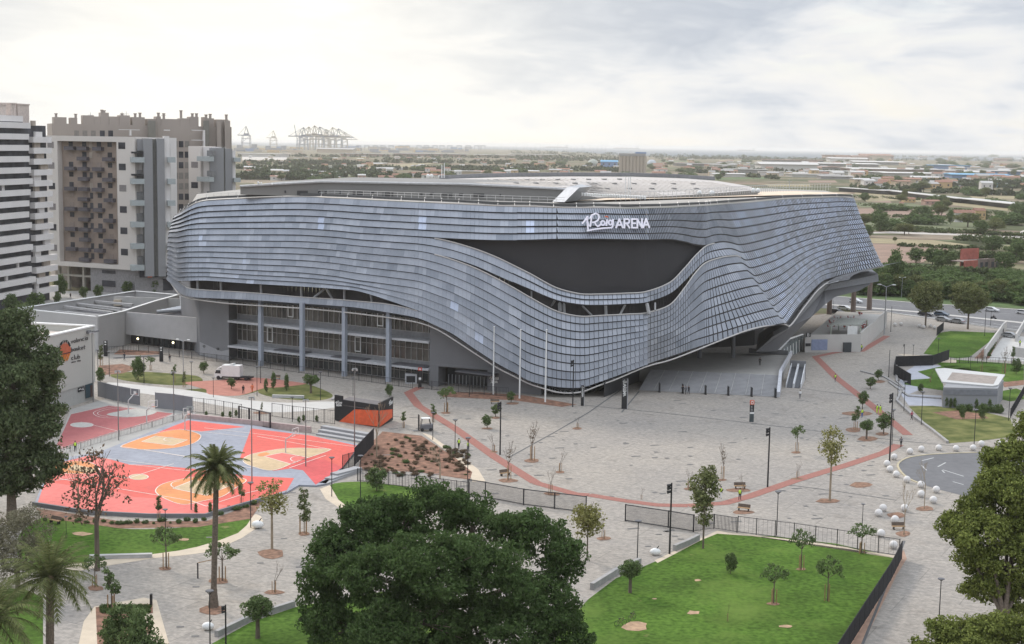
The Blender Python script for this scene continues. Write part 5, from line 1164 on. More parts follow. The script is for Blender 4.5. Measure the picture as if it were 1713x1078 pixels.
# retaining wall at the front of the court and the upper kerb with steps
struct('court_wall', strip('w', [(55, 846), (150, 861), (250, 866), (343, 866), (440, 838)], .35, M_concd, -.0, .55), M_concd)
struct('court_kerb', strip('w', [(315, 702), (425, 713), (520, 724)], .5, M_conc, 0, 1.1), mat('pink_kerb', (.42, .33, .31), .85))
for k in range(3): struct('terrace_step', strip('w', [(532 + k * 4, 727.5 - k * 3.2), (613 + k * 2, 741 - k * 3.2)], 1.2, M_conc, 0, .3 + .35 * k), M_step)
for k in range(3): struct('terrace_step', strip('w', [(540 + k * 9, 811 - k * 5.5), (580 + k * 10, 795 - k * 3)], 1.4, M_conc, 0, .25 + .25 * k), M_step)
# older dark red court on the left
sheet('old_court_base', [(60, 775), (95, 750), (118, 685), (175, 668), (240, 680), (330, 690), (300, 706), (165, 757), (100, 768)], mat('old_court_grey', (.33, .32, .30), .85, var=.08, scale=.3), .016)
sheet('old_court_surface', [(95, 745), (119, 693), (182, 678.5), (215, 682), (262, 689), (291, 692), (262, 704), (200, 722), (103, 752)], C_dred, .024)
sheet('old_court_key', smooth([(178, 694), (200, 688), (228, 684), (262, 688), (248, 695), (212, 698)], 3), mat('old_court_pale', (.38, .37, .34), .85), .030)
sheet('old_court_circle', circ(137, 711, 19, 4.2, 0, 345, 18), mat('old_court_pale', (.38, .37, .34)), .031)
mb = MB()
for pl in (smooth([(230, 684), (190, 681), (160, 688), (158, 694), (175, 699), (215, 699)], 3, False), smooth([(225, 686), (192, 683.5), (166, 689), (165, 694), (180, 697)], 3, False), [(135, 706), (200, 722)], circ(137, 711, 19, 4.2, 0, 360, 20), [(119, 693), (182, 679), (291, 692), (103, 752)]):
    pp = [G(x, y, .042) for x, y in pl]
    for p, q in zip(pp[:-1], pp[1:]):
        t = (q - p)
        if t.length < .05: continue
        t.normalize(); s_ = Vector((-t.y, t.x, 0)) * .07; mb.quad(p - s_, q - s_, q + s_, p + s_)
struct('old_court_lines', mb, mat('old_line', (.55, .48, .45), .8))
# ================================================================== FENCES, WALLS
def fence(name, pix, h, label, m, step=2.6, bars=.28, rail=True, post=.05, bar=.015, group=None, panel=None, pts=None):
    pts = pts or [G(x, y) for x, y in pix]; root = thing(name, label, 'fence', pts[0], group=group)
    up = Vector((0, 0, 1)); rb = MB(); bb = MB()
    for a, b in zip(pts[:-1], pts[1:]):
        L = (b - a).length; t = (b - a) / L; n_ = max(1, round(L / step))
        if rail:
            for zz in (.12, h - .05): rb.tube(a + up * zz, b + up * zz, post * .8, post * .8, 4)
        if panel: q = Vector((-t.y, t.x, 0)) * .04; bb.hexa([a - q + up * .1, b - q + up * .1, b + q + up * .1, a + q + up * .1], [p + up * h for p in (a - q, b - q, b + q, a + q)])
        elif bars:
            for k in range(int(L / bars)): p = a + t * (k + .5) * bars; bb.hexa([p + Vector((-bar, 0, .12)), p + Vector((bar, 0, .12)), p + Vector((0, bar * 1.7, .12))], [p + Vector((-bar, 0, h - .06)), p + Vector((bar, 0, h - .06)), p + Vector((0, bar * 1.7, h - .06))])
        for k in range(n_ + 1):
            if k == n_ and b is not pts[-1]: continue
            p = a + t * L * k / n_; mb = MB(); mb.box(p.x - post, p.x + post, p.y - post, p.y + post, 0, h + .04); part('post', mb, m, root, world=True)
    if rb.v: part('rails', rb, m, root, world=True)
    if bb.v: part('infill', bb, panel or m, root, world=True)
    return root
M_net = mat('black_net', (.016, .016, .018), .9, var=.3, scale=3)
M_gp = mat('grey_board', (.20, .205, .22), .7, var=.06, scale=.4)
fence('mesh_fence', [(784, 828), (812, 833), (876, 845), (980, 858)], 2.4, 'long dark railing fence on the plaza right behind the big dark tree', M_dark, 6, .17, bar=.022, post=.09)
fence('mesh_fence', [(1046, 872), (1118, 883), (1160, 890)], 2.4, 'dark railing gate leaf on the plaza left of the tall mottled tree', M_dark, 6, .16, bar=.024, post=.09)
fence('mesh_fence', [(1160, 890), (1194, 885), (1232, 891)], 2.1, 'short double layer of dark railings behind the tall mottled tree', M_dark, 3, .2, bar=.035)
fence('mesh_fence', [(1234, 891), (1265, 895), (1328, 903), (1400, 914), (1504, 931)], 2.3, 'thin open fence along the upper edge of the big right lawn', M_dark, 2.9, .6, bar=.012)
fence('screen_fence', [(1508, 936), (1490, 972), (1400, 1115), (1340, 1215)], 2.4, 'solid black screened fence running down the right side of the big lawn', M_dark, 3, 0, panel=M_net, group=None)
fence('railing', [(598, 805), (650, 812), (720, 820), (785, 829)], 2.0, 'dark railing between the brown planting bed and the big dark tree', M_dark, 2.6, .25, bar=.03)
fence('screen_fence', [(593, 780), (625, 745)], 3.0, 'black screened fence at the right corner of the pink court', M_dark, 3, 0, panel=M_net)
fence('railing', [(573, 786), (594, 780)], 2.4, 'short dark railing at the lower right corner of the pink court', M_dark, 2, .2, bar=.03)
fence('railing', [(455, 697), (490, 702), (560, 710)], 2.6, 'dark open fence between the pink court and the black kiosk', M_dark, 2.6, .5, bar=.012)
fence('railing', [(400, 706), (452, 718)], 3.0, 'dark gate frame at the top edge of the pink court', M_dark, 3, .5, bar=.02, post=.14)
fence('railing', [(322, 690), (360, 694), (404, 702)], 2.9, 'dark fence above the planter at the top left edge of the pink court', M_dark, 2.4, .5, bar=.012)
fence('board_fence', [(164, 664), (190, 671), (234, 679)], 3.2, 'grey boarded fence beside the teal door of the club hall', M_concd, 3, 0, panel=M_gp)
fence('board_fence', [(260, 684), (292, 687), (322, 692)], 3.2, 'grey boarded fence behind the basketball hoop of the dark red court', M_concd, 3, 0, panel=M_gp)
fence('picket_railing', [(100, 762), (200, 731), (322, 697)], 1.2, 'pale picket railing between the dark red and the pink court', mat('pale_picket', (.40, .38, .36), .6), 3, .4, bar=.05)
fence('railing', [(384, 608), (500, 624), (600, 637), (690, 650)], 1.6, 'long dark fence in front of the glazed storeys of the arena', M_dark, 4, .5, bar=.02)
fence('railing', [(700, 650), (790, 659), (850, 664)], 1.9, 'dark fence in front of the arena side entrance', M_dark, 3, .3, bar=.03)
fence('railing', [(180, 592), (232, 588), (300, 598), (384, 608)], 1.7, 'dark fence in front of the low annex wing', M_dark, 4, .4, bar=.03)
fence('screen_fence', [(1523, 645), (1495, 628), (1498, 614), (1560, 612), (1587, 602)], 2.6, 'bent black screened fence left of the pointed white roof', M_dark, 3, 0, panel=M_net)
fence('screen_fence', [(1647, 600), (1681, 553)], 1.2, 'black fence topped with reddish climbers beside the walled yard', M_dark, 3, 0, panel=M_net)
fence('screen_fence', [(1567, 562), (1578, 553)], 2.4, 'small black gate beside the avenue at the top of the upper lawn', M_dark, 3, 0, panel=M_net)
fence('railing', [(1590, 608), (1650, 608), (1713, 612)], 1.6, 'thin dark fence across the lawns behind the pavilion', M_dark, 2.6, .6, bar=.015)
fence('railing', [(1690, 700), (1713, 660), (1740, 620)], 2.0, 'dark fence down the slope at the far right beside the pavilion', M_dark, 2.6, .3, bar=.03)
# ================================================================== KIOSK
ka, kb, kc = G(559.5, 704), G(634, 716), G(657.5, 704); kv, kv2 = VP(ka, kb), VP(kb, kc)
kiosk = thing('kiosk', 'black kiosk container with an orange diagonal panel and white lettering beside the pink court', 'kiosk', ka)
kh = kv(560, 661).z; Lk, Lk2 = (kb - ka).length, (kc - kb).length
kd = ka + (kc - kb); mb = MB(); mb.prism([V3(ka, 0), V3(kb, 0), V3(kc, 0), V3(kd, 0)], .15, kh * .62); part('body', mb, M_black, kiosk, world=True)
mb = MB(); wbox(mb, kv, 0, Lk * .18, kh * .62, kh, -.3, 0); wbox(mb, kv, Lk * .18, Lk, kh * .62, kh * .86, -.3, 0); wbox(mb, kv2, .31, Lk2, kh * .62, kh * .93, -.3, 0); part('upper_screen', mb, M_black, kiosk, world=True)
mb = MB(); mb.prism([V3(ka, 0), V3(kb, 0), V3(kc, 0), V3(kd, 0)], kh * .63, kh * .68); part('roof', mb, mat('kiosk_roof', (.13, .12, .12), .8), kiosk, world=True)
mb = MB(); mb.slab(*[kv(x, y, .02) for x, y in ((567, 706), (633, 714), (633, 687), (593, 685))], kv.n * .06); mb.slab(*[kv2(x, y, .02) for x, y in ((635, 714.5), (656, 698), (656, 685), (635, 687))], kv2.n * .06); part('orange_panel', mb, mat('kiosk_orange', (.66, .11, .04), .5), kiosk, world=True)
mb = MB(); strokes(mb, ROIG, lambda x, y: kv(561 + (x - 360) / 255 * 11, 671 + (y - 135) / 140 * 5.5, .06), 16, .05); strokes(mb, ARENA_, lambda x, y: kv(562.5 + (x - 638) / 272 * 9, 677 + (y - 180) / 70 * 2.6, .06), 16, .05)
strokes(mb, ROIG, lambda x, y: kv2(650.5 + (x - 360) / 255 * 6, 671 + (y - 135) / 140 * 8 - (x - 360) / 255 * 3, .06), 16, .05); part('lettering', mb, M_white, kiosk, world=True)
# ================================================================== VEHICLES
def make_car():
    r = thing('car', 'car', 'car'); L, Wd = 4.4, 1.8
    prof = [(-2.2, .35), (-2.2, .85), (-1.9, 1.0), (-1.45, 1.42), (.35, 1.45), (1.15, .98), (2.0, .82), (2.2, .6), (2.2, .35)]
    mb = MB(); mb.hexa([(x, -.9, z) for x, z in prof], [(x, .9, z) for x, z in prof]); part('body', mb, mat('car_paint', (.62, .62, .62), .3, .1, var=.03), r)
    gl_ = [(-1.75, 1.0), (-1.38, 1.36), (.30, 1.39), (.98, 1.0)]
    mb = MB(); mb.hexa([(x, -.92, z) for x, z in gl_], [(x, .92, z) for x, z in gl_]); part('windows', mb, M_glass, r)
    for x in (-1.35, 1.35):
        for y in (-.86, .86):
            mb = MB(); mb.tube((x, y - .1, .33), (x, y + .1, .33), .33, .33, 14); w = part('wheel', mb, mat('tyre', (.02, .02, .02), .9), r)
            mb = MB(); mb.tube((x, y - .12, .33), (x, y + .12, .33), .19, .19, 10); part('rim', mb, M_steel, w)
    for y in (-.6, .6):
        mb = MB(); mb.box(2.17, 2.23, y - .18, y + .18, .62, .76); part('headlight', mb, M_white, r)
        mb = MB(); mb.box(-2.23, -2.17, y - .18, y + .18, .7, .85); part('taillight', mb, M_red, r)
    return r
K_car = Kind(make_car)
rdir = math.atan2((G(1713, 540) - G(1407, 510)).y, (G(1713, 540) - G(1407, 510)).x)
M_cars = {'silver': mat('car_silver', (.33, .34, .35), .3, .5), 'black': mat('car_black', (.03, .03, .035), .3, .2), 'blue': mat('car_slate', (.10, .13, .17), .3, .3)}
def recolour(r, m):
    for c in r.children:
        if c.name.split('.')[0] == 'body':
            c.data = c.data.copy(); c.data.materials[0] = m
for x, y, s, m, l in ((1431, 507, 1, None, 'white car on the avenue seen between the two rusty support columns'), (1413, 519, 1, None, 'white car on the near lanes just left of the terrace columns'), (1659, 521.5, 1, None, 'white car driving on the avenue right of the second roundish tree'),
                      (1712, 526, 1, None, 'white car cut off by the right edge of the photo'), (1575, 529, 1, 'blue', 'dark car on the avenue between the two roundish trees'), (1600, 541, -1, 'silver', 'silver car parked by the kerb below the second roundish tree'), (1578, 538, 1, 'silver', 'grey van like car parked at the gap between the two roundish trees'), (1548, 529, 1, 'black', 'black car half hidden under the left roundish tree'), (1690, 565, 1, 'silver', 'silver car parked inside the walled yard'), (1400, 525, 1, 'black', 'dark car partly hidden behind the terrace building')):
    r = K_car.put(G(x, y), rdir + (math.pi if s < 0 else 0), 1.05, l)
    if m: recolour(r, M_cars[m])
def make_moto():
    r = thing('motorcycle', 'dark motorcycle with rider on the avenue', 'motorcycle')
    for x in (-.7, .7):
        mb = MB(); mb.tube((x, -.07, .32), (x, .07, .32), .32, .32, 14); part('wheel', mb, M_black, r)
    mb = MB(); mb.hexa([(-.8, -.15, .5), (.5, -.15, .45), (.5, .15, .45), (-.8, .15, .5)], [(-.9, -.2, .85), (.3, -.2, .95), (.3, .2, .95), (-.9, .2, .85)]); mb.tube((.45, 0, .5), (.65, 0, 1.1), .05, .05, 6); part('body', mb, M_dark, r)
    return r
mo = make_moto(); mo.location = G(1662, 534.5); mo.rotation_euler = (0, 0, rdir)
# box van on the far left path
def make_van():
    r = thing('box_van', 'white box van parked behind the red brick path', 'van')
    mb = MB(); mb.box(-2.2, 1.9, -1.1, 1.1, .8, 3.2); part('cargo_box', mb, M_white, r)
    mb = MB(); pf = [(-3.9, .5), (-3.9, 1.3), (-3.5, 2.2), (-2.25, 2.3), (-2.25, .5)]; mb.hexa([(x, -1.0, z) for x, z in pf], [(x, 1.0, z) for x, z in pf]); part('cab', mb, M_white, r)
    mb = MB(); pf = [(-3.8, 1.35), (-3.5, 2.1), (-2.5, 2.1), (-2.5, 1.35)]; mb.hexa([(x, -1.02, z) for x, z in pf], [(x, 1.02, z) for x, z in pf]); part('windows', mb, M_glass, r)
    mb = MB(); mb.box(-3.6, 4.4, -.9, .9, .45, .78); part('chassis', mb, M_dark, r)
    mb = MB(); mb.hexa([(-3.4, -.9, 2.35), (.2, -.9, 3.25), (.2, .9, 3.25), (-3.4, .9, 2.35)], [(-3.2, -.9, 2.6), (.2, -.9, 3.6), (.2, .9, 3.6), (-3.2, .9, 2.6)]); part('wind_deflector', mb, M_white, r)
    for x in (-3.0, 1.0, 3.3):
        for y in (-.95, .95):
            mb = MB(); mb.tube((x, y - .13, .42), (x, y + .13, .42), .42, .42, 14); part('wheel', mb, M_black, r)
    return r
v_ = make_van(); v_.location = G(390, 635); v_.rotation_euler = (0, 0, -.15)
# forklift
def make_forklift():
    r = thing('forklift', 'dark forklift parked at the corner of the brown planting bed', 'forklift')
    mb = MB(); mb.hexa([(-1, -.6, .3), (1.2, -.6, .3), (1.2, .6, .3), (-1, .6, .3)], [(-1, -.6, 1.1), (1.2, -.6, 1.3), (1.2, .6, 1.3), (-1, .6, 1.1)]); part('body', mb, mat('forklift_grey', (.14, .14, .15), .5), r)
    for x in (-.9, .9):
        for y in (-.5, .5): mb = MB(); mb.tube((x, y, 1.1), (x * .7, y, 2.3), .05, .05, 5); part('cage_post', mb, M_dark, r)
    mb = MB(); mb.box(-.8, .8, -.6, .6, 2.3, 2.4); part('cage_roof', mb, M_white, r)
    for y in (-.4, .4): mb = MB(); mb.box(-1.35, -1.2, y - .1, y + .1, .1, 3.0); part('mast', mb, M_black, r)
    for y in (-.3, .3): mb = MB(); mb.box(-2.3, -1.36, y - .06, y + .06, .1, .18); part('fork', mb, M_steel, r)
    for x in (-.7, .85):
        for y in (-.6, .6): mb = MB(); mb.tube((x, y - .1, .32), (x, y + .1, .32), .32, .32, 12); part('wheel', mb, M_black, r)
    return r
f_ = make_forklift(); f_.location = G(712, 721); f_.rotation_euler = (0, 0, .2)
# ================================================================== VEGETATION
def leaf_mesh(name, cen, size, seed, m, droop=0.0, aspect=.55, outward=None):
    """one small bent leaf card per centre"""
    rg = np.random.default_rng(seed); n = len(cen); cen = np.asarray(cen)
    a = rg.normal(size=(n, 3)); a[:, 2] -= droop
    a /= np.linalg.norm(a, axis=1)[:, None]; b = rg.normal(size=(n, 3))
    if outward is not None: b = b * .5 + np.cross(a, outward + rg.normal(size=(n, 3)) * .6)
    b -= (b * a).sum(1)[:, None] * a; b /= np.linalg.norm(b, axis=1)[:, None] + 1e-9
    s = (size * rg.uniform(.6, 1.35, n))[:, None]; a = a * s * .5; b = b * s * .5 * aspect
    v = np.stack([cen - a, cen + b, cen + a, cen - b], 1).reshape(-1, 3)
    me = bpy.data.meshes.new(name); me.vertices.add(4 * n); me.vertices.foreach_set('co', v.ravel().astype(np.float32))
    me.loops.add(4 * n); me.loops.foreach_set('vertex_index', np.arange(4 * n, dtype=np.int32))
    me.polygons.add(n); me.polygons.foreach_set('loop_start', np.arange(0, 4 * n, 4, dtype=np.int32)); me.polygons.foreach_set('loop_total', np.full(n, 4, dtype=np.int32))
    me.materials.append(m); me.update(); me.validate(); return me
def crown_pts(blobs, nclump, nleaf, cr_, seed, fill=.55):
    rg = np.random.default_rng(seed); B = np.array(blobs, float); vol = (B[:, 3] * B[:, 4] * B[:, 5]) ** .8; pr_ = vol / vol.sum()
    k = rg.choice(len(B), nclump, p=pr_); d_ = rg.normal(size=(nclump, 3)); d_ /= np.linalg.norm(d_, axis=1)[:, None]
    r = rg.uniform(fill, 1.0, nclump) ** .6; cc = B[k, :3] + d_ * B[k, 3:] * r[:, None]
    sz = cr_ * rg.uniform(.55, 1.35, nclump)
    q = rg.normal(size=(nclump, nleaf, 3)); q /= np.linalg.norm(q, axis=2)[:, :, None]; q *= (rg.uniform(.35, 1, (nclump, nleaf, 1)) ** .5)
    p = cc[:, None, :] + q * sz[:, None, None] * np.array([1, 1, .72])
    out = (q + d_[:, None, :] * .8).reshape(-1, 3)
    return p.reshape(-1, 3), out
def branch(mb, p, d_, L, r, depth, rg, ends, spread=.6, n=6):
    q = Vector(p) + Vector(d_).normalized() * L; mb.tube(p, q, r, r * .68, n, cap=False)
    if depth == 0: ends.append(q); return
    for k in range(rg.choice((2, 3))):
        nd = Vector(d_).normalized() + Vector((rg.uniform(-1, 1), rg.uniform(-1, 1), rg.uniform(-.25, .8))) * spread
        branch(mb, q, nd, L * rg.uniform(.6, .85), r * .62, depth - 1, rg, ends, spread, 5)
# ---- big dark tree in the foreground
def big_tree(name, label, base, blobs, nclump, nleaf, cr_, leaf, m, seed, trunk_h, trunk_r, bark=None, nlimb=7, group=None, fill=.6, droop=0.0, cat='tree'):
    r = thing(name, label, cat, base, group=group); bark = bark or M_bark; rg = random.Random(seed)
    mb = MB(); mb.tube((0, 0, -.1), (0, 0, trunk_h), trunk_r * 1.25, trunk_r * .8, 12)
    for b in rg.sample(blobs, min(nlimb, len(blobs))):
        c = Vector(b[:3]); mid = Vector((0, 0, trunk_h * .95)).lerp(c, .5) + Vector((0, 0, rg.uniform(-.5, .5))); mb.tube((0, 0, trunk_h * .9), mid, trunk_r * .55, trunk_r * .33, 8); mb.tube(mid, c, trunk_r * .33, trunk_r * .15, 6)
        for k in range(4): e = c + Vector((rg.uniform(-1, 1) * b[3], rg.uniform(-1, 1) * b[4], rg.uniform(-.3, .9) * b[5])) * .7; mb.tube(c.lerp(mid, .3), e, trunk_r * .14, trunk_r * .05, 5)
    part('trunk', mb, bark, r)
    lob = []
    for b in blobs:                                  # each big lobe carries smaller lobes so the crown is lumpy
        lob.append((b[0], b[1], b[2], b[3] * .72, b[4] * .72, b[5] * .72))
        for k in range(7):
            a = rg.uniform(0, 6.28); e = rg.uniform(-.35, 1.2); q = rg.uniform(.28, .46)
            lob.append((b[0] + b[3] * .72 * math.cos(a) * math.cos(e), b[1] + b[4] * .72 * math.sin(a) * math.cos(e), b[2] + b[5] * .72 * math.sin(e), b[3] * q, b[4] * q, b[5] * q))
    p, out = crown_pts(lob, nclump, nleaf, cr_, seed, fill)
    p = p[p[:, 2] > .6]; out = out[:len(p)]
    o = link('crown', leaf_mesh('crown', p, leaf, seed, m, droop, outward=out), r); return r
def blobs_px(bp, d0, base):
    """crown lobes given by picture position, radius in pixels and depth offset"""
    o = []
    for x, y, rx, ry, dd in bp:
        c = D(x, y, d0 + dd) - Vector(base); k = (d0 + dd) / FPX; o.append((c.x, c.y, c.z, rx * k, (rx + ry) * .5 * k, ry * k))
    return o
bs = Vector((D(745, 1000, 140).x, 140, 0))
fb_ = [(560, 935, 62, 60, -1), (610, 885, 60, 50, 2), (655, 875, 60, 55, 5), (725, 860, 66, 56, 3), (790, 880, 55, 50, 5), (850, 890, 50, 45, 3), (905, 905, 55, 60, 0), (945, 950, 40, 55, -2), (535, 1000, 45, 60, 0), (565, 1060, 60, 60, -3),
       (640, 970, 80, 70, -7), (730, 950, 90, 75, -9), (830, 970, 85, 75, -8), (920, 1010, 60, 65, -5), (940, 1070, 50, 55, -4), (700, 1050, 110, 70, -10), (840, 1060, 100, 70, -9), (600, 1110, 90, 60, -5), (760, 1120, 140, 60, -8), (900, 1120, 70, 50, -4), (955, 1040, 30, 30, 0), (515, 1040, 22, 25, 0)]
big_tree('broadleaf_tree', 'very large dense dark green tree in the centre foreground', bs, blobs_px(fb_, 140, bs), 3600, 60, .80, .34, L_dark, 3, 6, .7, nlimb=10, fill=.70)
# left tall tree
bs = G(20, 868); dl = bs.y
fb_ = [(30, 560, 42, 45, 0), (60, 620, 42, 45, 0), (20, 640, 60, 60, -3), (75, 700, 38, 50, 0), (30, 720, 60, 60, -3), (55, 780, 50, 50, -2), (-20, 600, 60, 80, 0), (5, 800, 50, 48, 0), (-30, 720, 60, 80, 0), (85, 650, 22, 30, 1), (60, 565, 20, 20, 2)]
big_tree('eucalyptus_tree', 'tall drooping grey green tree filling the left edge beside the courts', bs, blobs_px(fb_, dl, bs), 1500, 55, 1.0, .46, leafmat('leaf_eucalyptus', (.05, .07, .03), (.14, .175, .085), .28), 8, 6, .6, nlimb=8, fill=.6, droop=.8)
# right side plane trees
bs = G(1675, 1120); dr = bs.y
fb_ = [(1690, 770, 42, 45, 2), (1665, 810, 45, 45, 0), (1640, 850, 40, 35, 0), (1605, 890, 40, 30, 0), (1590, 870, 18, 14, 0), (1650, 900, 60, 45, -4), (1700, 860, 50, 60, -2), (1690, 940, 60, 50, -5), (1625, 935, 38, 30, -2), (1650, 985, 45, 35, -3), (1705, 1000, 40, 50, -3), (1720, 720, 20, 25, 3), (1660, 765, 20, 16, 1), (1740, 880, 50, 90, 0)]
big_tree('plane_tree', 'large yellowish green tree at the right edge, the upper one, over the roundabout', bs, blobs_px(fb_, dr + 6, bs), 1900, 55, .75, .32, L_plane, 12, 6, .5, nlimb=9, fill=.6)
bs = G(1640, 1210); 
fb_ = [(1580, 1060, 32, 25, 0), (1620, 1055, 40, 28, 0), (1670, 1050, 45, 28, 0), (1710, 1060, 40, 30, 0), (1600, 1095, 60, 30, -2), (1680, 1100, 60, 35, -2), (1545, 1085, 25, 16, 0)]
big_tree('plane_tree', 'lower yellowish green tree cropped by the bottom right corner', bs, blobs_px(fb_, bs.y, bs), 700, 50, .6, .30, L_plane, 14, 5, .4, fill=.6)
# second rows of dark foliage: grey shrubby tree at the lower left
bs = G(30, 985)
fb_ = [(40, 870, 34, 32, 0), (15, 900, 40, 45, 0), (65, 905, 30, 32, 0), (35, 930, 50, 36, -2), (-15, 930, 40, 50, 0), (20, 960, 45, 26, -2)]
big_tree('grey_shrub_tree', 'dusty grey olive tree at the lower left behind the palms', bs, blobs_px(fb_, bs.y, bs), 330, 40, .9, .24, L_grey, 21, 2, .25, nlimb=6, fill=.3)
# ---- variants for small trees (unit height 1 m, scaled)
def crown_kind(nm, blobs, nc, nl, cr_, leaf, m, seed, th, tr, cat='young tree', stakes=False, bare=0, bark=None, fill=.3, spread=.5, droop=0.0):
    def mk():
        r = thing(nm, nm.replace('_', ' '), cat); rg = random.Random(seed); mb = MB(); ends = []
        mb.tube((0, 0, -.02), (0, 0, th), tr, tr * .75, 7)
        if bare:
            for k in range(3): branch(mb, (0, 0, th * (.7 + .15 * k)), (rg.uniform(-.6, .6), rg.uniform(-.6, .6), 1), (1 - th) * .36, tr * .5, bare - 1, rg, ends, spread)
        else:
            for k in range(5): b = blobs[k % len(blobs)]; mb.tube((0, 0, th * .8), (b[0] + rg.uniform(-.5, .5) * b[3], b[1] + rg.uniform(-.5, .5) * b[4], b[2] + rg.uniform(-.2, .6) * b[5]), tr * .5, tr * .15, 5)
        part('trunk', mb, bark or M_bark, r)
        if stakes:
            for k in range(3):
                a = k * 2.1 + .4; x, y = .075 * math.cos(a), .075 * math.sin(a); mb = MB(); mb.tube((x, y, 0), (x, y, .36), .013, .013, 5); s_ = part('stake', mb, M_wood, r)
        if blobs and nc:
            p, out = crown_pts(blobs, nc, nl, cr_, seed, fill)
            link('crown', leaf_mesh('crown', p, leaf, seed, m, droop, outward=out), r)
        elif ends and m:
            c = np.array([tuple(e) for e in ends]); c = np.repeat(c, 5, 0) + np.random.default_rng(seed).normal(size=(len(c) * 5, 3)) * .03
            link('crown', leaf_mesh('crown', c, leaf, seed, m), r)
        return r
    return Kind(mk)
K = {
 'palmy': crown_kind('young_tree', [(0, 0, .74, .40, .40, .13), (.14, 0, .88, .17, .17, .09), (-.28, .1, .66, .15, .15, .08), (.24, -.14, .64, .15, .15, .08)], 38, 20, .07, .06, L_mid, 31, .62, .018, stakes=True, fill=.2, droop=.6),
 'leafy': crown_kind('young_tree', [(0, 0, .62, .17, .17, .22), (.05, .03, .84, .11, .11, .15), (-.06, 0, .5, .13, .13, .12)], 70, 20, .05, .045, L_mid, 32, .5, .016, stakes=True, fill=.2),
 'bush': crown_kind('round_shrub', [(0, 0, .58, .34, .34, .36), (.1, .1, .75, .22, .22, .22), (-.15, 0, .45, .22, .22, .25)], 110, 24, .09, .065, L_mid, 33, .35, .03, cat='shrub', fill=.3),
 'olive': crown_kind('olive_tree', [(0, 0, .68, .38, .36, .24), (.18, .05, .78, .22, .22, .16), (-.2, 0, .70, .22, .22, .18)], 120, 24, .09, .06, L_mid, 34, .45, .06, cat='olive tree', fill=.35),
 'sapling': crown_kind('sapling', [(0, 0, .55, .11, .11, .32), (.02, 0, .82, .07, .07, .17), (-.03, .02, .35, .09, .09, .14)], 60, 18, .05, .042, L_olive, 35, .9, .010, cat='sapling', stakes=True, fill=.1, bark=M_barkp),
 'bare': crown_kind('bare_sapling', [], 0, 0, 0, .02, None, 36, .38, .013, cat='sapling', stakes=True, bare=4, spread=.45),
 'brown': crown_kind('brown_sapling', [(0, 0, .66, .10, .10, .26)], 30, 10, .05, .03, L_red, 37, .5, .013, cat='sapling', stakes=True, bare=4, fill=.1, spread=.35),
 'sparse': crown_kind('sparse_tree', [(0, 0, .70, .15, .15, .26), (.04, 0, .55, .12, .12, .15), (-.05, .02, .84, .08, .08, .12)], 70, 14, .06, .034, L_yell, 38, .55, .014, cat='tree', fill=.1, bark=M_barkp),
 'mottled': crown_kind('mottled_tree', [(0, 0, .74, .19, .19, .19), (.1, 0, .86, .12, .12, .12), (-.12, 0, .62, .13, .13, .12), (.08, .05, .5, .13, .13, .15), (0, 0, .34, .07, .07, .14)], 150, 20, .06, .036, L_round, 39, .8, .012, cat='tree', fill=.1),
 'yellow': crown_kind('yellowing_tree', [(0, 0, .72, .30, .26, .20), (.16, 0, .62, .20, .2, .2), (-.18, 0, .66, .18, .18, .18), (.02, .05, .45, .14, .14, .15)], 120, 18, .07, .045, L_yell, 40, .5, .014, cat='tree', bare=3, fill=.1, spread=.5),
 'dark_sparse': crown_kind('rusty_leaved_tree', [(.02, 0, .78, .22, .22, .20), (.12, 0, .6, .18, .18, .15), (-.10, 0, .56, .16, .16, .16), (-.02, 0, .90, .12, .12, .1)], 75, 13, .07, .030, L_red, 41, .42, .022, cat='tree', bare=4, fill=.05, spread=.45),
 'bare_big': crown_kind('leafless_tree', [], 0, 0, 0, .02, None, 42, .48, .018, cat='tree', bare=5, spread=.55, bark=M_barkp),
 'columnar': crown_kind('columnar_shrub', [(0, 0, .5, .14, .14, .5)], 60, 26, .09, .07, L_mid, 43, .2, .02, cat='shrub', fill=.5),
 'round': crown_kind('street_tree', [(0, 0, .64, .30, .30, .30), (.14, 0, .74, .2, .2, .2), (-.16, .05, .6, .2, .2, .22), (0, -.1, .5, .26, .26, .2)], 170, 36, .095, .045, L_round, 44, .4, .02, cat='tree', fill=.5),
 'darkround': crown_kind('street_tree', [(0, 0, .60, .30, .30, .36), (.14, 0, .72, .2, .2, .2), (-.16, .05, .5, .2, .2, .22), (0, 0, .2, .2, .2, .15)], 120, 32, .10, .06, L_mid, 45, .3, .02, cat='tree', fill=.5),
 'dry': crown_kind('dry_plant', [(0, 0, .42, .55, .5, .40)], 40, 22, .2, .13, L_red, 48, .2, .02, cat='plant', fill=.2),
 'lowbush': crown_kind('low_bush', [(0, 0, .42, .62, .5, .42), (.4, .1, .35, .4, .4, .32), (-.45, 0, .35, .38, .4, .32)], 100, 30, .18, .11, L_bush, 46, .2, .02, cat='bush', fill=.4),
}
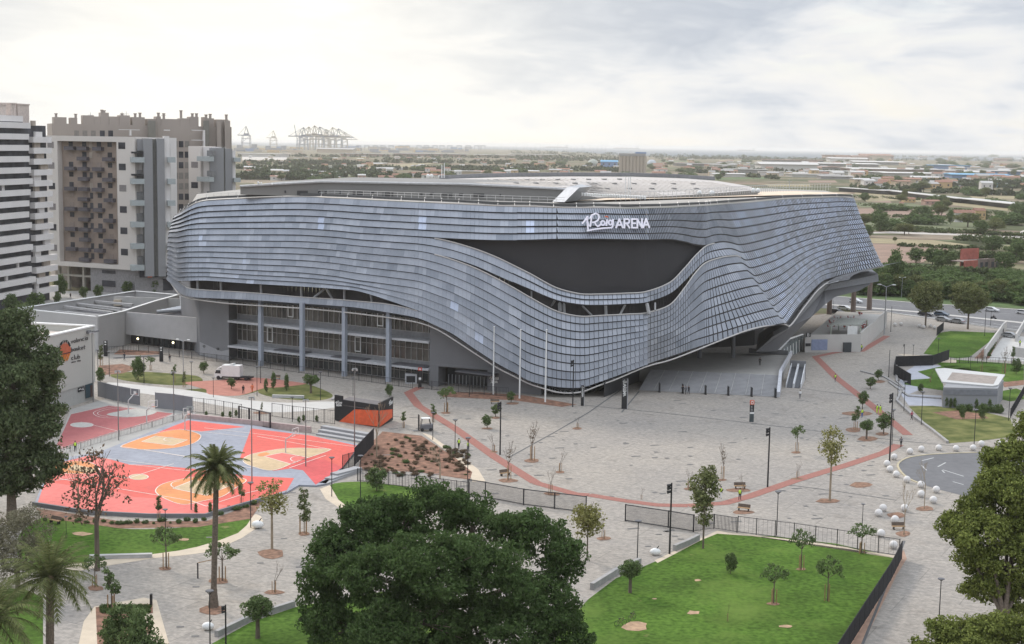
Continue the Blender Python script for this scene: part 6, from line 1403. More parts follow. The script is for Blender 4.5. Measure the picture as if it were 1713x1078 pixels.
TREES = [  # kind, base x, base y, top y, width factor, label
 ('palmy', 747, 690, 645, 1, 'staked feathery young tree on the plaza just left of the red strip bend'), ('leafy', 725, 706, 676, 1, 'small leafy tree beside the forklift'), ('bush', 815, 717, 694, 1.1, 'nearer of two round shrubs left of the tall spotlight pole'), ('bush', 829, 698, 676, 1.1, 'farther of two round shrubs left of the tall spotlight pole'),
 ('bush', 855, 674, 655, 1.1, 'round shrub in the bed below the middle flagpole'), ('bare', 966, 717, 693, 1, 'tiny bare staked sapling just left of the channel near the black totem'), ('brown', 890, 771, 704, .8, 'tallest brown leaved sapling in the middle of the plaza'), ('brown', 851, 803, 737, .7, 'brown leaved sapling beside the red strip above the railing fence'),
 ('bare', 826, 756, 724, 1, 'bare staked sapling left of the tall spotlight pole foot'), ('bare', 937, 790, 749, .8, 'bare staked sapling right of the tallest brown sapling'), ('bare', 921, 828, 778, .8, 'bare staked sapling right behind the long railing fence'), ('bare', 1073, 836, 814, .8, 'very small bare sapling beside the gap in the fences'),
 ('brown', 1209, 803, 741, .6, 'slender brown sapling left of the tall bare lamp mast'), ('bare', 1152, 818, 784, 1, 'bare sapling with thick stakes behind the mottled tree'), ('bare', 1243, 822, 790, .8, 'bare sapling at the boulder planter beside the two workers'), ('palmy', 1333, 757, 710, .75, 'staked leafy young tree right of the tall lamp mast'),
 ('bare', 1334, 801, 768, .9, 'bare sapling standing on the red strip right of the tall lamp mast'), ('sparse', 1388, 838, 704, 1.0, 'tall thin tree with sparse yellow leaves on the right of the plaza'), ('mottled', 1176, 918, 780, 1.0, 'tall mottled green tree in front of the dark railing gate'), ('yellow', 982, 938, 836, 1.0, 'yellowing tree just right of the big dark tree'),
 ('bare', 1010, 902, 862, 1, 'bare staked sapling right of the yellowing tree'), ('olive', 1054, 992, 935, .9, 'small dark tree with a stout trunk at the left end of the big lawn'), ('darkround', 1222, 960, 925, .8, 'small dark oval bush alone in the big lawn'), ('palmy', 1294, 1010, 943, .9, 'staked young tree in the middle of the big lawn'),
 ('palmy', 1340, 954, 885, .8, 'light feathery tree near the upper edge of the big lawn'), ('palmy', 1384, 1006, 929, .75, 'dark leaved staked tree on the right side of the big lawn'), ('palmy', 1441, 926, 876, 1.2, 'wide feathery tree at the upper right corner of the big lawn'), ('bare', 1217, 1040, 1003, .4, 'thin bare stem low in the big lawn'),
 ('bare_big', 1512, 896, 806, .6, 'leafless twiggy tree among the white ball bollards beside the lawn corner'), ('bare_big', 1546, 852, 768, .5, 'leafless twiggy tree left of the roundabout'), ('olive', 1449.5, 735, 702, .9, 'olive tree in a round pit left of the tall lamp pair'), ('bush', 1478, 727, 690, 1, 'round leafy tree right of the olive tree'),
 ('leafy', 1431, 720, 680, 1, 'leafy young tree at the round planter beside the blue clad worker'), ('bush', 1442.6, 683, 654, .9, 'green bush above the round planter on the right of the plaza'), ('bush', 1455.7, 651, 631, 1.3, 'nearer of two bushes at the upper right of the plaza'), ('bush', 1469, 637, 618, 1, 'farther of two bushes at the upper right of the plaza'),
 ('darkround', 1540, 657, 642, .9, 'yellowish bush at the path fork left of the pavilion'), ('sapling', 509, 893, 812, 1.1, 'slender sapling on the paving below the pink court corner'), ('sparse', 455, 918, 795, 1.3, 'autumn coloured tree standing over the triangular bed beside the pink court'), ('bare', 459, 992, 938, .9, 'bare staked sapling below the autumn coloured tree'),
 ('palmy', 278, 951, 878, .9, 'staked feathery tree at the edge of the left lawn'), ('palmy', 159, 982, 928, 1.0, 'dark staked young tree at the left end of the long bench'), ('leafy', 187, 1020, 952, 1.2, 'leafy staked tree behind the planting bed at the lower left'), ('olive', 431, 1068, 995, .95, 'round dark tree with a thick trunk at the lower lawn edge'),
 ('palmy', 372, 972, 904, 1.1, 'broad leafy young tree just right of the tall palm trunk'), ('dark_sparse', 163, 955, 748, 1.0, 'tall dark trunked tree with sparse reddish leaves in front of the pink court'), ('bare_big', 132, 868, 758, .7, 'leafless pale tree in front of the left part of the pink court'),
 ('bare_big', 630, 765, 668, .7, 'dead pale tree in the brown planting bed by the kiosk'), ('bare_big', 736, 802, 745, 1.3, 'wide leafless tree at the lower right of the brown planting bed'), ('darkround', 630, 822, 782, 1.2, 'small green tree in the little lawn below the brown bed'), ('leafy', 675, 716, 688, 1, 'small leafy tree right of the kiosk'),
 ('darkround', 651, 664, 643, .9, 'green tree showing over the kiosk roof'), ('olive', 520, 658, 625, 1, 'olive tree in the small lawn right of the red brick path'), ('columnar', 457.5, 651, 623, .8, 'left one of the narrow dark shrubs behind the kiosk'), ('columnar', 479, 654, 626, .8, 'middle one of the narrow dark shrubs behind the kiosk'), ('columnar', 445, 657, 634, .8, 'shortest of the narrow dark shrubs behind the kiosk'),
 ('darkround', 231, 636, 597, .9, 'bushy tree at the left end of the back lawn'), ('palmy', 252, 620, 596, 1.1, 'feathery tree left of the letter sign post'), ('leafy', 291, 640, 610, .9, 'leafy tree on the back lawn beside the red path'), ('bush', 341, 625, 605, 1.1, 'green bush left of the box van'), ('bush', 387, 651, 632, 1.1, 'green bush in front of the box van'),
 ('sapling', 308, 648, 620, 1, 'sapling at the end of the back lawn'), ('darkround', 168, 640, 615, 1, 'green shrub at the far corner of the club hall'), ('sapling', 169, 612, 575, 1, 'slim tree by the corner between hall and annex'), ('sapling', 438, 690, 672, 1, 'tiny sapling behind the dark court fence'),
 ('darkround', 1643, 704, 675, .6, 'grey green bush on the lawn in front of the pavilion'), ('darkround', 1610, 702, 679, .7, 'pale green bush in front of the pavilion wall'), ('brown', 1680, 625, 580, .8, 'brown leaved tree behind the pavilion roof'), ('brown', 1642, 625, 585, .6, 'thin reddish tree behind the middle of the pavilion roof'), ('darkround', 1700, 626, 600, .8, 'green bush behind the right end of the pavilion'),
 ('bare', 1556, 640, 612, .7, 'bare sapling left of the pavilion'), ('leafy', 1694, 608, 580, .8, 'small tree by the walled yard'), ('darkround', 235, 1130, 1020, .8, 'dense green shrub in the bed at the bottom left'), ('darkround', 205, 1110, 1012, .9, 'bright green shrub in the bed at the bottom left'), ('bush', 258, 1140, 1068, 1, 'grey green shrub cropped by the bottom edge'),
 ('columnar', 328, 860, 842, .9, 'narrow shrub against the court wall'), ('columnar', 352, 862, 840, .9, 'second narrow shrub against the court wall beside the palm'), ('leafy', 266, 872, 828, .8, 'staked tree with a dark ball crown at the court wall'), ('leafy', 404, 846, 808, .9, 'small reddish tree at the right end of the court wall'),
 ('round', 1548, 548, 467, .95, 'left one of two roundish trees beside the avenue'), ('round', 1619, 551, 470, 1.05, 'right one of two roundish trees beside the avenue'), ('darkround', 1496, 493, 418, .75, 'tall green tree right behind the arena corner'), ('darkround', 101, 498, 460, .9, 'tall street tree at the foot of the banded tower'),
 ('darkround', 140, 500, 480, 1, 'left one of the street trees behind the annex'), ('darkround', 165, 500, 477, 1, 'second street tree behind the annex'), ('darkround', 213, 493, 471, 1.1, 'third street tree behind the annex near the grey plinth'), ('darkround', 257, 492, 467, 1.1, 'fourth street tree behind the annex under the orange panel'),
 ('darkround', 60, 530, 490, 1.1, 'dark tree in front of the foot of the banded tower'), ('darkround', 20, 528, 492, 1.2, 'dark tree at the left end of the banded tower foot'), ('darkround', 280, 490, 466, .8, 'dark street tree beside the arena corner'), ('darkround', 96, 512, 490, .9, 'low dark tree between the tower and the annex'),
]
rr = random.Random(77); LMAP = {}
for k, x, y, ty, wf, lab in TREES:
    g_ = G(x, y); h = hgt(x, y, ty) * 1.02; K[k].put(g_, rr.uniform(0, 6.28), (h * wf, h * wf, h), lab)
# columnar shrubs against the pavilion and planting in the beds
def put_tree(k, x, y, ty, wf, lab, grp):
    g_ = G(x, y); h = hgt(x, y, ty); return K[k].put(g_, rr.uniform(0, 6.28), (h * wf, h * wf, h), lab, grp)
for i, x in enumerate((1583, 1590, 1597, 1633, 1655)): put_tree('columnar', x, 682 + (x - 1583) * .08, 666 - (x % 3) + (x - 1583) * .05, .9, 'narrow dark shrub against the pavilion wall', 'narrow shrubs against the pavilion')
for i, x in enumerate((1606, 1614, 1622, 1642, 1648, 1664, 1672)): put_tree('lowbush', x, 685 + (x - 1583) * .07, 674, .7, 'low shrub at the foot of the pavilion wall', 'low shrubs against the pavilion')
for i in range(26):
    x = 75 + i * 14; y = 876 - abs(x - 250) * .03 + rr.uniform(-3, 3) if x < 345 else 866 - (x - 345) * .28 + rr.uniform(-3, 3)
    put_tree('lowbush', x, y, y - rr.uniform(4, 9), rr.uniform(.8, 1.4), 'low bush in the strip of soil below the court wall', 'low bushes below the court wall')
for i in range(170):
    x, y = rr.uniform(612, 785), 0; y = rr.uniform(732 + abs(x - 680) * .25, 798)
    put_tree(('dry', 'dry', 'dry', 'dry', 'dry', 'dry', 'lowbush')[i % 7], x, y, y - rr.uniform(3, 7), rr.uniform(1.0, 2.0), 'low dry plant in the brown planting bed', 'low plants in the brown planting bed')
for i in range(22): x = 172 + (i % 11) * 7.5; put_tree('lowbush', x, 1018 + (i // 11) * 7, 1009 + (i // 11) * 7, 1.0, 'low ground plant in the stepped bed at the lower left', 'ground plants in the stepped bed')
for i in range(16): x = 1660 + i * 1.2; y = 596 - i * 2.5; put_tree('lowbush', x - 8, y, y - 6, 1.2, 'reddish climber along the yard fence', 'climbers along the yard fence')
for x, y in ((395, 697), (345, 699), (372, 700), (385, 699), (508, 705), (500, 708), (530, 706)): put_tree('columnar', x, y, y - 11, 1.4, 'small shrub in the planter along the court fence', 'small shrubs in the court planter')
# ---- palms
def palm(label, px, py, ty_hub, base, frond_px, nfr, seed, trunk_r=.32, dense=1.0):
    """palm with its hub at picture (px,ty_hub)"""
    b = base; hub = D(px, ty_hub, b.y); h = hub.z; k = b.y / FPX; FL = frond_px * k; rg = random.Random(seed)
    r = thing('palm_tree', label, 'palm', b); lean = Vector((hub.x - b.x, 0, 0))
    mb = MB(); n = 22
    for i in range(n):
        t0, t1 = i / n, (i + 1) / n; rr_ = trunk_r * (1.9 - 6 * t0 if t0 < .13 else 1.12 - .12 * t0)
        p, q = lean * t0 + Vector((0, 0, h * t0)), lean * t1 + Vector((0, 0, h * t1)); mb.tube(p, q, rr_ * 1.04, rr_ * .94, 10)
    part('trunk', mb, M_bark if trunk_r > .3 else M_bark, r)
    mb = MB(); mb.ell(tuple(lean + Vector((0, 0, h))), trunk_r * 1.9, trunk_r * 1.9, trunk_r * 2.2, 12, 8); part('crown_boss', mb, mat('palm_boss', (.17, .12, .07), .9, var=.3, scale=4), r)
    for f in range(nfr):
        az = f * 2.399 + rg.uniform(-.2, .2); e = (f + .5) / nfr; el0 = R(82 - 95 * e ** .9); L = FL * rg.uniform(.85, 1.08) * (.85 if e < .2 else 1)
        p = lean + Vector((0, 0, h + trunk_r)); d_ = Vector((math.cos(az) * math.cos(el0), math.sin(az) * math.cos(el0), math.sin(el0))); mb = MB(); ns = 11; pts = [p]
        for s in range(ns):
            pts.append(pts[-1] + d_ * (L / ns)); d_ = (d_ + Vector((0, 0, -1)) * (.07 + .10 * s / ns + .05 * e)).normalized()
        side = Vector((-math.sin(az), math.cos(az), 0))
        for s in range(ns):
            a, q = pts[s], pts[s + 1]; mb.tube(a, q, .05 * (1 - s / ns) + .012, .05 * (1 - (s + 1) / ns) + .012, 4, cap=False)
            if s < 1: continue
            t = (q - a).normalized(); upv = side.cross(t).normalized(); w = L * .17 * math.sin(math.pi * (.12 + .86 * s / ns)) ** .7
            for j in range(int(4 * dense)):
                u = a.lerp(q, j / (4 * dense))
                for sg_ in (-1, 1):
                    tip = u + side * sg_ * w * rg.uniform(.8, 1.1) + t * w * .8 + Vector((0, 0, -.30 * w)) + upv * rg.uniform(-.1, .25) * w; wd = t * .055
                    mb.add([u - wd, u + wd, tip], [(0, 1, 2)])
        part('frond', mb, L_palm, r)
    return r
pb_ = G(357, 1016); palm('tall palm rising from a soil bed in front of the pink court', 362, 0, 790, pb_, 62, 58, 5, .30, 1.3)
b2 = D(82, 1130, 128); b2.z = 0; palm('palm with long drooping fronds at the lower left corner', 84, 0, 975, b2, 100, 46, 6, .36, 1.2)
b3 = D(-22, 1130, 122); b3.z = 0; palm('palm mostly cut off by the left edge', -12, 0, 1045, b3, 112, 40, 7, .36, 1.2)
# ================================================================== STREET FURNITURE
def lamp_T():
    r = thing('street_lamp', '', 'street lamp'); mb = MB(); mb.tube((0, 0, 0), (0, 0, .97), .014, .010, 8); part('pole', mb, M_black, r)
    mb = MB(); mb.tube((0, 0, .93), (-.06, 0, .985), .006, .006, 4); mb.tube((0, 0, .93), (.06, 0, .985), .006, .006, 4); part('bracket', mb, M_black, r)
    mb = MB(); mb.tube((0, 0, .985), (0, 0, 1.0), .085, .085, 12); part('lamp_head', mb, mat('lamp_head_grey', (.10, .10, .11), .5), r); return r
def lamp_S():
    r = thing('spotlight_pole', '', 'light pole'); mb = MB(); mb.tube((0, 0, 0), (0, 0, 1.0), .0165, .013, 8); part('pole', mb, M_black, r)
    for z in (.97, .93, .88): mb = MB(); mb.tube((-.012, 0, z), (-.07, -.01, z - .012), .017, .024, 8); part('spotlight', mb, M_black, r)
    return r
def lamp_M():
    r = thing('floodlight_mast', '', 'floodlight mast'); mb = MB(); mb.tube((0, 0, 0), (0, 0, 1.0), .012, .007, 8); part('pole', mb, mat('mast_grey', (.22, .22, .215), .5, .4), r)
    mb = MB(); mb.box(-.05, .05, -.006, .006, .985, 1.0); part('crossbar', mb, M_steel, r)
    for x in (-.04, .04): mb = MB(); mb.box(x - .015, x + .015, -.03, .01, .965, .985); part('floodlight', mb, mat('flood_glass', (.45, .45, .43), .4), r)
    return r
def lamp_P():
    r = thing('bare_pole', '', 'pole'); mb = MB(); mb.tube((0, 0, 0), (0, 0, 1.0), .015, .013, 8); part('pole', mb, M_black, r)
    mb = MB(); mb.tube((0, 0, 0), (0, 0, .02), .03, .03, 8); part('base', mb, M_black, r); return r
def lamp_D():
    r = thing('double_lamp', '', 'street lamp'); mb = MB(); mb.tube((0, 0, 0), (0, 0, .95), .012, .009, 8); part('pole', mb, M_steel, r)
    for s in (-1, 1):
        mb = MB(); mb.tube((0, 0, .95), (s * .12, 0, 1.0), .006, .006, 4); part('arm', mb, M_steel, r)
        mb = MB(); mb.ell((s * .14, 0, .995), .045, .02, .015, 8, 5); part('lamp_head', mb, M_white, r)
    return r
KL = {'T': Kind(lamp_T), 'S': Kind(lamp_S), 'M': Kind(lamp_M), 'P': Kind(lamp_P), 'D': Kind(lamp_D)}
LAMPS = [('S', 836.5, 761, 672, 'tall black spotlight pole on the left half of the plaza below the flagpoles'), ('S', 1284, 815, 715, 'tall black spotlight pole standing on the red strip in the middle right of the plaza'), ('S', 958, 681, 602, 'black spotlight pole in front of the lowest dip of the facade'),
 ('S', 1120, 927, 808, 'nearest black spotlight pole, beside the mottled tree'), ('T', 1066, 938, 871, 'slim lamp above the paving just left of the big lawn'), ('T', 1299, 896, 822, 'slim lamp at the fence on the upper edge of the big lawn'), ('T', 1442, 886, 843, 'slim lamp behind the right part of the lawn fence'),
 ('S', 1488, 772, 657, 'tall spotlight pole at the red strip left of the roundabout'), ('T', 1492, 745, 685, 'slim lamp right beside the spotlight pole near the roundabout'), ('P', 1486.5, 631, 586, 'bare dark pole at the left end of the bent black fence'), ('S', 1512, 603, 576, 'spotlight pole behind the bent black fence'), ('T', 1527, 602, 577, 'slim lamp between the bent fence and the upper lawn'),
 ('T', 1501.5, 666, 636, 'slim lamp left of the bluish path fork'), ('T', 1512, 688, 638, 'slim lamp at the left tip of the pavilion lawn'), ('T', 1541, 711, 655, 'slim lamp on the left edge of the pavilion lawn'), ('T', 1629.5, 743, 685, 'slim lamp at the lower edge of the pavilion lawn'), ('T', 1569, 597, 566, 'slim lamp at the left edge of the upper lawn'), ('T', 1623, 622, 596, 'slim lamp behind the pavilion roof'),
 ('T', 1687, 704, 649, 'slim lamp at the right end of the pavilion'), ('T', 782, 822, 732, 'slim lamp at the left end of the long railing fence'), ('T', 761, 763, 702, 'slim lamp beside the walking worker on the left plaza'), ('T', 724, 736, 690, 'slim lamp behind the forklift'), ('P', 785, 664, 627, 'dark pole in front of the arena side entrance'), ('T', 555, 831, 765, 'slim lamp at the steps below the pink court'),
 ('T', 603, 833, 762, 'slim lamp in the little lawn below the brown bed'), ('T', 419.5, 883, 807, 'slim lamp right of the court wall end'), ('T', 351.5, 1092, 988, 'left slim lamp at the bottom edge near the lower lawn'), ('S', 378, 1105, 1012, 'spotlight pole at the bottom edge left of the lower lawn'), ('T', 277, 905, 852, 'slim lamp on the left lawn'), ('T', 111, 900, 864, 'short slim lamp at the left end of the left lawn'),
 ('T', 183, 630, 588, 'slim lamp left of the back lawn'), ('P', 241, 641, 597, 'dark pole on the back lawn'), ('T', 320.5, 654, 605, 'slim lamp between back lawn and red path'), ('T', 357, 665, 632, 'slim lamp in front of the box van'), ('T', 430, 663, 613, 'slim lamp right of the box van'), ('P', 436, 641, 604, 'dark pole behind the red brick path'), ('T', 536, 670, 622, 'slim lamp right of the olive tree on the small lawn'),
 ('T', 489, 706, 664, 'slim lamp behind the fence between court and kiosk'), ('T', 590.5, 662, 632, 'slim lamp just behind the kiosk'), ('T', 1571, 1034, 968, 'slim lamp on the path left of the large yellowish tree'), ('T', 164, 628, 585, 'slim lamp by the corner of the club hall'), ('T', 1657, 545, 520, 'slim lamp between avenue and upper lawn'), ('P', 1647, 562, 515, 'dark pole right of the second roundish tree'),
 ('M', 511.5, 783, 668, 'floodlight mast on the right key of the pink court'), ('M', 421.5, 812, 664, 'floodlight mast at the centre right of the pink court'), ('M', 593, 750, 616, 'floodlight mast in front of the kiosk'), ('M', 320, 856, 680, 'floodlight mast in front of the palm on the pink court'), ('M', 198.5, 737, 620, 'floodlight mast between the two courts'), ('M', 291, 704, 622, 'floodlight mast at the corner between both courts'), ('M', 156, 673, 556, 'floodlight mast beside the club hall door'),
 ('D', 1479, 560, 476, 'pale double armed street lamp beside the avenue behind the terrace'), ('D', 1508, 498, 464, 'pale double armed street lamp on the far side of the avenue'), ('D', 307, 640, 568, 'pale double armed lamp in front of the annex wing'), ('P', 1490, 555, 513, 'dark pole beside the near kerb of the avenue'), ('P', 1394, 520, 503, 'small dark pole on the median beside the terrace')]
for k, x, y, ty, lab in LAMPS:
    g_ = G(x, y); h = hgt(x, y, ty); KL[k].put(g_, rr.uniform(-.3, .3) + (.0 if k != 'M' else .4), (min(h, dict(S=8, M=9).get(k, 5)),) * 2 + (h,) if k != 'D' else h, lab)
# flagpoles
def mk_flag():
    r = thing('flagpole', '', 'flagpole'); mb = MB(); mb.tube((0, 0, 0), (0, 0, 1.0), .012, .008, 8); part('pole', mb, M_white, r); mb = MB(); mb.ell((0, 0, 1.0), .014, .014, .010, 8, 6); part('finial', mb, M_white, r); return r
KF = Kind(mk_flag)
for x, y, ty, tx, lab in ((825, 660, 547, 828, 'leftmost of the three white flagpoles'), (869, 667, 552, 872, 'middle one of the three white flagpoles'), (912, 673, 552, 915, 'rightmost of the three white flagpoles')): KF.put(G(x, y), 0, hgt(x, y, ty), lab, 'white flagpoles before the arena')
# ball bollards
def mk_ball():
    r = thing('ball_bollard', 'white concrete ball bollard around the roundabout', 'bollard'); mb = MB(); mb.ell((0, 0, .54), .56, .56, .56, 24, 14); part('ball', mb, mat('ball_concrete', (.60, .58, .56), .8, var=.05, scale=2), r, smooth=True); mb = MB(); mb.tube((0, 0, 0), (0, 0, .06), .3, .3, 16); part('foot', mb, M_conc, r); return r
KB = Kind(mk_ball)
for i, (x, y) in enumerate(((1522, 755), (1541, 751), (1570, 749), (1599, 750), (1627.6, 749), (1641.5, 742), (1495.5, 764.5), (1483.5, 775.6), (1488.5, 785), (1499, 793.7), (1517, 802.6), (1540.5, 811), (1566, 819.6), (1540.5, 827), (1561, 837), (1477, 850.7), (1469.6, 859), (1513, 850.7), (1497, 870), (1473.5, 893.6), (1494.5, 913), (1672, 742), (1497, 541), (1507, 540), (1538, 543), (1545, 545), (1556, 543), (1563, 546))): KB.put(G(x, y + 5.2), 0, 1, 'white concrete ball bollard around the roundabout' if i < 22 else 'white concrete ball bollard near the avenue', 'white ball bollards' if i < 22 else 'ball bollards near the avenue')
# totems
def totem(name, x, y, ty, w_px, label, kind):
    b = G(x, y); h = hgt(x, y, ty); w = w_px * b.y / FPX / 2; r = thing(name, label, 'sign', b); F = lambda px, py: D(px, py, b.y - .21) - b
    if kind == 'C':
        for nm, z0, z1, m in (('panel_top', .80, 1, mat('totem_red', (.52, .09, .04), .5)), ('panel_middle', .40, .799, M_black), ('panel_low', .0, .399, mat('totem_slate', (.05, .065, .07), .5))):
            mb = MB(); mb.box(-w, w, -.2, .2, h * z0, h * z1); part(nm, mb, m, r)
        mb = MB(); mb.box(-w * 1.02, w * 1.02, -.22, -.201, h * .38, h * .46); part('white_band', mb, M_white, r)
        mb = MB(); f = lambda X, Y: Vector((X * w, -.23, h * Y)); sq_ = lambda c: [(-.45 * c, .9 - .06 * c), (.45 * c, .9 - .06 * c), (.45 * c, .9 + .06 * c), (-.45 * c, .9 + .06 * c), (-.45 * c, .9 - .06 * c)]
        for a, b_ in zip(sq_(1)[:-1], sq_(1)[1:]): p, q = f(*a), f(*b_); mb.tube(p, q, .06, .06, 4)
        part('letter_mark', mb, M_white, r)
        mb = MB()
        for k in range(4): mb.box(-w * .6, w * (.1 + .1 * k), -.215, -.202, h * (.72 - .07 * k), h * (.74 - .07 * k))
        part('text_lines', mb, mat('text_grey', (.45, .45, .45), .6), r)
    else:
        mb = MB(); mb.box(-w, w, -.2, .2, 0, h); part('panel', mb, M_black, r)
        if kind == 'arena':
            mb = MB(); mb.box(w * 1.0, w * 1.25, -.2, .2, 0, h); part('side_strip', mb, mat('strip_grey', (.33, .33, .34), .5), r)
            mb = MB(); s_ = h * .11 / 140; strokes(mb, ROIG, lambda X, Y: Vector((-w * .75 + (X - 360) / 255 * w * 1.5, -.21, h * .97 - (Y - 135) * s_)) if True else None, 22, .04)
            # vertical ARENA lettering running down the slab
            strokes(mb, [[(y_, -x_) for x_, y_ in pl] for pl in ARENA_], lambda X, Y: Vector(((-X + 215) / 70 * w * 1.0, -.21, h * .83 + (Y + 638) / 272 * h * .40)), 18, .04); part('lettering', mb, M_white, r)
        elif kind == 'A':
            mb = MB(); mb.box(-w * 1.02, w * 1.02, -.22, -.201, h * .84, h); part('red_panel', mb, M_red, r); mb = MB(); f = lambda X, Y: Vector((X * w, -.23, h * Y))
            for a, b_ in (((-.45, .87), (0, .97)), ((0, .97), (.45, .87)), ((-.25, .905), (.25, .905))): mb.tube(f(*a), f(*b_), .07, .07, 4)
            part('letter_mark', mb, M_white, r)
            mb = MB(); mb.box(-w * .7, w * .7, -.22, -.201, h * .36, h * .5); part('white_notice', mb, M_white, r)
        elif kind == 'L':
            mb = MB()
            for k in (.72, .88): mb.box(-w * .5, w * .5, -.215, -.201, h * k, h * (k + .07))
            part('letter_marks', mb, M_white, r)
    return r
totem('totem', 1044, 684, 634, 9, 'tall black totem with vertical white Roig ARENA lettering on the plaza', 'arena')
totem('totem', 974, 679, 645, 5, 'short black totem with white marks at the foot of the facade', 'arena')
totem('totem', 1257, 706, 670, 7, 'red topped black totem with a white letter C on the plaza', 'C')
totem('totem', 702.5, 648, 615, 6, 'black totem with a red letter A panel at the fence corner', 'A')
totem('totem', 177, 596, 570, 6, 'black letter post beside the annex corner', 'L'); totem('totem', 270, 605, 580, 6, 'black letter post in front of the annex wing', 'L')
totem('bin_post', 253, 1012, 994, 3.4, 'short black post with a button box at the corner of the stepped bed', '')
totem('info_post', 1353, 604, 604, 1, 'x', '') if False else None
def crosswall(name, x, y, w, h, d_, m, label, cat, rz=0):
    mb = MB(); b = G(x, y); r = thing(name, label, cat, b, rz); mb.box(-w / 2, w / 2, -d_ / 2, d_ / 2, 0, h); part('body', mb, m, r); return r
bn = crosswall('concrete_bench', 202, 934, 7.6, .42, .6, mat('bench_pale', (.42, .42, .42), .7), 'long pale concrete bench along the left lawn', 'bench', .16); mb = MB(); mb.box(-3.8, 3.8, -.34, .34, .43, .5); part('seat', mb, M_conc, bn)
bn = crosswall('concrete_bench', 482, 666, 6.5, .5, .7, mat('bench_pale', (.42, .42, .42), .7), 'pale concrete bench along the small lawn beside the olive tree', 'bench', -.05); mb = MB(); mb.box(-3.25, 3.25, -.38, .38, .51, .58); part('seat', mb, M_conc, bn)
bn = crosswall('cabin', 688, 641, 2.6, 2.1, 2, mat('cabin_grey', (.40, .40, .41), .6), 'small pale cabin at the fence near the red letter A totem', 'cabin'); mb = MB(); mb.box(-1.0, .9, -1.05, -1.005, .3, 1.7); part('opening', mb, M_black, bn)
# rock / bench planters, wire arch, white bags
def mk_bench2():
    r = thing('wooden_bench', '', 'bench')
    for x in (-.7, .7): mb = MB(); mb.box(x - .05, x + .05, -.25, .25, 0, .42); part('leg', mb, M_dark, r)
    mb = MB(); mb.box(-.9, .9, -.28, .28, .425, .5); part('seat', mb, M_wood, r); mb = MB(); mb.hexa([(-.9, .24, .5), (.9, .24, .5), (.9, .3, .5), (-.9, .3, .5)], [(-.9, .34, .95), (.9, .34, .95), (.9, .40, .95), (-.9, .40, .95)]); part('backrest', mb, mat('bench_dark', (.12, .09, .07), .7), r); return r
KBn = Kind(mk_bench2)
for x, y, rz, lab in ((1238, 818, .1, 'dark wooden bench at the boulder planter beside the two workers'), (845, 796, .6, 'dark bench at the brown sapling by the red strip'), (1503, 886, .1, 'dark bench behind the ball bollards near the lawn corner'), (462, 635, .1, 'bench behind the narrow dark shrubs'), (92, 876, -.5, 'wooden bench at the left end of the left lawn'), (1335, 615, 0, 'dark bench near the avenue side of the plaza') if False else (1244, 855, -.4, 'dark bench behind the thin open fence'), (828, 676, .1, 'small dark bench below the left flagpole')):
    KBn.put(G(x, y), rz, 1.0, lab)
def swan(name, x, y, s, label):
    r = thing(name, label, 'bag', G(x, y)); mb = MB(); mb.ell((0, 0, .35 * s), .55 * s, .4 * s, .36 * s, 14, 8); part('body', mb, M_white, r, smooth=True); mb = MB(); mb.tube((.1 * s, 0, .6 * s), (.35 * s, 0, .95 * s), .06 * s, .04 * s, 6); part('tie', mb, M_dark, r); return r
swan('rubble_bag', 431, 884, 1.5, 'white builder bag at the lower right end of the court wall'); swan('rubble_bag', 1096, 929, 1.3, 'white bag on the paving beside the nearest spotlight pole'); swan('rubble_bag', 348, 1054, 1.2, 'white bag on the paving near the lower lawn corner')
# basketball hoops
def mk_hoop():
    r = thing('basketball_hoop', '', 'basketball hoop'); mb = MB(); mb.tube((0, 1.6, 0), (0, 1.6, 2.2), .09, .09, 8); mb.tube((0, 1.6, 2.2), (0, .1, 3.2), .08, .08, 8); part('post', mb, mat('hoop_post', (.50, .49, .48), .5), r)
    mb = MB()
    for z in (2.9, 3.95): mb.box(-.9, .9, -.03, .03, z, z + .06)
    for x in (-.9, .84): mb.box(x, x + .06, -.03, .03, 2.97, 3.94)
    mb.box(-.3, .3, -.035, -.031, 3.1, 3.55); part('backboard', mb, M_white, r)
    mb = MB(); pc = [(.23 * math.cos(a * .5236), -.30 + .23 * math.sin(a * .5236), 3.05) for a in range(13)]; mb.path([Vector(p) for p in pc], .02, 4); part('rim', mb, M_orange, r); return r
KH = Kind(mk_hoop)
for x, y, rz, lab in ((226, 690, math.pi * .85, 'white basketball hoop behind the dark red court by the grey fence'), (256, 712, .9, 'basketball hoop at the picket railing beside the dark red court'), (494, 762, 1.2, 'basketball hoop on the right half of the pink court'), (316, 725, .6, 'basketball hoop at the top orange key of the pink court'), (370, 822, -1.2, 'basketball hoop on the lower orange key of the pink court'), (100, 795, 2.4, 'basketball hoop at the left orange key of the pink court')): KH.put(G(x, y), rz, 1.15, lab)
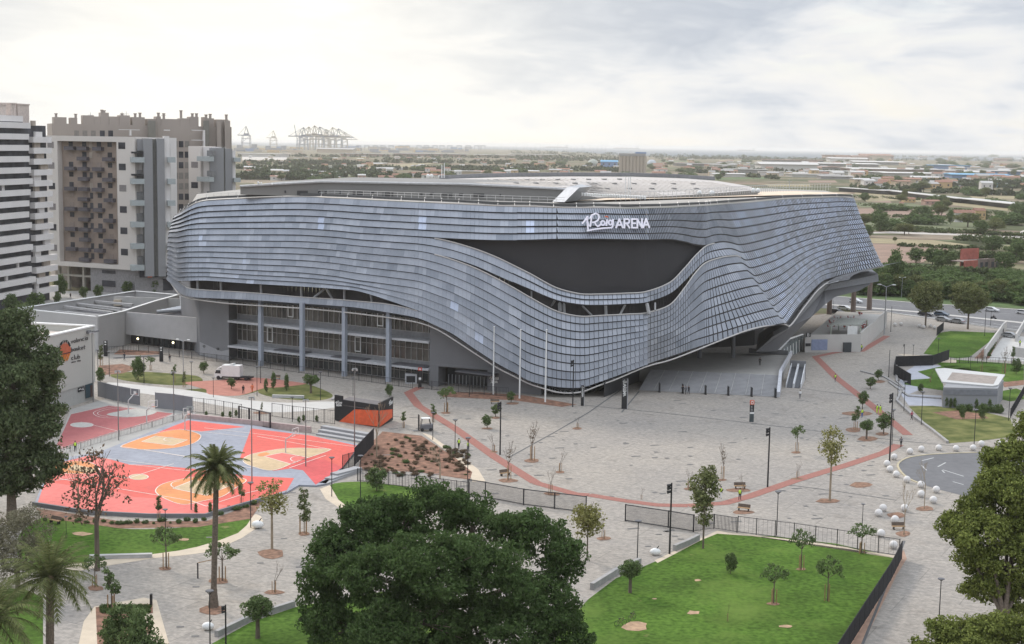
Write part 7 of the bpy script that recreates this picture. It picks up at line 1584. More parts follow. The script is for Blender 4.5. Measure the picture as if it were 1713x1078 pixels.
# bicycles lying in the grass: two
def mk_bike():
    r = thing('bicycle', '', 'bicycle')
    for x in (-.5, .5):
        mb = MB(); pc = [Vector((x + .33 * math.cos(a * .524), 0, .34 + .33 * math.sin(a * .524))) for a in range(13)]; mb.path(pc, .03, 4); part('wheel', mb, M_black, r)
    mb = MB(); mb.path([Vector(p) for p in ((-.5, 0, .34), (-.15, 0, .8), (.35, 0, .82), (0, 0, .36), (-.5, 0, .34))], .025, 4); mb.path([Vector(p) for p in ((0, 0, .36), (-.15, 0, .8))], .025, 4); mb.path([Vector(p) for p in ((.5, 0, .34), (.35, 0, 1.0))], .025, 4); part('frame', mb, mat('bike_frame', (.10, .04, .04), .5), r)
    mb = MB(); mb.box(-.28, -.05, -.07, .07, .86, .92); part('saddle', mb, M_black, r); mb = MB(); mb.tube((.35, -.28, 1.0), (.35, .28, 1.0), .02, .02, 5); part('handlebar', mb, M_black, r); return r
KBi = Kind(mk_bike)
KBi.put(G(1038, 1047), .5, .95, 'left of the two bicycles lying beside the bare soil patch'); KBi.put(G(1057, 1038), .9, .95, 'right of the two bicycles lying beside the bare soil patch')
# bins, posts
for x, y, lab in ((345, 968, 'wire litter arch beside the tall palm trunk'),):
    r = thing('bollard_frame', lab, 'frame', G(x, y)); mb = MB(); mb.tube((-1, 0, 0), (-1, 0, 1.9), .09, .09, 6); part('post', mb, M_black, r); mb = MB(); mb.tube((-1, 0, 1.9), (1.1, .4, 2.3), .05, .05, 5); part('arm', mb, M_wood, r)
# wall of the white caravan like sign beyond the plaza
# ================================================================== PEOPLE
SKIN = mat('skin', (.35, .20, .14), .6, var=.03); HAIR = mat('hair', (.02, .015, .012), .7)
def person(x, y, label, top, legs, rz=0, stride=.25, arm=.15, vest=None, sc=1.0):
    r = thing('person', label, 'person', G(x, y) if not isinstance(x, Vector) else x, rz)
    r.scale = (sc, sc, sc)
    me = bpy.data.meshes.new('body'); V = []; E = []; Rd = []
    def v(p, rad, par=None):
        V.append(p); Rd.append(rad)
        if par is not None: E.append((par, len(V) - 1))
        return len(V) - 1
    pel = v((0, 0, .93), .15); ab = v((0, 0, 1.1), .14, pel); ch = v((0, 0, 1.32), .165, ab); nk = v((0, 0, 1.48), .065, ch); hd = v((0, .01, 1.60), .095, nk); tp_ = v((0, .01, 1.70), .07, hd)
    for s in (-1, 1):
        hp = v((s * .10, 0, .86), .10, pel); kn = v((s * .11, s * stride * .45, .48), .07, hp); an = v((s * .11, s * stride * .9 - .03, .08), .045, kn); v((s * .12, s * stride * .9 + .13, .04), .04, an)
        sh = v((s * .19, 0, 1.40), .07, ch); el = v((s * .25, -s * arm, 1.14), .048, sh); wr = v((s * .25, -s * arm + .12, .92), .035, el); v((s * .25, -s * arm + .15, .83), .04, wr)
    me.from_pydata(V, E, []); ob = bpy.data.objects.new('body', me)
    COL.objects.link(ob); sk = ob.modifiers.new('skin', 'SKIN'); 
    for i, q in enumerate(me.skin_vertices[0].data): q.radius = (Rd[i], Rd[i] * (.75 if i in (0, 1, 2) else 1)); q.use_root = (i == 0)
    sub = ob.modifiers.new('sub', 'SUBSURF'); sub.levels = 1; sub.render_levels = 1
    dg = bpy.context.evaluated_depsgraph_get(); m2 = bpy.data.meshes.new_from_object(ob.evaluated_get(dg)); bpy.data.objects.remove(ob)
    m2.name = 'body'; m2.materials.clear(); 
    for m_ in (top, legs, SKIN, M_black): m2.materials.append(m_)
    for p in m2.polygons:
        z = p.center.z; p.material_index = 3 if z < .10 else (1 if z < .95 and abs(p.center.x) < .22 else (2 if (z > 1.46 or (z < .92 and abs(p.center.x) >= .2)) else 0)); p.use_smooth = True
    link('body', m2, r)
    mb = MB(); mb.ell((0, -.02, 1.68), .105, .115, .10, 10, 6); part('hair', mb, HAIR, r, smooth=True)
    if vest: mb = MB(); mb.rings([[(rx * math.cos(a * math.pi / 6), ry * math.sin(a * math.pi / 6), z) for a in range(12)] for rx, ry, z in ((.18, .14, .95), (.19, .145, 1.15), (.215, .155, 1.35), (.15, .11, 1.46))]); part('safety_vest', mb, vest, r, smooth=True)
    return r
HV = mat('hi_vis', (.50, .72, .06), .6, var=.04, emit=.0); NV = mat('navy_cloth', (.02, .025, .04), .8); BK = mat('black_cloth', (.015, .015, .017), .8); RD = mat('rose_cloth', (.35, .06, .10), .8); BL = mat('blue_cloth', (.04, .12, .32), .8); OR = mat('orange_cloth', (.62, .13, .04), .7); GY = mat('grey_cloth', (.12, .12, .13), .8); WT = mat('white_cloth', (.6, .6, .6), .8)
for a in ((767.5, 751, 'worker in a yellow vest walking beside the slim lamp on the left plaza', HV, BK, .4, .3), (783, 756, 'worker in a yellow vest right behind the slim lamp above the fence', HV, GY, -.6, .15), (1205.5, 834, 'worker in a bright green jacket and pale trousers beside the mottled tree', HV, WT, .8, .25), (1237.5, 837, 'worker in a yellow vest and dark trousers standing on the red strip', HV, BK, -.3, .12),
          (1397, 639, 'worker in a yellow vest walking along the upper red strip', HV, GY, .2, .3), (1467, 692, 'left worker of the pair in yellow by the upper red strip', HV, HV, .4, .12), (1472.5, 693, 'right worker of the pair in yellow by the upper red strip', HV, HV, -.5, .15), (1442, 699, 'worker in a yellow vest and blue trousers at the round planter', HV, BL, .1, .1),
          (1441, 588, 'worker in a yellow vest standing at the corner of the terrace wall', HV, BK, 0, .1), (1525, 703, 'person in rose clothes walking along the pavilion lawn kerb', RD, BK, .7, .3), (1507, 748, 'person in dark clothes near the end of the upper red strip', GY, BK, 0, .1), (126, 756, 'person in a yellow vest at the left end of the pink court', HV, NV, .3, .2),
          (208, 603, 'person in dark blue walking in front of the annex', NV, NV, 1.2, .3), (284, 606, 'person in dark clothes near the box hedge of the annex', BK, GY, .2, .2), (1142, 659, 'left person of the dark dressed group at the foot of the steps', BK, BK, .2, .1), (1147, 660, 'middle person of the dark dressed group at the foot of the steps', GY, BK, 1.0, .1), (1152, 660, 'right person of the dark dressed group at the foot of the steps', BK, NV, -.8, .15),
          (1338, 667, 'person in pale clothes standing below the escalators', WT, GY, 0, .1), (422, 657, 'person in orange clothes on the red brick path', OR, OR, .5, .2), (407, 659, 'person in dark clothes on the red brick path', BK, BK, 0, .15), (118, 500, 'tiny dark figure on the street behind the annex', BK, BK, 0, .2), (1706, 580, 'worker in a yellow vest in the walled yard', HV, BK, 0, .1), (1501, 590, 'person by the kerb near the upper lawn', GY, RD, .4, .2) if False else (186, 566, 'x', BK, BK, 0, .1)):
    if a[2] == 'x': continue
    x, y, lab, top, lg_, rz, st_ = a; person(x, y, lab, GY if top is HV else top, lg_, rz, st_, vest=HV if top is HV else None, sc=1.06)
person(G(1271, 612, ZP), 0, 'security guard in black standing on the podium', BK, BK, 0, .08, sc=1.1)
person(G(1662, 534.5, .55), 0, 'rider in dark clothes on the motorcycle', BK, BK, rdir - 1.57, .5, sc=.85)
# ================================================================== FAR LANDSCAPE
rr = random.Random(123)
def field(pix, m): sheet('field', pix, m, -.03)
F_br = mat('ploughed_field', (.23, .155, .115), .95, var=.15, scale=.08); F_gr = mat('green_field', (.115, .13, .06), .95, var=.25, scale=.06); F_yl = mat('dry_field', (.25, .21, .12), .95, var=.2, scale=.06); F_pale = mat('pale_track', (.42, .39, .35), .9, var=.05); F_dg = mat('dense_green_field', (.07, .11, .035), .95, var=.3, scale=.12)
field([(1395, 505), (1407, 496.5), (1528, 506), (1713, 517), (1960, 540), (1960, 470), (1713, 452), (1520, 440), (1400, 440)], F_dg)
field([(1460, 408), (1560, 411), (1600, 420), (1540, 440), (1480, 442), (1440, 430)], F_br)
field([(1440, 398), (1560, 402), (1713, 408), (1713, 412), (1560, 410), (1440, 406)], F_yl)
field([(1430, 389), (1490, 387.5), (1600, 391), (1713, 397), (1713, 400), (1600, 394), (1490, 390.5), (1440, 391)], F_pale)
field([(1440, 368), (1500, 365), (1620, 372), (1660, 382), (1560, 388), (1460, 386)], F_gr); field([(1425, 350), (1500, 348), (1570, 352), (1590, 362), (1500, 364), (1440, 362)], F_br)
field([(1430, 340), (1520, 340), (1560, 347), (1440, 347)], F_gr); field([(1440, 330), (1510, 328), (1540, 334), (1450, 338)], F_yl)
field([(1690, 395), (1713, 385), (1800, 380), (1800, 400), (1713, 400)], F_pale)
field([(1560, 402), (1713, 400), (1713, 410), (1640, 412)], F_gr); field([(405, 262), (480, 262), (480, 268), (405, 268)], F_pale); field([(580, 280), (720, 272), (730, 278), (590, 288)], F_yl); field([(1430, 315), (1480, 322), (1713, 350), (1713, 356), (1480, 332), (1430, 325)], F_yl)
for i in range(60):
    y = rr.uniform(262, 318); x = rr.uniform(400, 1800); 
    if x > 1430: y = rr.uniform(275, 345)
    w = rr.uniform(20, 90); h = (y - 250) * .07; k = rr.uniform(-.02, .04)
    field([(x, y), (x + w, y + w * k), (x + w * 1.1, y + h + w * k), (x + .1 * w, y + h)], rr.choice((F_br, F_gr, F_yl, F_gr, F_dg)))
# trees of the market gardens: individuals sharing meshes
FK = ['round', 'darkround', 'lowbush']
def far_tree(x, y, hpx, k, wf, lab, grp):
    g_ = G(x, y); h = hpx * g_.y / FPX; K[k].put(g_, rr.uniform(0, 6.28), (h * wf, h * wf, h), lab, grp)
# right hand dense vegetation near the avenue
for i in range(34):
    x = 1455 + i * 9 + rr.uniform(-4, 4); y = 493 + (x - 1455) * .055 + rr.uniform(-2, 1)
    far_tree(x, y, rr.uniform(26, 40), ('round', 'lowbush', 'round', 'darkround')[i % 4], rr.uniform(1.2, 1.7), 'leafy tree in the dense belt beyond the avenue', 'dense green belt beyond the avenue')
for i in range(46):
    x = 1470 + rr.uniform(0, 300); y = 470 + rr.uniform(-14, 16) + (x - 1470) * .03
    far_tree(x, y, rr.uniform(14, 24), 'lowbush', rr.uniform(1.2, 2.0), 'bush in the reedy thicket beyond the avenue', 'reedy thicket beyond the avenue')
for x, y, h, w, lab in ((1472, 388, 31, 1.4, 'round dark tree alone in the fields right of the arena'), (1532, 440, 26, 1.7, 'left dense tree clump before the red ruin'), (1560, 443, 28, 1.8, 'dense tree clump in the middle before the red ruin'), (1590, 447, 26, 1.5, 'right dense tree clump before the red ruin'), (1660, 420, 26, 1.9, 'tree behind the red ruin'), (1700, 440, 40, 1.4, 'large dark tree right of the red ruin'), (1680, 455, 34, 1.4, 'dark tree at the right corner of the red ruin'),
                        (1640, 392, 24, 1.5, 'tree right of the white farmhouse'), (1665, 385, 22, 1.6, 'second tree right of the white farmhouse'), (1590, 375, 24, 1.0, 'tall tree left of the white farmhouse'), (1513, 337, 22, .8, 'dark slim tree in front of the long pale viaduct'), (1545, 322, 20, 1.8, 'bushy tree before the industrial sheds'), (1530, 322, 16, 1.6, 'second bushy tree before the industrial sheds'), (1463, 324, 14, 2.2, 'wide bush at the left end of the long pale viaduct'), (1440, 400, 16, 1.4, 'bush beside the arena facade edge'), (1430, 392, 14, 1.3, 'lower bush beside the arena facade edge'), (1497, 406, 10, 1.1, 'small bush in the brown field'), (1700, 365, 26, 1.4, 'tree at the right edge above the farm track'), (1570, 448, 20, 1.6, 'low tree before the clump')):
    far_tree(x, y, h, 'round' if x % 2 else 'darkround', w, lab, None)
for i in range(230):
    x = rr.uniform(1395, 1800) if i < 110 else rr.uniform(398, 1440)
    y = rr.uniform(300, 400) if i < 50 else (rr.uniform(270, 310) if i < 90 else rr.uniform(262, 305))
    if 1300 < x < 1440 and y > 290: continue
    far_tree(x, y, (y - 246) * rr.uniform(.09, .19) + 2.5, rr.choice(('darkround', 'round', 'lowbush')), rr.uniform(1.4, 2.6), 'distant tree among the market gardens', 'distant trees among the market gardens')
# far-off woods that read as one mass
def wood(rows, seed, m, name='far_wood', lf=7.0, lab='distant belts of dark trees between fields and sheds'):
    rg = np.random.default_rng(seed); pts = []
    for x0, y0, x1, y1, n, hp in rows:
        for i in range(n):
            t = rg.uniform(); p = G(x0 + (x1 - x0) * t, y0 + (y1 - y0) * t + rg.uniform(-.6, .6)); h = hp * p.y / FPX * rg.uniform(.5, 1.15); w = h * rg.uniform(.6, 1.5)
            q = rg.normal(size=(26, 3)); q /= np.linalg.norm(q, axis=1)[:, None]; pts.append(np.array([p.x, p.y, h * .55]) + q * np.array([w, w, h * .5]))
    pts = np.concatenate(pts); me = leaf_mesh(name, pts, lf, seed, m); o = link(name, me); tag(o, lab, 'wood', kind='stuff')
wood([(400, 275, 640, 276, 70, 7), (640, 272, 860, 275, 60, 7), (860, 268, 1040, 270, 70, 8), (860, 258, 1030, 262, 50, 6), (400, 300, 560, 302, 60, 10), (1085, 263, 1300, 268, 80, 6), (1240, 268, 1400, 270, 50, 4), (1480, 268, 1760, 271, 60, 3.5), (1520, 306, 1720, 310, 40, 7), (700, 286, 830, 284, 40, 7), (980, 278, 1036, 279, 20, 6), (420, 290, 640, 292, 60, 8),
      (400, 262, 1000, 266, 120, 4.5), (400, 283, 900, 286, 110, 7), (420, 295, 760, 298, 80, 8), (860, 282, 1040, 288, 60, 7), (1090, 266, 1460, 268, 110, 4), (1430, 318, 1760, 330, 40, 9), (1440, 262, 1780, 268, 120, 3.5),
      (1700, 290, 1900, 296, 30, 6), (1430, 300, 1560, 304, 40, 5), (1185, 284, 1420, 290, 50, 4.5), (1580, 312, 1800, 318, 50, 6), (1150, 288, 1300, 300, 30, 5)], 9, leafmat('leaf_far', (.03, .045, .022), (.085, .105, .05), .1))
wood([(1440, 362, 1600, 366, 60, 4), (1480, 382, 1713, 396, 120, 6), (1470, 386, 1600, 391, 70, 6), (1440, 344, 1713, 362, 90, 5), (1600, 402, 1760, 412, 90, 10), (1560, 430, 1713, 436, 90, 12), (1520, 452, 1713, 462, 160, 9), (1470, 462, 1800, 478, 260, 10), (1440, 478, 1800, 498, 200, 9), (1640, 366, 1760, 378, 80, 8), (1420, 330, 1713, 342, 90, 4), (1500, 412, 1713, 420, 60, 5)], 19, leafmat('leaf_scrub', (.045, .062, .026), (.13, .155, .07), .15), 'scrub_belt', 1.6, 'olive green scrub and hedges between the fields beyond the avenue')
# houses and sheds
def house(x, y, wpx, hpx, lab, grp, wall, roof, gable=.4, dep=1.0, name='farmhouse', cat='house', rz=None, win=3):
    b = G(x, y); k = b.y / FPX; w, h = wpx * k, hpx * k; d_ = w * dep; rz = rr.uniform(-.25, .25) if rz is None else rz
    r = thing(name, lab, cat, b, rz, grp); mb = MB(); mb.box(-w / 2, w / 2, 0, d_, 0, h); part('wall', mb, wall, r)
    g_ = h * gable; mb = MB(); e = w * .03
    if gable: mb.hexa([(-w / 2 - e, -e, h + .02), (w / 2 + e, -e, h + .02), (w / 2 + e, d_ + e, h + .02), (-w / 2 - e, d_ + e, h + .02)], [(-w / 2 - e, d_ * .45, h + g_), (w / 2 + e, d_ * .45, h + g_), (w / 2 + e, d_ * .55, h + g_), (-w / 2 - e, d_ * .55, h + g_)])
    else: mb.box(-w / 2 - e, w / 2 + e, -e, d_ + e, h + .02, h + h * .12)
    part('roof', mb, roof, r)
    for i in range(win): u = -w / 2 + w * (i + .5) / win; mb = MB(); mb.box(u - w * .05, u + w * .05, -.12, -.02, h * .4, h * .7); part('window', mb, M_win, r)
    return r
W_w = mat('house_white', (.55, .53, .50), .8); W_c = mat('house_cream', (.42, .34, .24), .8); W_p = mat('house_pink', (.38, .25, .20), .8); W_o = mat('house_ochre', (.47, .33, .17), .8); R_t = mat('roof_tile', (.26, .14, .10), .9, var=.2, scale=1); R_g = mat('roof_sheet', (.33, .32, .31), .8); R_w = mat('roof_pale_sheet', (.48, .47, .45), .8); R_b = mat('roof_blue_sheet', (.14, .33, .50), .7); W_g = mat('shed_wall', (.27, .26, .25), .8); W_b = mat('shed_blue_wall', (.14, .22, .38), .7); W_r = mat('ruin_red', (.33, .10, .075), .9, var=.2, scale=.5)
house(1614, 372, 34, 15, 'white farmhouse with small brown windows right of the arena', None, W_w, R_t, .35, .5, rz=.1, win=4); house(1640, 368, 18, 15, 'ochre farmhouse joined behind the white farmhouse', None, W_o, R_t, .3, .8)
ru = thing('red_ruin', 'roofless red and grey ruined farm building among dense trees', 'ruin', G(1640, 455)); rz_ = VP(G(1613, 456), G(1675, 452)); Lr = (G(1675, 452) - G(1613, 456)).length
mb = MB(); wbox(mb, rz_, 0, Lr * .35, 0, 5, -.6, 0); part('front_wall', mb, W_r, ru, world=True); mb = MB(); wbox(mb, rz_, Lr * .35, Lr, 0, 5.4, -.6, -.05); part('side_wall', mb, mat('ruin_grey', (.20, .15, .13), .9, var=.2, scale=.5), ru, world=True)
mb = MB(); wbox(mb, rz_, Lr * .28, Lr * .75, 0, 9.5, -8, -7.4); part('back_wall', mb, W_r, ru, world=True); mb = MB(); wbox(mb, rz_, 0, Lr, 4.4, 4.7, -7.3, -.7); part('floor', mb, mat('ruin_grey', (.20, .15, .13)), ru, world=True)
for k in (.42, .55, .72, .85): mb = MB(); wbox(mb, rz_, Lr * k, Lr * (k + .07), 1.5, 4, -.04, .03); part('window', mb, M_win, ru, world=True)
house(1522, 339, 20, 6, 'ochre farmhouse below the long pale viaduct', None, W_o, R_t, .4, .6); house(1560, 343, 26, 6, 'pink farmhouse cluster below the long pale viaduct', None, W_p, R_t, .4, .6); house(1508, 347, 7, 7, 'little pale house at the field corner left of the ochre farmhouse', None, W_c, R_t, .3); house(1700, 363, 10, 9, 'small white house at the right edge', None, W_w, R_t, .3)
# silo block, domes
b = G(1058, 291); k = b.y / FPX; si = thing('grain_silo', 'beige concrete silo block of vertical cylinders rising above the far landscape', 'silo', b)
for i in range(8): mb = MB(); mb.tube(((i - 3.5) * 5.7 * k, 0, 0), ((i - 3.5) * 5.7 * k, 0, 29 * k), 3.0 * k, 3.0 * k, 12); part('cylinder', mb, mat('silo_concrete', (.36, .31, .25), .9, var=.05), si)
mb = MB(); mb.box(-23 * k, 21 * k, -3 * k, 6 * k, 29.05 * k, 33.5 * k); part('head_house', mb, mat('silo_top', (.29, .28, .27), .9), si); mb = MB(); mb.box(4 * k, 22 * k, 0, 5 * k, 33.6 * k, 36 * k); part('blue_roof_room', mb, W_b, si)
def dome(x, y, r_px, m, lab):
    b = G(x, y); k = b.y / FPX; r = thing('storage_dome', lab, 'dome', b); mb = MB(); mb.ell((0, 0, r_px * k * .3), r_px * k, r_px * k, r_px * k * .9, 20, 12); part('shell', mb, m, r, smooth=True); mb = MB(); mb.tube((0, 0, 0), (0, 0, r_px * k * .35), r_px * k * 1.02, r_px * k * 1.02, 20); part('base', mb, W_g, r)
dome(992, 278, 9.5, mat('dome_pale_green', (.33, .35, .31), .7), 'pale green storage dome left of the silo'); dome(1090, 277, 8, mat('dome_grey', (.40, .43, .46), .7), 'pale grey storage dome right of the silo')
house(1019, 280, 28, 9, 'blue vaulted shed between the green dome and the silo', None, W_b, R_b, .3, .6, 'shed', 'shed')
# long pale viaduct-like greenhouse roof
for i, (x0, y0, x1, y1, w) in enumerate(((1398, 314, 1480, 320, 1), (1470, 318, 1600, 334, 1), (1596, 333, 1760, 352, 1.4))):
    a, b = G(x0, y0 + 6), G(x1, y1 + 6); t = (b - a).normalized(); n_ = Vector((-t.y, t.x, 0)) * 14 * w; r = thing('long_canopy', ('left', 'middle', 'right')[i] + ' section of the long low pale canopy crossing the fields', 'canopy', a)
    mb = MB(); mb.hexa([p + Vector((0, 0, 4.4)) for p in (a, b, b + n_, a + n_)], [p + Vector((0, 0, 5.0)) for p in (a, b, b + n_, a + n_)]); part('roof', mb, R_w, r, world=True)
    mb = MB(); mb.hexa([p for p in (a + n_ * .3, b + n_ * .3, b + n_ * .35, a + n_ * .35)], [p + Vector((0, 0, 4.3)) for p in (a + n_ * .3, b + n_ * .3, b + n_ * .35, a + n_ * .35)]); part('wall', mb, M_dark, r, world=True)
SH = [(1235, 282, 60, 3.5, R_w, W_w), (1320, 286, 70, 7, R_w, W_w), (1180, 279, 70, 3, R_g, W_g), (1410, 279, 90, 3, R_w, W_g), (1360, 284, 70, 3, R_t, W_g), (1500, 288, 110, 3, R_w, W_p), (1600, 290, 90, 3.2, R_g, W_p), (1540, 295, 90, 3, R_w, W_w), (1430, 292, 80, 3, R_w, W_w), (1640, 299, 70, 4, R_b, W_b), (1592, 285, 46, 5, R_b, W_b), (1690, 293, 70, 4, R_g, W_b), (1400, 300, 40, 3, R_g, W_g), (1470, 276, 60, 3, R_w, W_g),
      (1560, 283, 50, 3, R_w, W_w), (1700, 300, 50, 3, R_w, W_g), (1250, 290, 50, 4, R_w, W_g), (1290, 294, 30, 4, R_w, W_w), (1420, 271, 46, 3.5, R_w, W_w), (1465, 268, 36, 5, R_t, W_c), (1400, 268, 30, 5, R_t, W_p), (1330, 272, 70, 2.5, R_t, W_g), (580, 283, 60, 4, R_w, W_w), (640, 286, 40, 4, R_g, W_c), (780, 292, 50, 5, R_w, W_c), (840, 264, 90, 4, R_w, W_c), (440, 263, 80, 5, R_w, W_w), (560, 256, 60, 6, R_g, W_c), (720, 262, 120, 4, R_g, W_p), (610, 262, 80, 4, R_g, W_p), (900, 262, 90, 3, R_w, W_c), (1220, 296, 40, 3, R_w, W_w), (1365, 297, 60, 3, R_w, W_w), (1760, 290, 60, 4, R_b, W_w), (1660, 287, 50, 3, R_w, W_w)]
for x, y, w, h, rf, wl in SH: house(x, y, w * (1.35 if x > 1150 else 1), h * (1.5 if x > 1150 else 1), 'low industrial shed on the coastal plain', 'low industrial sheds on the coastal plain', wl, rf, rr.choice((0, .35)), .5, 'industrial_shed', 'shed', win=0, rz=rr.uniform(-.1, .1))
for i in range(290):
    x = rr.uniform(405, 1040) if i < 150 else rr.uniform(1100, 1800); y = rr.uniform(262, 302) if i < 150 else rr.uniform(270, 318 if x > 1440 else 296)
    s = (y - 246) * .22; house(x, y, s * rr.uniform(.9, 2.2), s * rr.uniform(.35, .7), 'small distant house on the coastal plain', 'small distant houses on the coastal plain', rr.choice((W_w, W_c, W_p, W_o, W_w)), rr.choice((R_t, R_t, R_w, R_g)), .35, .7, 'distant_house', 'house', win=2)
for x, y, w, h in ((1412, 270, 26, 8), (1440, 271, 30, 9), (1480, 268, 30, 7), (1600, 268, 20, 5), (1680, 270, 26, 4), (1545, 266, 14, 4)): house(x, y, w, h, 'pale apartment row near the shore', 'pale apartment rows near the shore', rr.choice((W_c, W_w, W_p)), R_t, .15, .5, 'coastal_block', 'apartment block', win=6)
# rust coloured scrapyard and colourful containers on the plain
for i in range(46):
    b = G(rr.uniform(1560, 1780), rr.uniform(300, 316)); mb = MB(); w = rr.uniform(3, 9); r = thing('yard_container', 'small container in the industrial yard at the right', 'container', b, rr.uniform(0, 1.5), 'containers in the industrial yard'); mb.box(-w, w, -1.5, 1.5, 0, 3); part('box', mb, rr.choice((W_w, W_p, R_b, W_o, R_w, W_b, W_g)), r)
# port: quay sheds, stacks and gantry cranes
M_crane = mat('crane_grey', (.16, .18, .22), .7); M_crane2 = mat('crane_sand', (.34, .30, .24), .7)
def crane(x, y, top, boom, flip=1, m=M_crane, up=False, lab='', s=1.0):
    b = G(x, y); k = b.y / FPX; h = (y - top) * k; r = thing('port_crane', lab, 'crane', b, 0, 'ship to shore cranes of the port'); lw = h * .016 * s; w = h * .20
    for sx_ in (-1, 1):
        for sy in (-1, 1): mb = MB(); mb.tube((sx_ * w, sy * w * .7, 0), (sx_ * w * .8, sy * w * .7, h * .58), lw, lw, 4); part('leg', mb, m, r)
    mb = MB()
    for z in (.25, .45, .58):
        for sy in (-1, 1): mb.tube((-w, sy * w * .7, h * z), (w, sy * w * .7, h * z), lw, lw, 4)
    mb.tube((-w, -w * .7, h * .25), (w, -w * .7, h * .58), lw * .7, lw * .7, 4); part('portal', mb, m, r)
    mb = MB(); mb.tube((-w * .5, 0, h * .58), (0, 0, h), lw, lw * .7, 4); mb.tube((w * .6, 0, h * .58), (0, 0, h), lw, lw * .7, 4); part('mast', mb, m, r)
    bl_ = boom * k; mb = MB()
    if up: mb.tube((flip * w, 0, h * .6), (flip * w * 1.6, 0, h * 1.25), lw * 1.2, lw, 4)
    else:
        mb.tube((-flip * w * 2, 0, h * .6), (flip * bl_, 0, h * .6), lw * 1.3, lw * 1.3, 4); mb.tube((0, 0, h), (flip * bl_ * .6, 0, h * .61), lw * .5, lw * .5, 4); mb.tube((0, 0, h), (flip * bl_ * .95, 0, h * .61), lw * .5, lw * .5, 4); mb.tube((0, 0, h), (-flip * w * 1.8, 0, h * .61), lw * .5, lw * .5, 4)
    part('boom', mb, m, r)
    mb = MB(); mb.box(-w * .5, w * .5, -w * .4, w * .4, h * .6, h * .68); part('machine_house', mb, m, r)
crane(412, 249, 212, 6, 1, M_crane, False, 'lone dark crane furthest left at the port', .9); crane(457.5, 249, 219, 5, 1, M_crane2, False, 'slim pale crane between the lone dark crane and the crane cluster', .8)
for i, (x, t_, bm, f) in enumerate(((508, 214, 26, -1), (517, 213, 22, -1), (526, 211, 24, 1), (535, 213, 30, 1), (545, 217, 30, 1), (556, 214, 30, 1), (566, 216, 26, 1), (576, 222, 22, 1), (548, 221, 26, -1))):
    crane(x, 251, t_, bm, f, M_crane2 if i % 3 else M_crane, False, 'gantry crane in the dense crane cluster of the port')
crane(503, 251, 218, 5, -1, M_crane, True, 'crane with its boom raised at the left of the crane cluster', .8)
for i in range(70):
    x = rr.uniform(396, 800); y = rr.uniform(249.5, 256); b = G(x, y); k = b.y / FPX; w, h = rr.uniform(3, 12) * k, rr.uniform(1.5, 5) * k; r = thing('container_stack', 'stack of containers on the port quay', 'container stack', b, 0, 'container stacks on the port quay'); mb = MB(); mb.box(-w, w, 0, w, 0, h); part('box', mb, rr.choice((M_crane, M_crane, W_c, W_o, W_g, W_b, M_crane2)), r)
for i in range(16):
    x = 600 + i * 14 + rr.uniform(-3, 3); b = G(x, 252); k = b.y / FPX; r = thing('yard_gantry', 'low yard gantry on the port quay', 'crane', b, 0, 'yard gantries on the port quay'); h = 7 * k
    for s in (-1, 1): mb = MB(); mb.tube((s * 3.5 * k, 0, 0), (s * 3.5 * k, 0, h), .35 * k, .35 * k, 4); part('leg', mb, M_crane, r)
    mb = MB(); mb.box(-4.5 * k, 4.5 * k, -2, 2, h, h + 1.2 * k); part('beam', mb, M_crane, r)
for i in range(34):
    x = 800 + i * 6.4 + rr.uniform(-2, 2); b = G(x, 254 + .5); k = b.y / FPX; r = thing('harbour_mast', 'thin mast along the harbour', 'mast', b, 0, 'thin masts along the harbour'); mb = MB(); mb.tube((0, 0, 0), (0, 0, rr.uniform(7, 13) * k), .25 * k, .15 * k, 4); part('pole', mb, W_g, r)
for x, t0, y in ((405, 245, 251), (400, 238, 250), (425, 236, 250), (448, 240, 251), (474, 240, 251)):
    b = G(x, y); k = b.y / FPX; r = thing('port_building', 'dark block shaped building on the port quay', 'building', b, 0, 'dark block buildings on the port quay'); mb = MB(); mb.box(-4 * k, 4 * k, 0, 6 * k, 0, (y - t0) * k * .6); part('body', mb, M_crane, r)
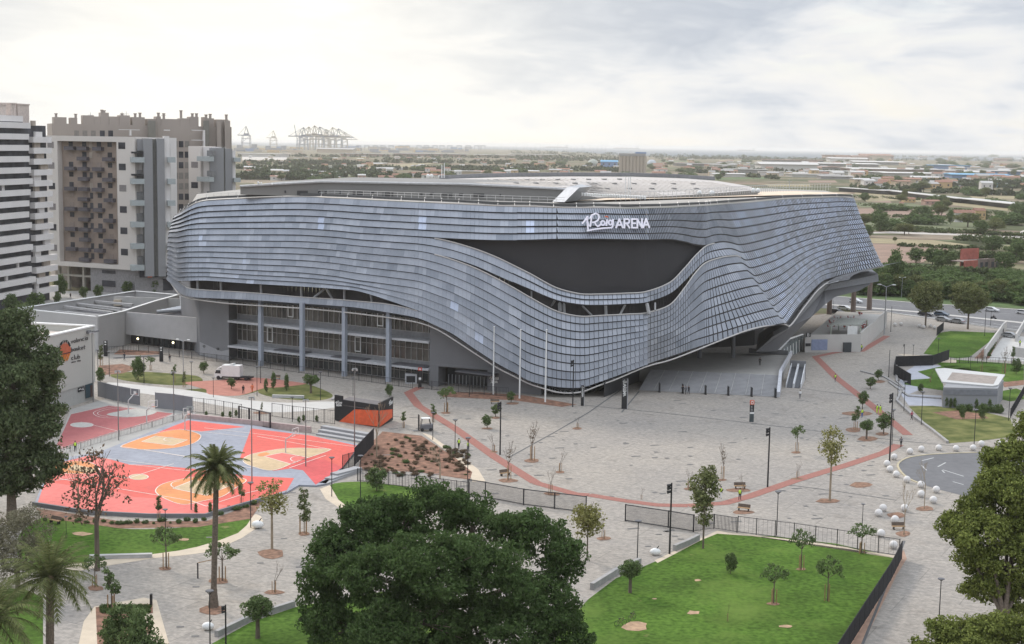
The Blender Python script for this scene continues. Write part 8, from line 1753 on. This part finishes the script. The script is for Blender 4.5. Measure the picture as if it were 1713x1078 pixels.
# ships on the horizon
for x, y, w, lab in ((931, 248, 40, 'left cargo ship on the horizon above the domes'), (1048, 250, 44, 'middle cargo ship on the horizon above the silo'), (1248, 253.2, 30, 'right cargo ship on the horizon')):
    b = G(x, y); k = b.y / FPX; h = 2.0 * k; r = thing('cargo_ship', lab, 'ship', b); W2 = w * k / 2; hull = mat('ship_hull', (.10, .10, .12), .7)
    mb = MB(); mb.hexa([(-W2 * .94, 0, 0), (W2 * .96, 0, 0), (W2 * .96, W2 * .2, 0), (-W2 * .94, W2 * .2, 0)], [(-W2, 0, h), (W2, 0, h), (W2, W2 * .2, h), (-W2, W2 * .2, h)]); part('hull', mb, hull, r)
    mb = MB(); mb.box(W2 * .72, W2 * .92, 0, W2 * .15, h, h * 2.6); part('bridge', mb, W_w, r); mb = MB()
    for q in range(4): mb.box(-W2 * .8 + q * W2 * .35, -W2 * .6 + q * W2 * .35, 0, W2 * .15, h, h * 1.4)
    part('cargo', mb, W_p, r)
# power masts on the plain
for x, y, ty in ((1306, 276, 258), (1434, 272, 257), (1560, 305, 285), (1240, 275, 262), (1320, 330, 300)):
    b = G(x, y); h = hgt(x, y, ty); r = thing('power_mast', 'thin power mast on the coastal plain', 'mast', b, 0, 'power masts on the coastal plain'); mb = MB(); mb.tube((0, 0, 0), (0, 0, h), .5, .25, 5); part('pole', mb, M_steel, r); mb = MB(); mb.tube((-2.5, 0, h * .85), (2.5, 0, h * .85), .2, .2, 4); part('crossarm', mb, M_steel, r)
# ================================================================== HAZE
mb = MB(); mb.box(-43000, 43000, -400, 61000, -1.2, 75)
hz_ = link('haze', mb.mesh('haze', bpy.data.materials.new('haze_air'))); hz_['kind'] = 'stuff'; hz_['label'] = 'thin pale haze lying over the whole coastal plain'; hz_['category'] = 'haze'
hm = hz_.data.materials[0]; hm.use_nodes = True; t = hm.node_tree
for n in list(t.nodes):
    if n.type == 'BSDF_PRINCIPLED': t.nodes.remove(n)
pvn = N(t, 'ShaderNodeVolumePrincipled'); pvn.inputs['Color'].default_value = (1.0, .975, .94, 1); pvn.inputs['Density'].default_value = HAZE; pvn.inputs['Anisotropy'].default_value = .25
t.links.new(pvn.outputs[0], t.nodes['Material Output'].inputs['Volume'])
hm.node_tree.nodes['Material Output'].is_active_output = True
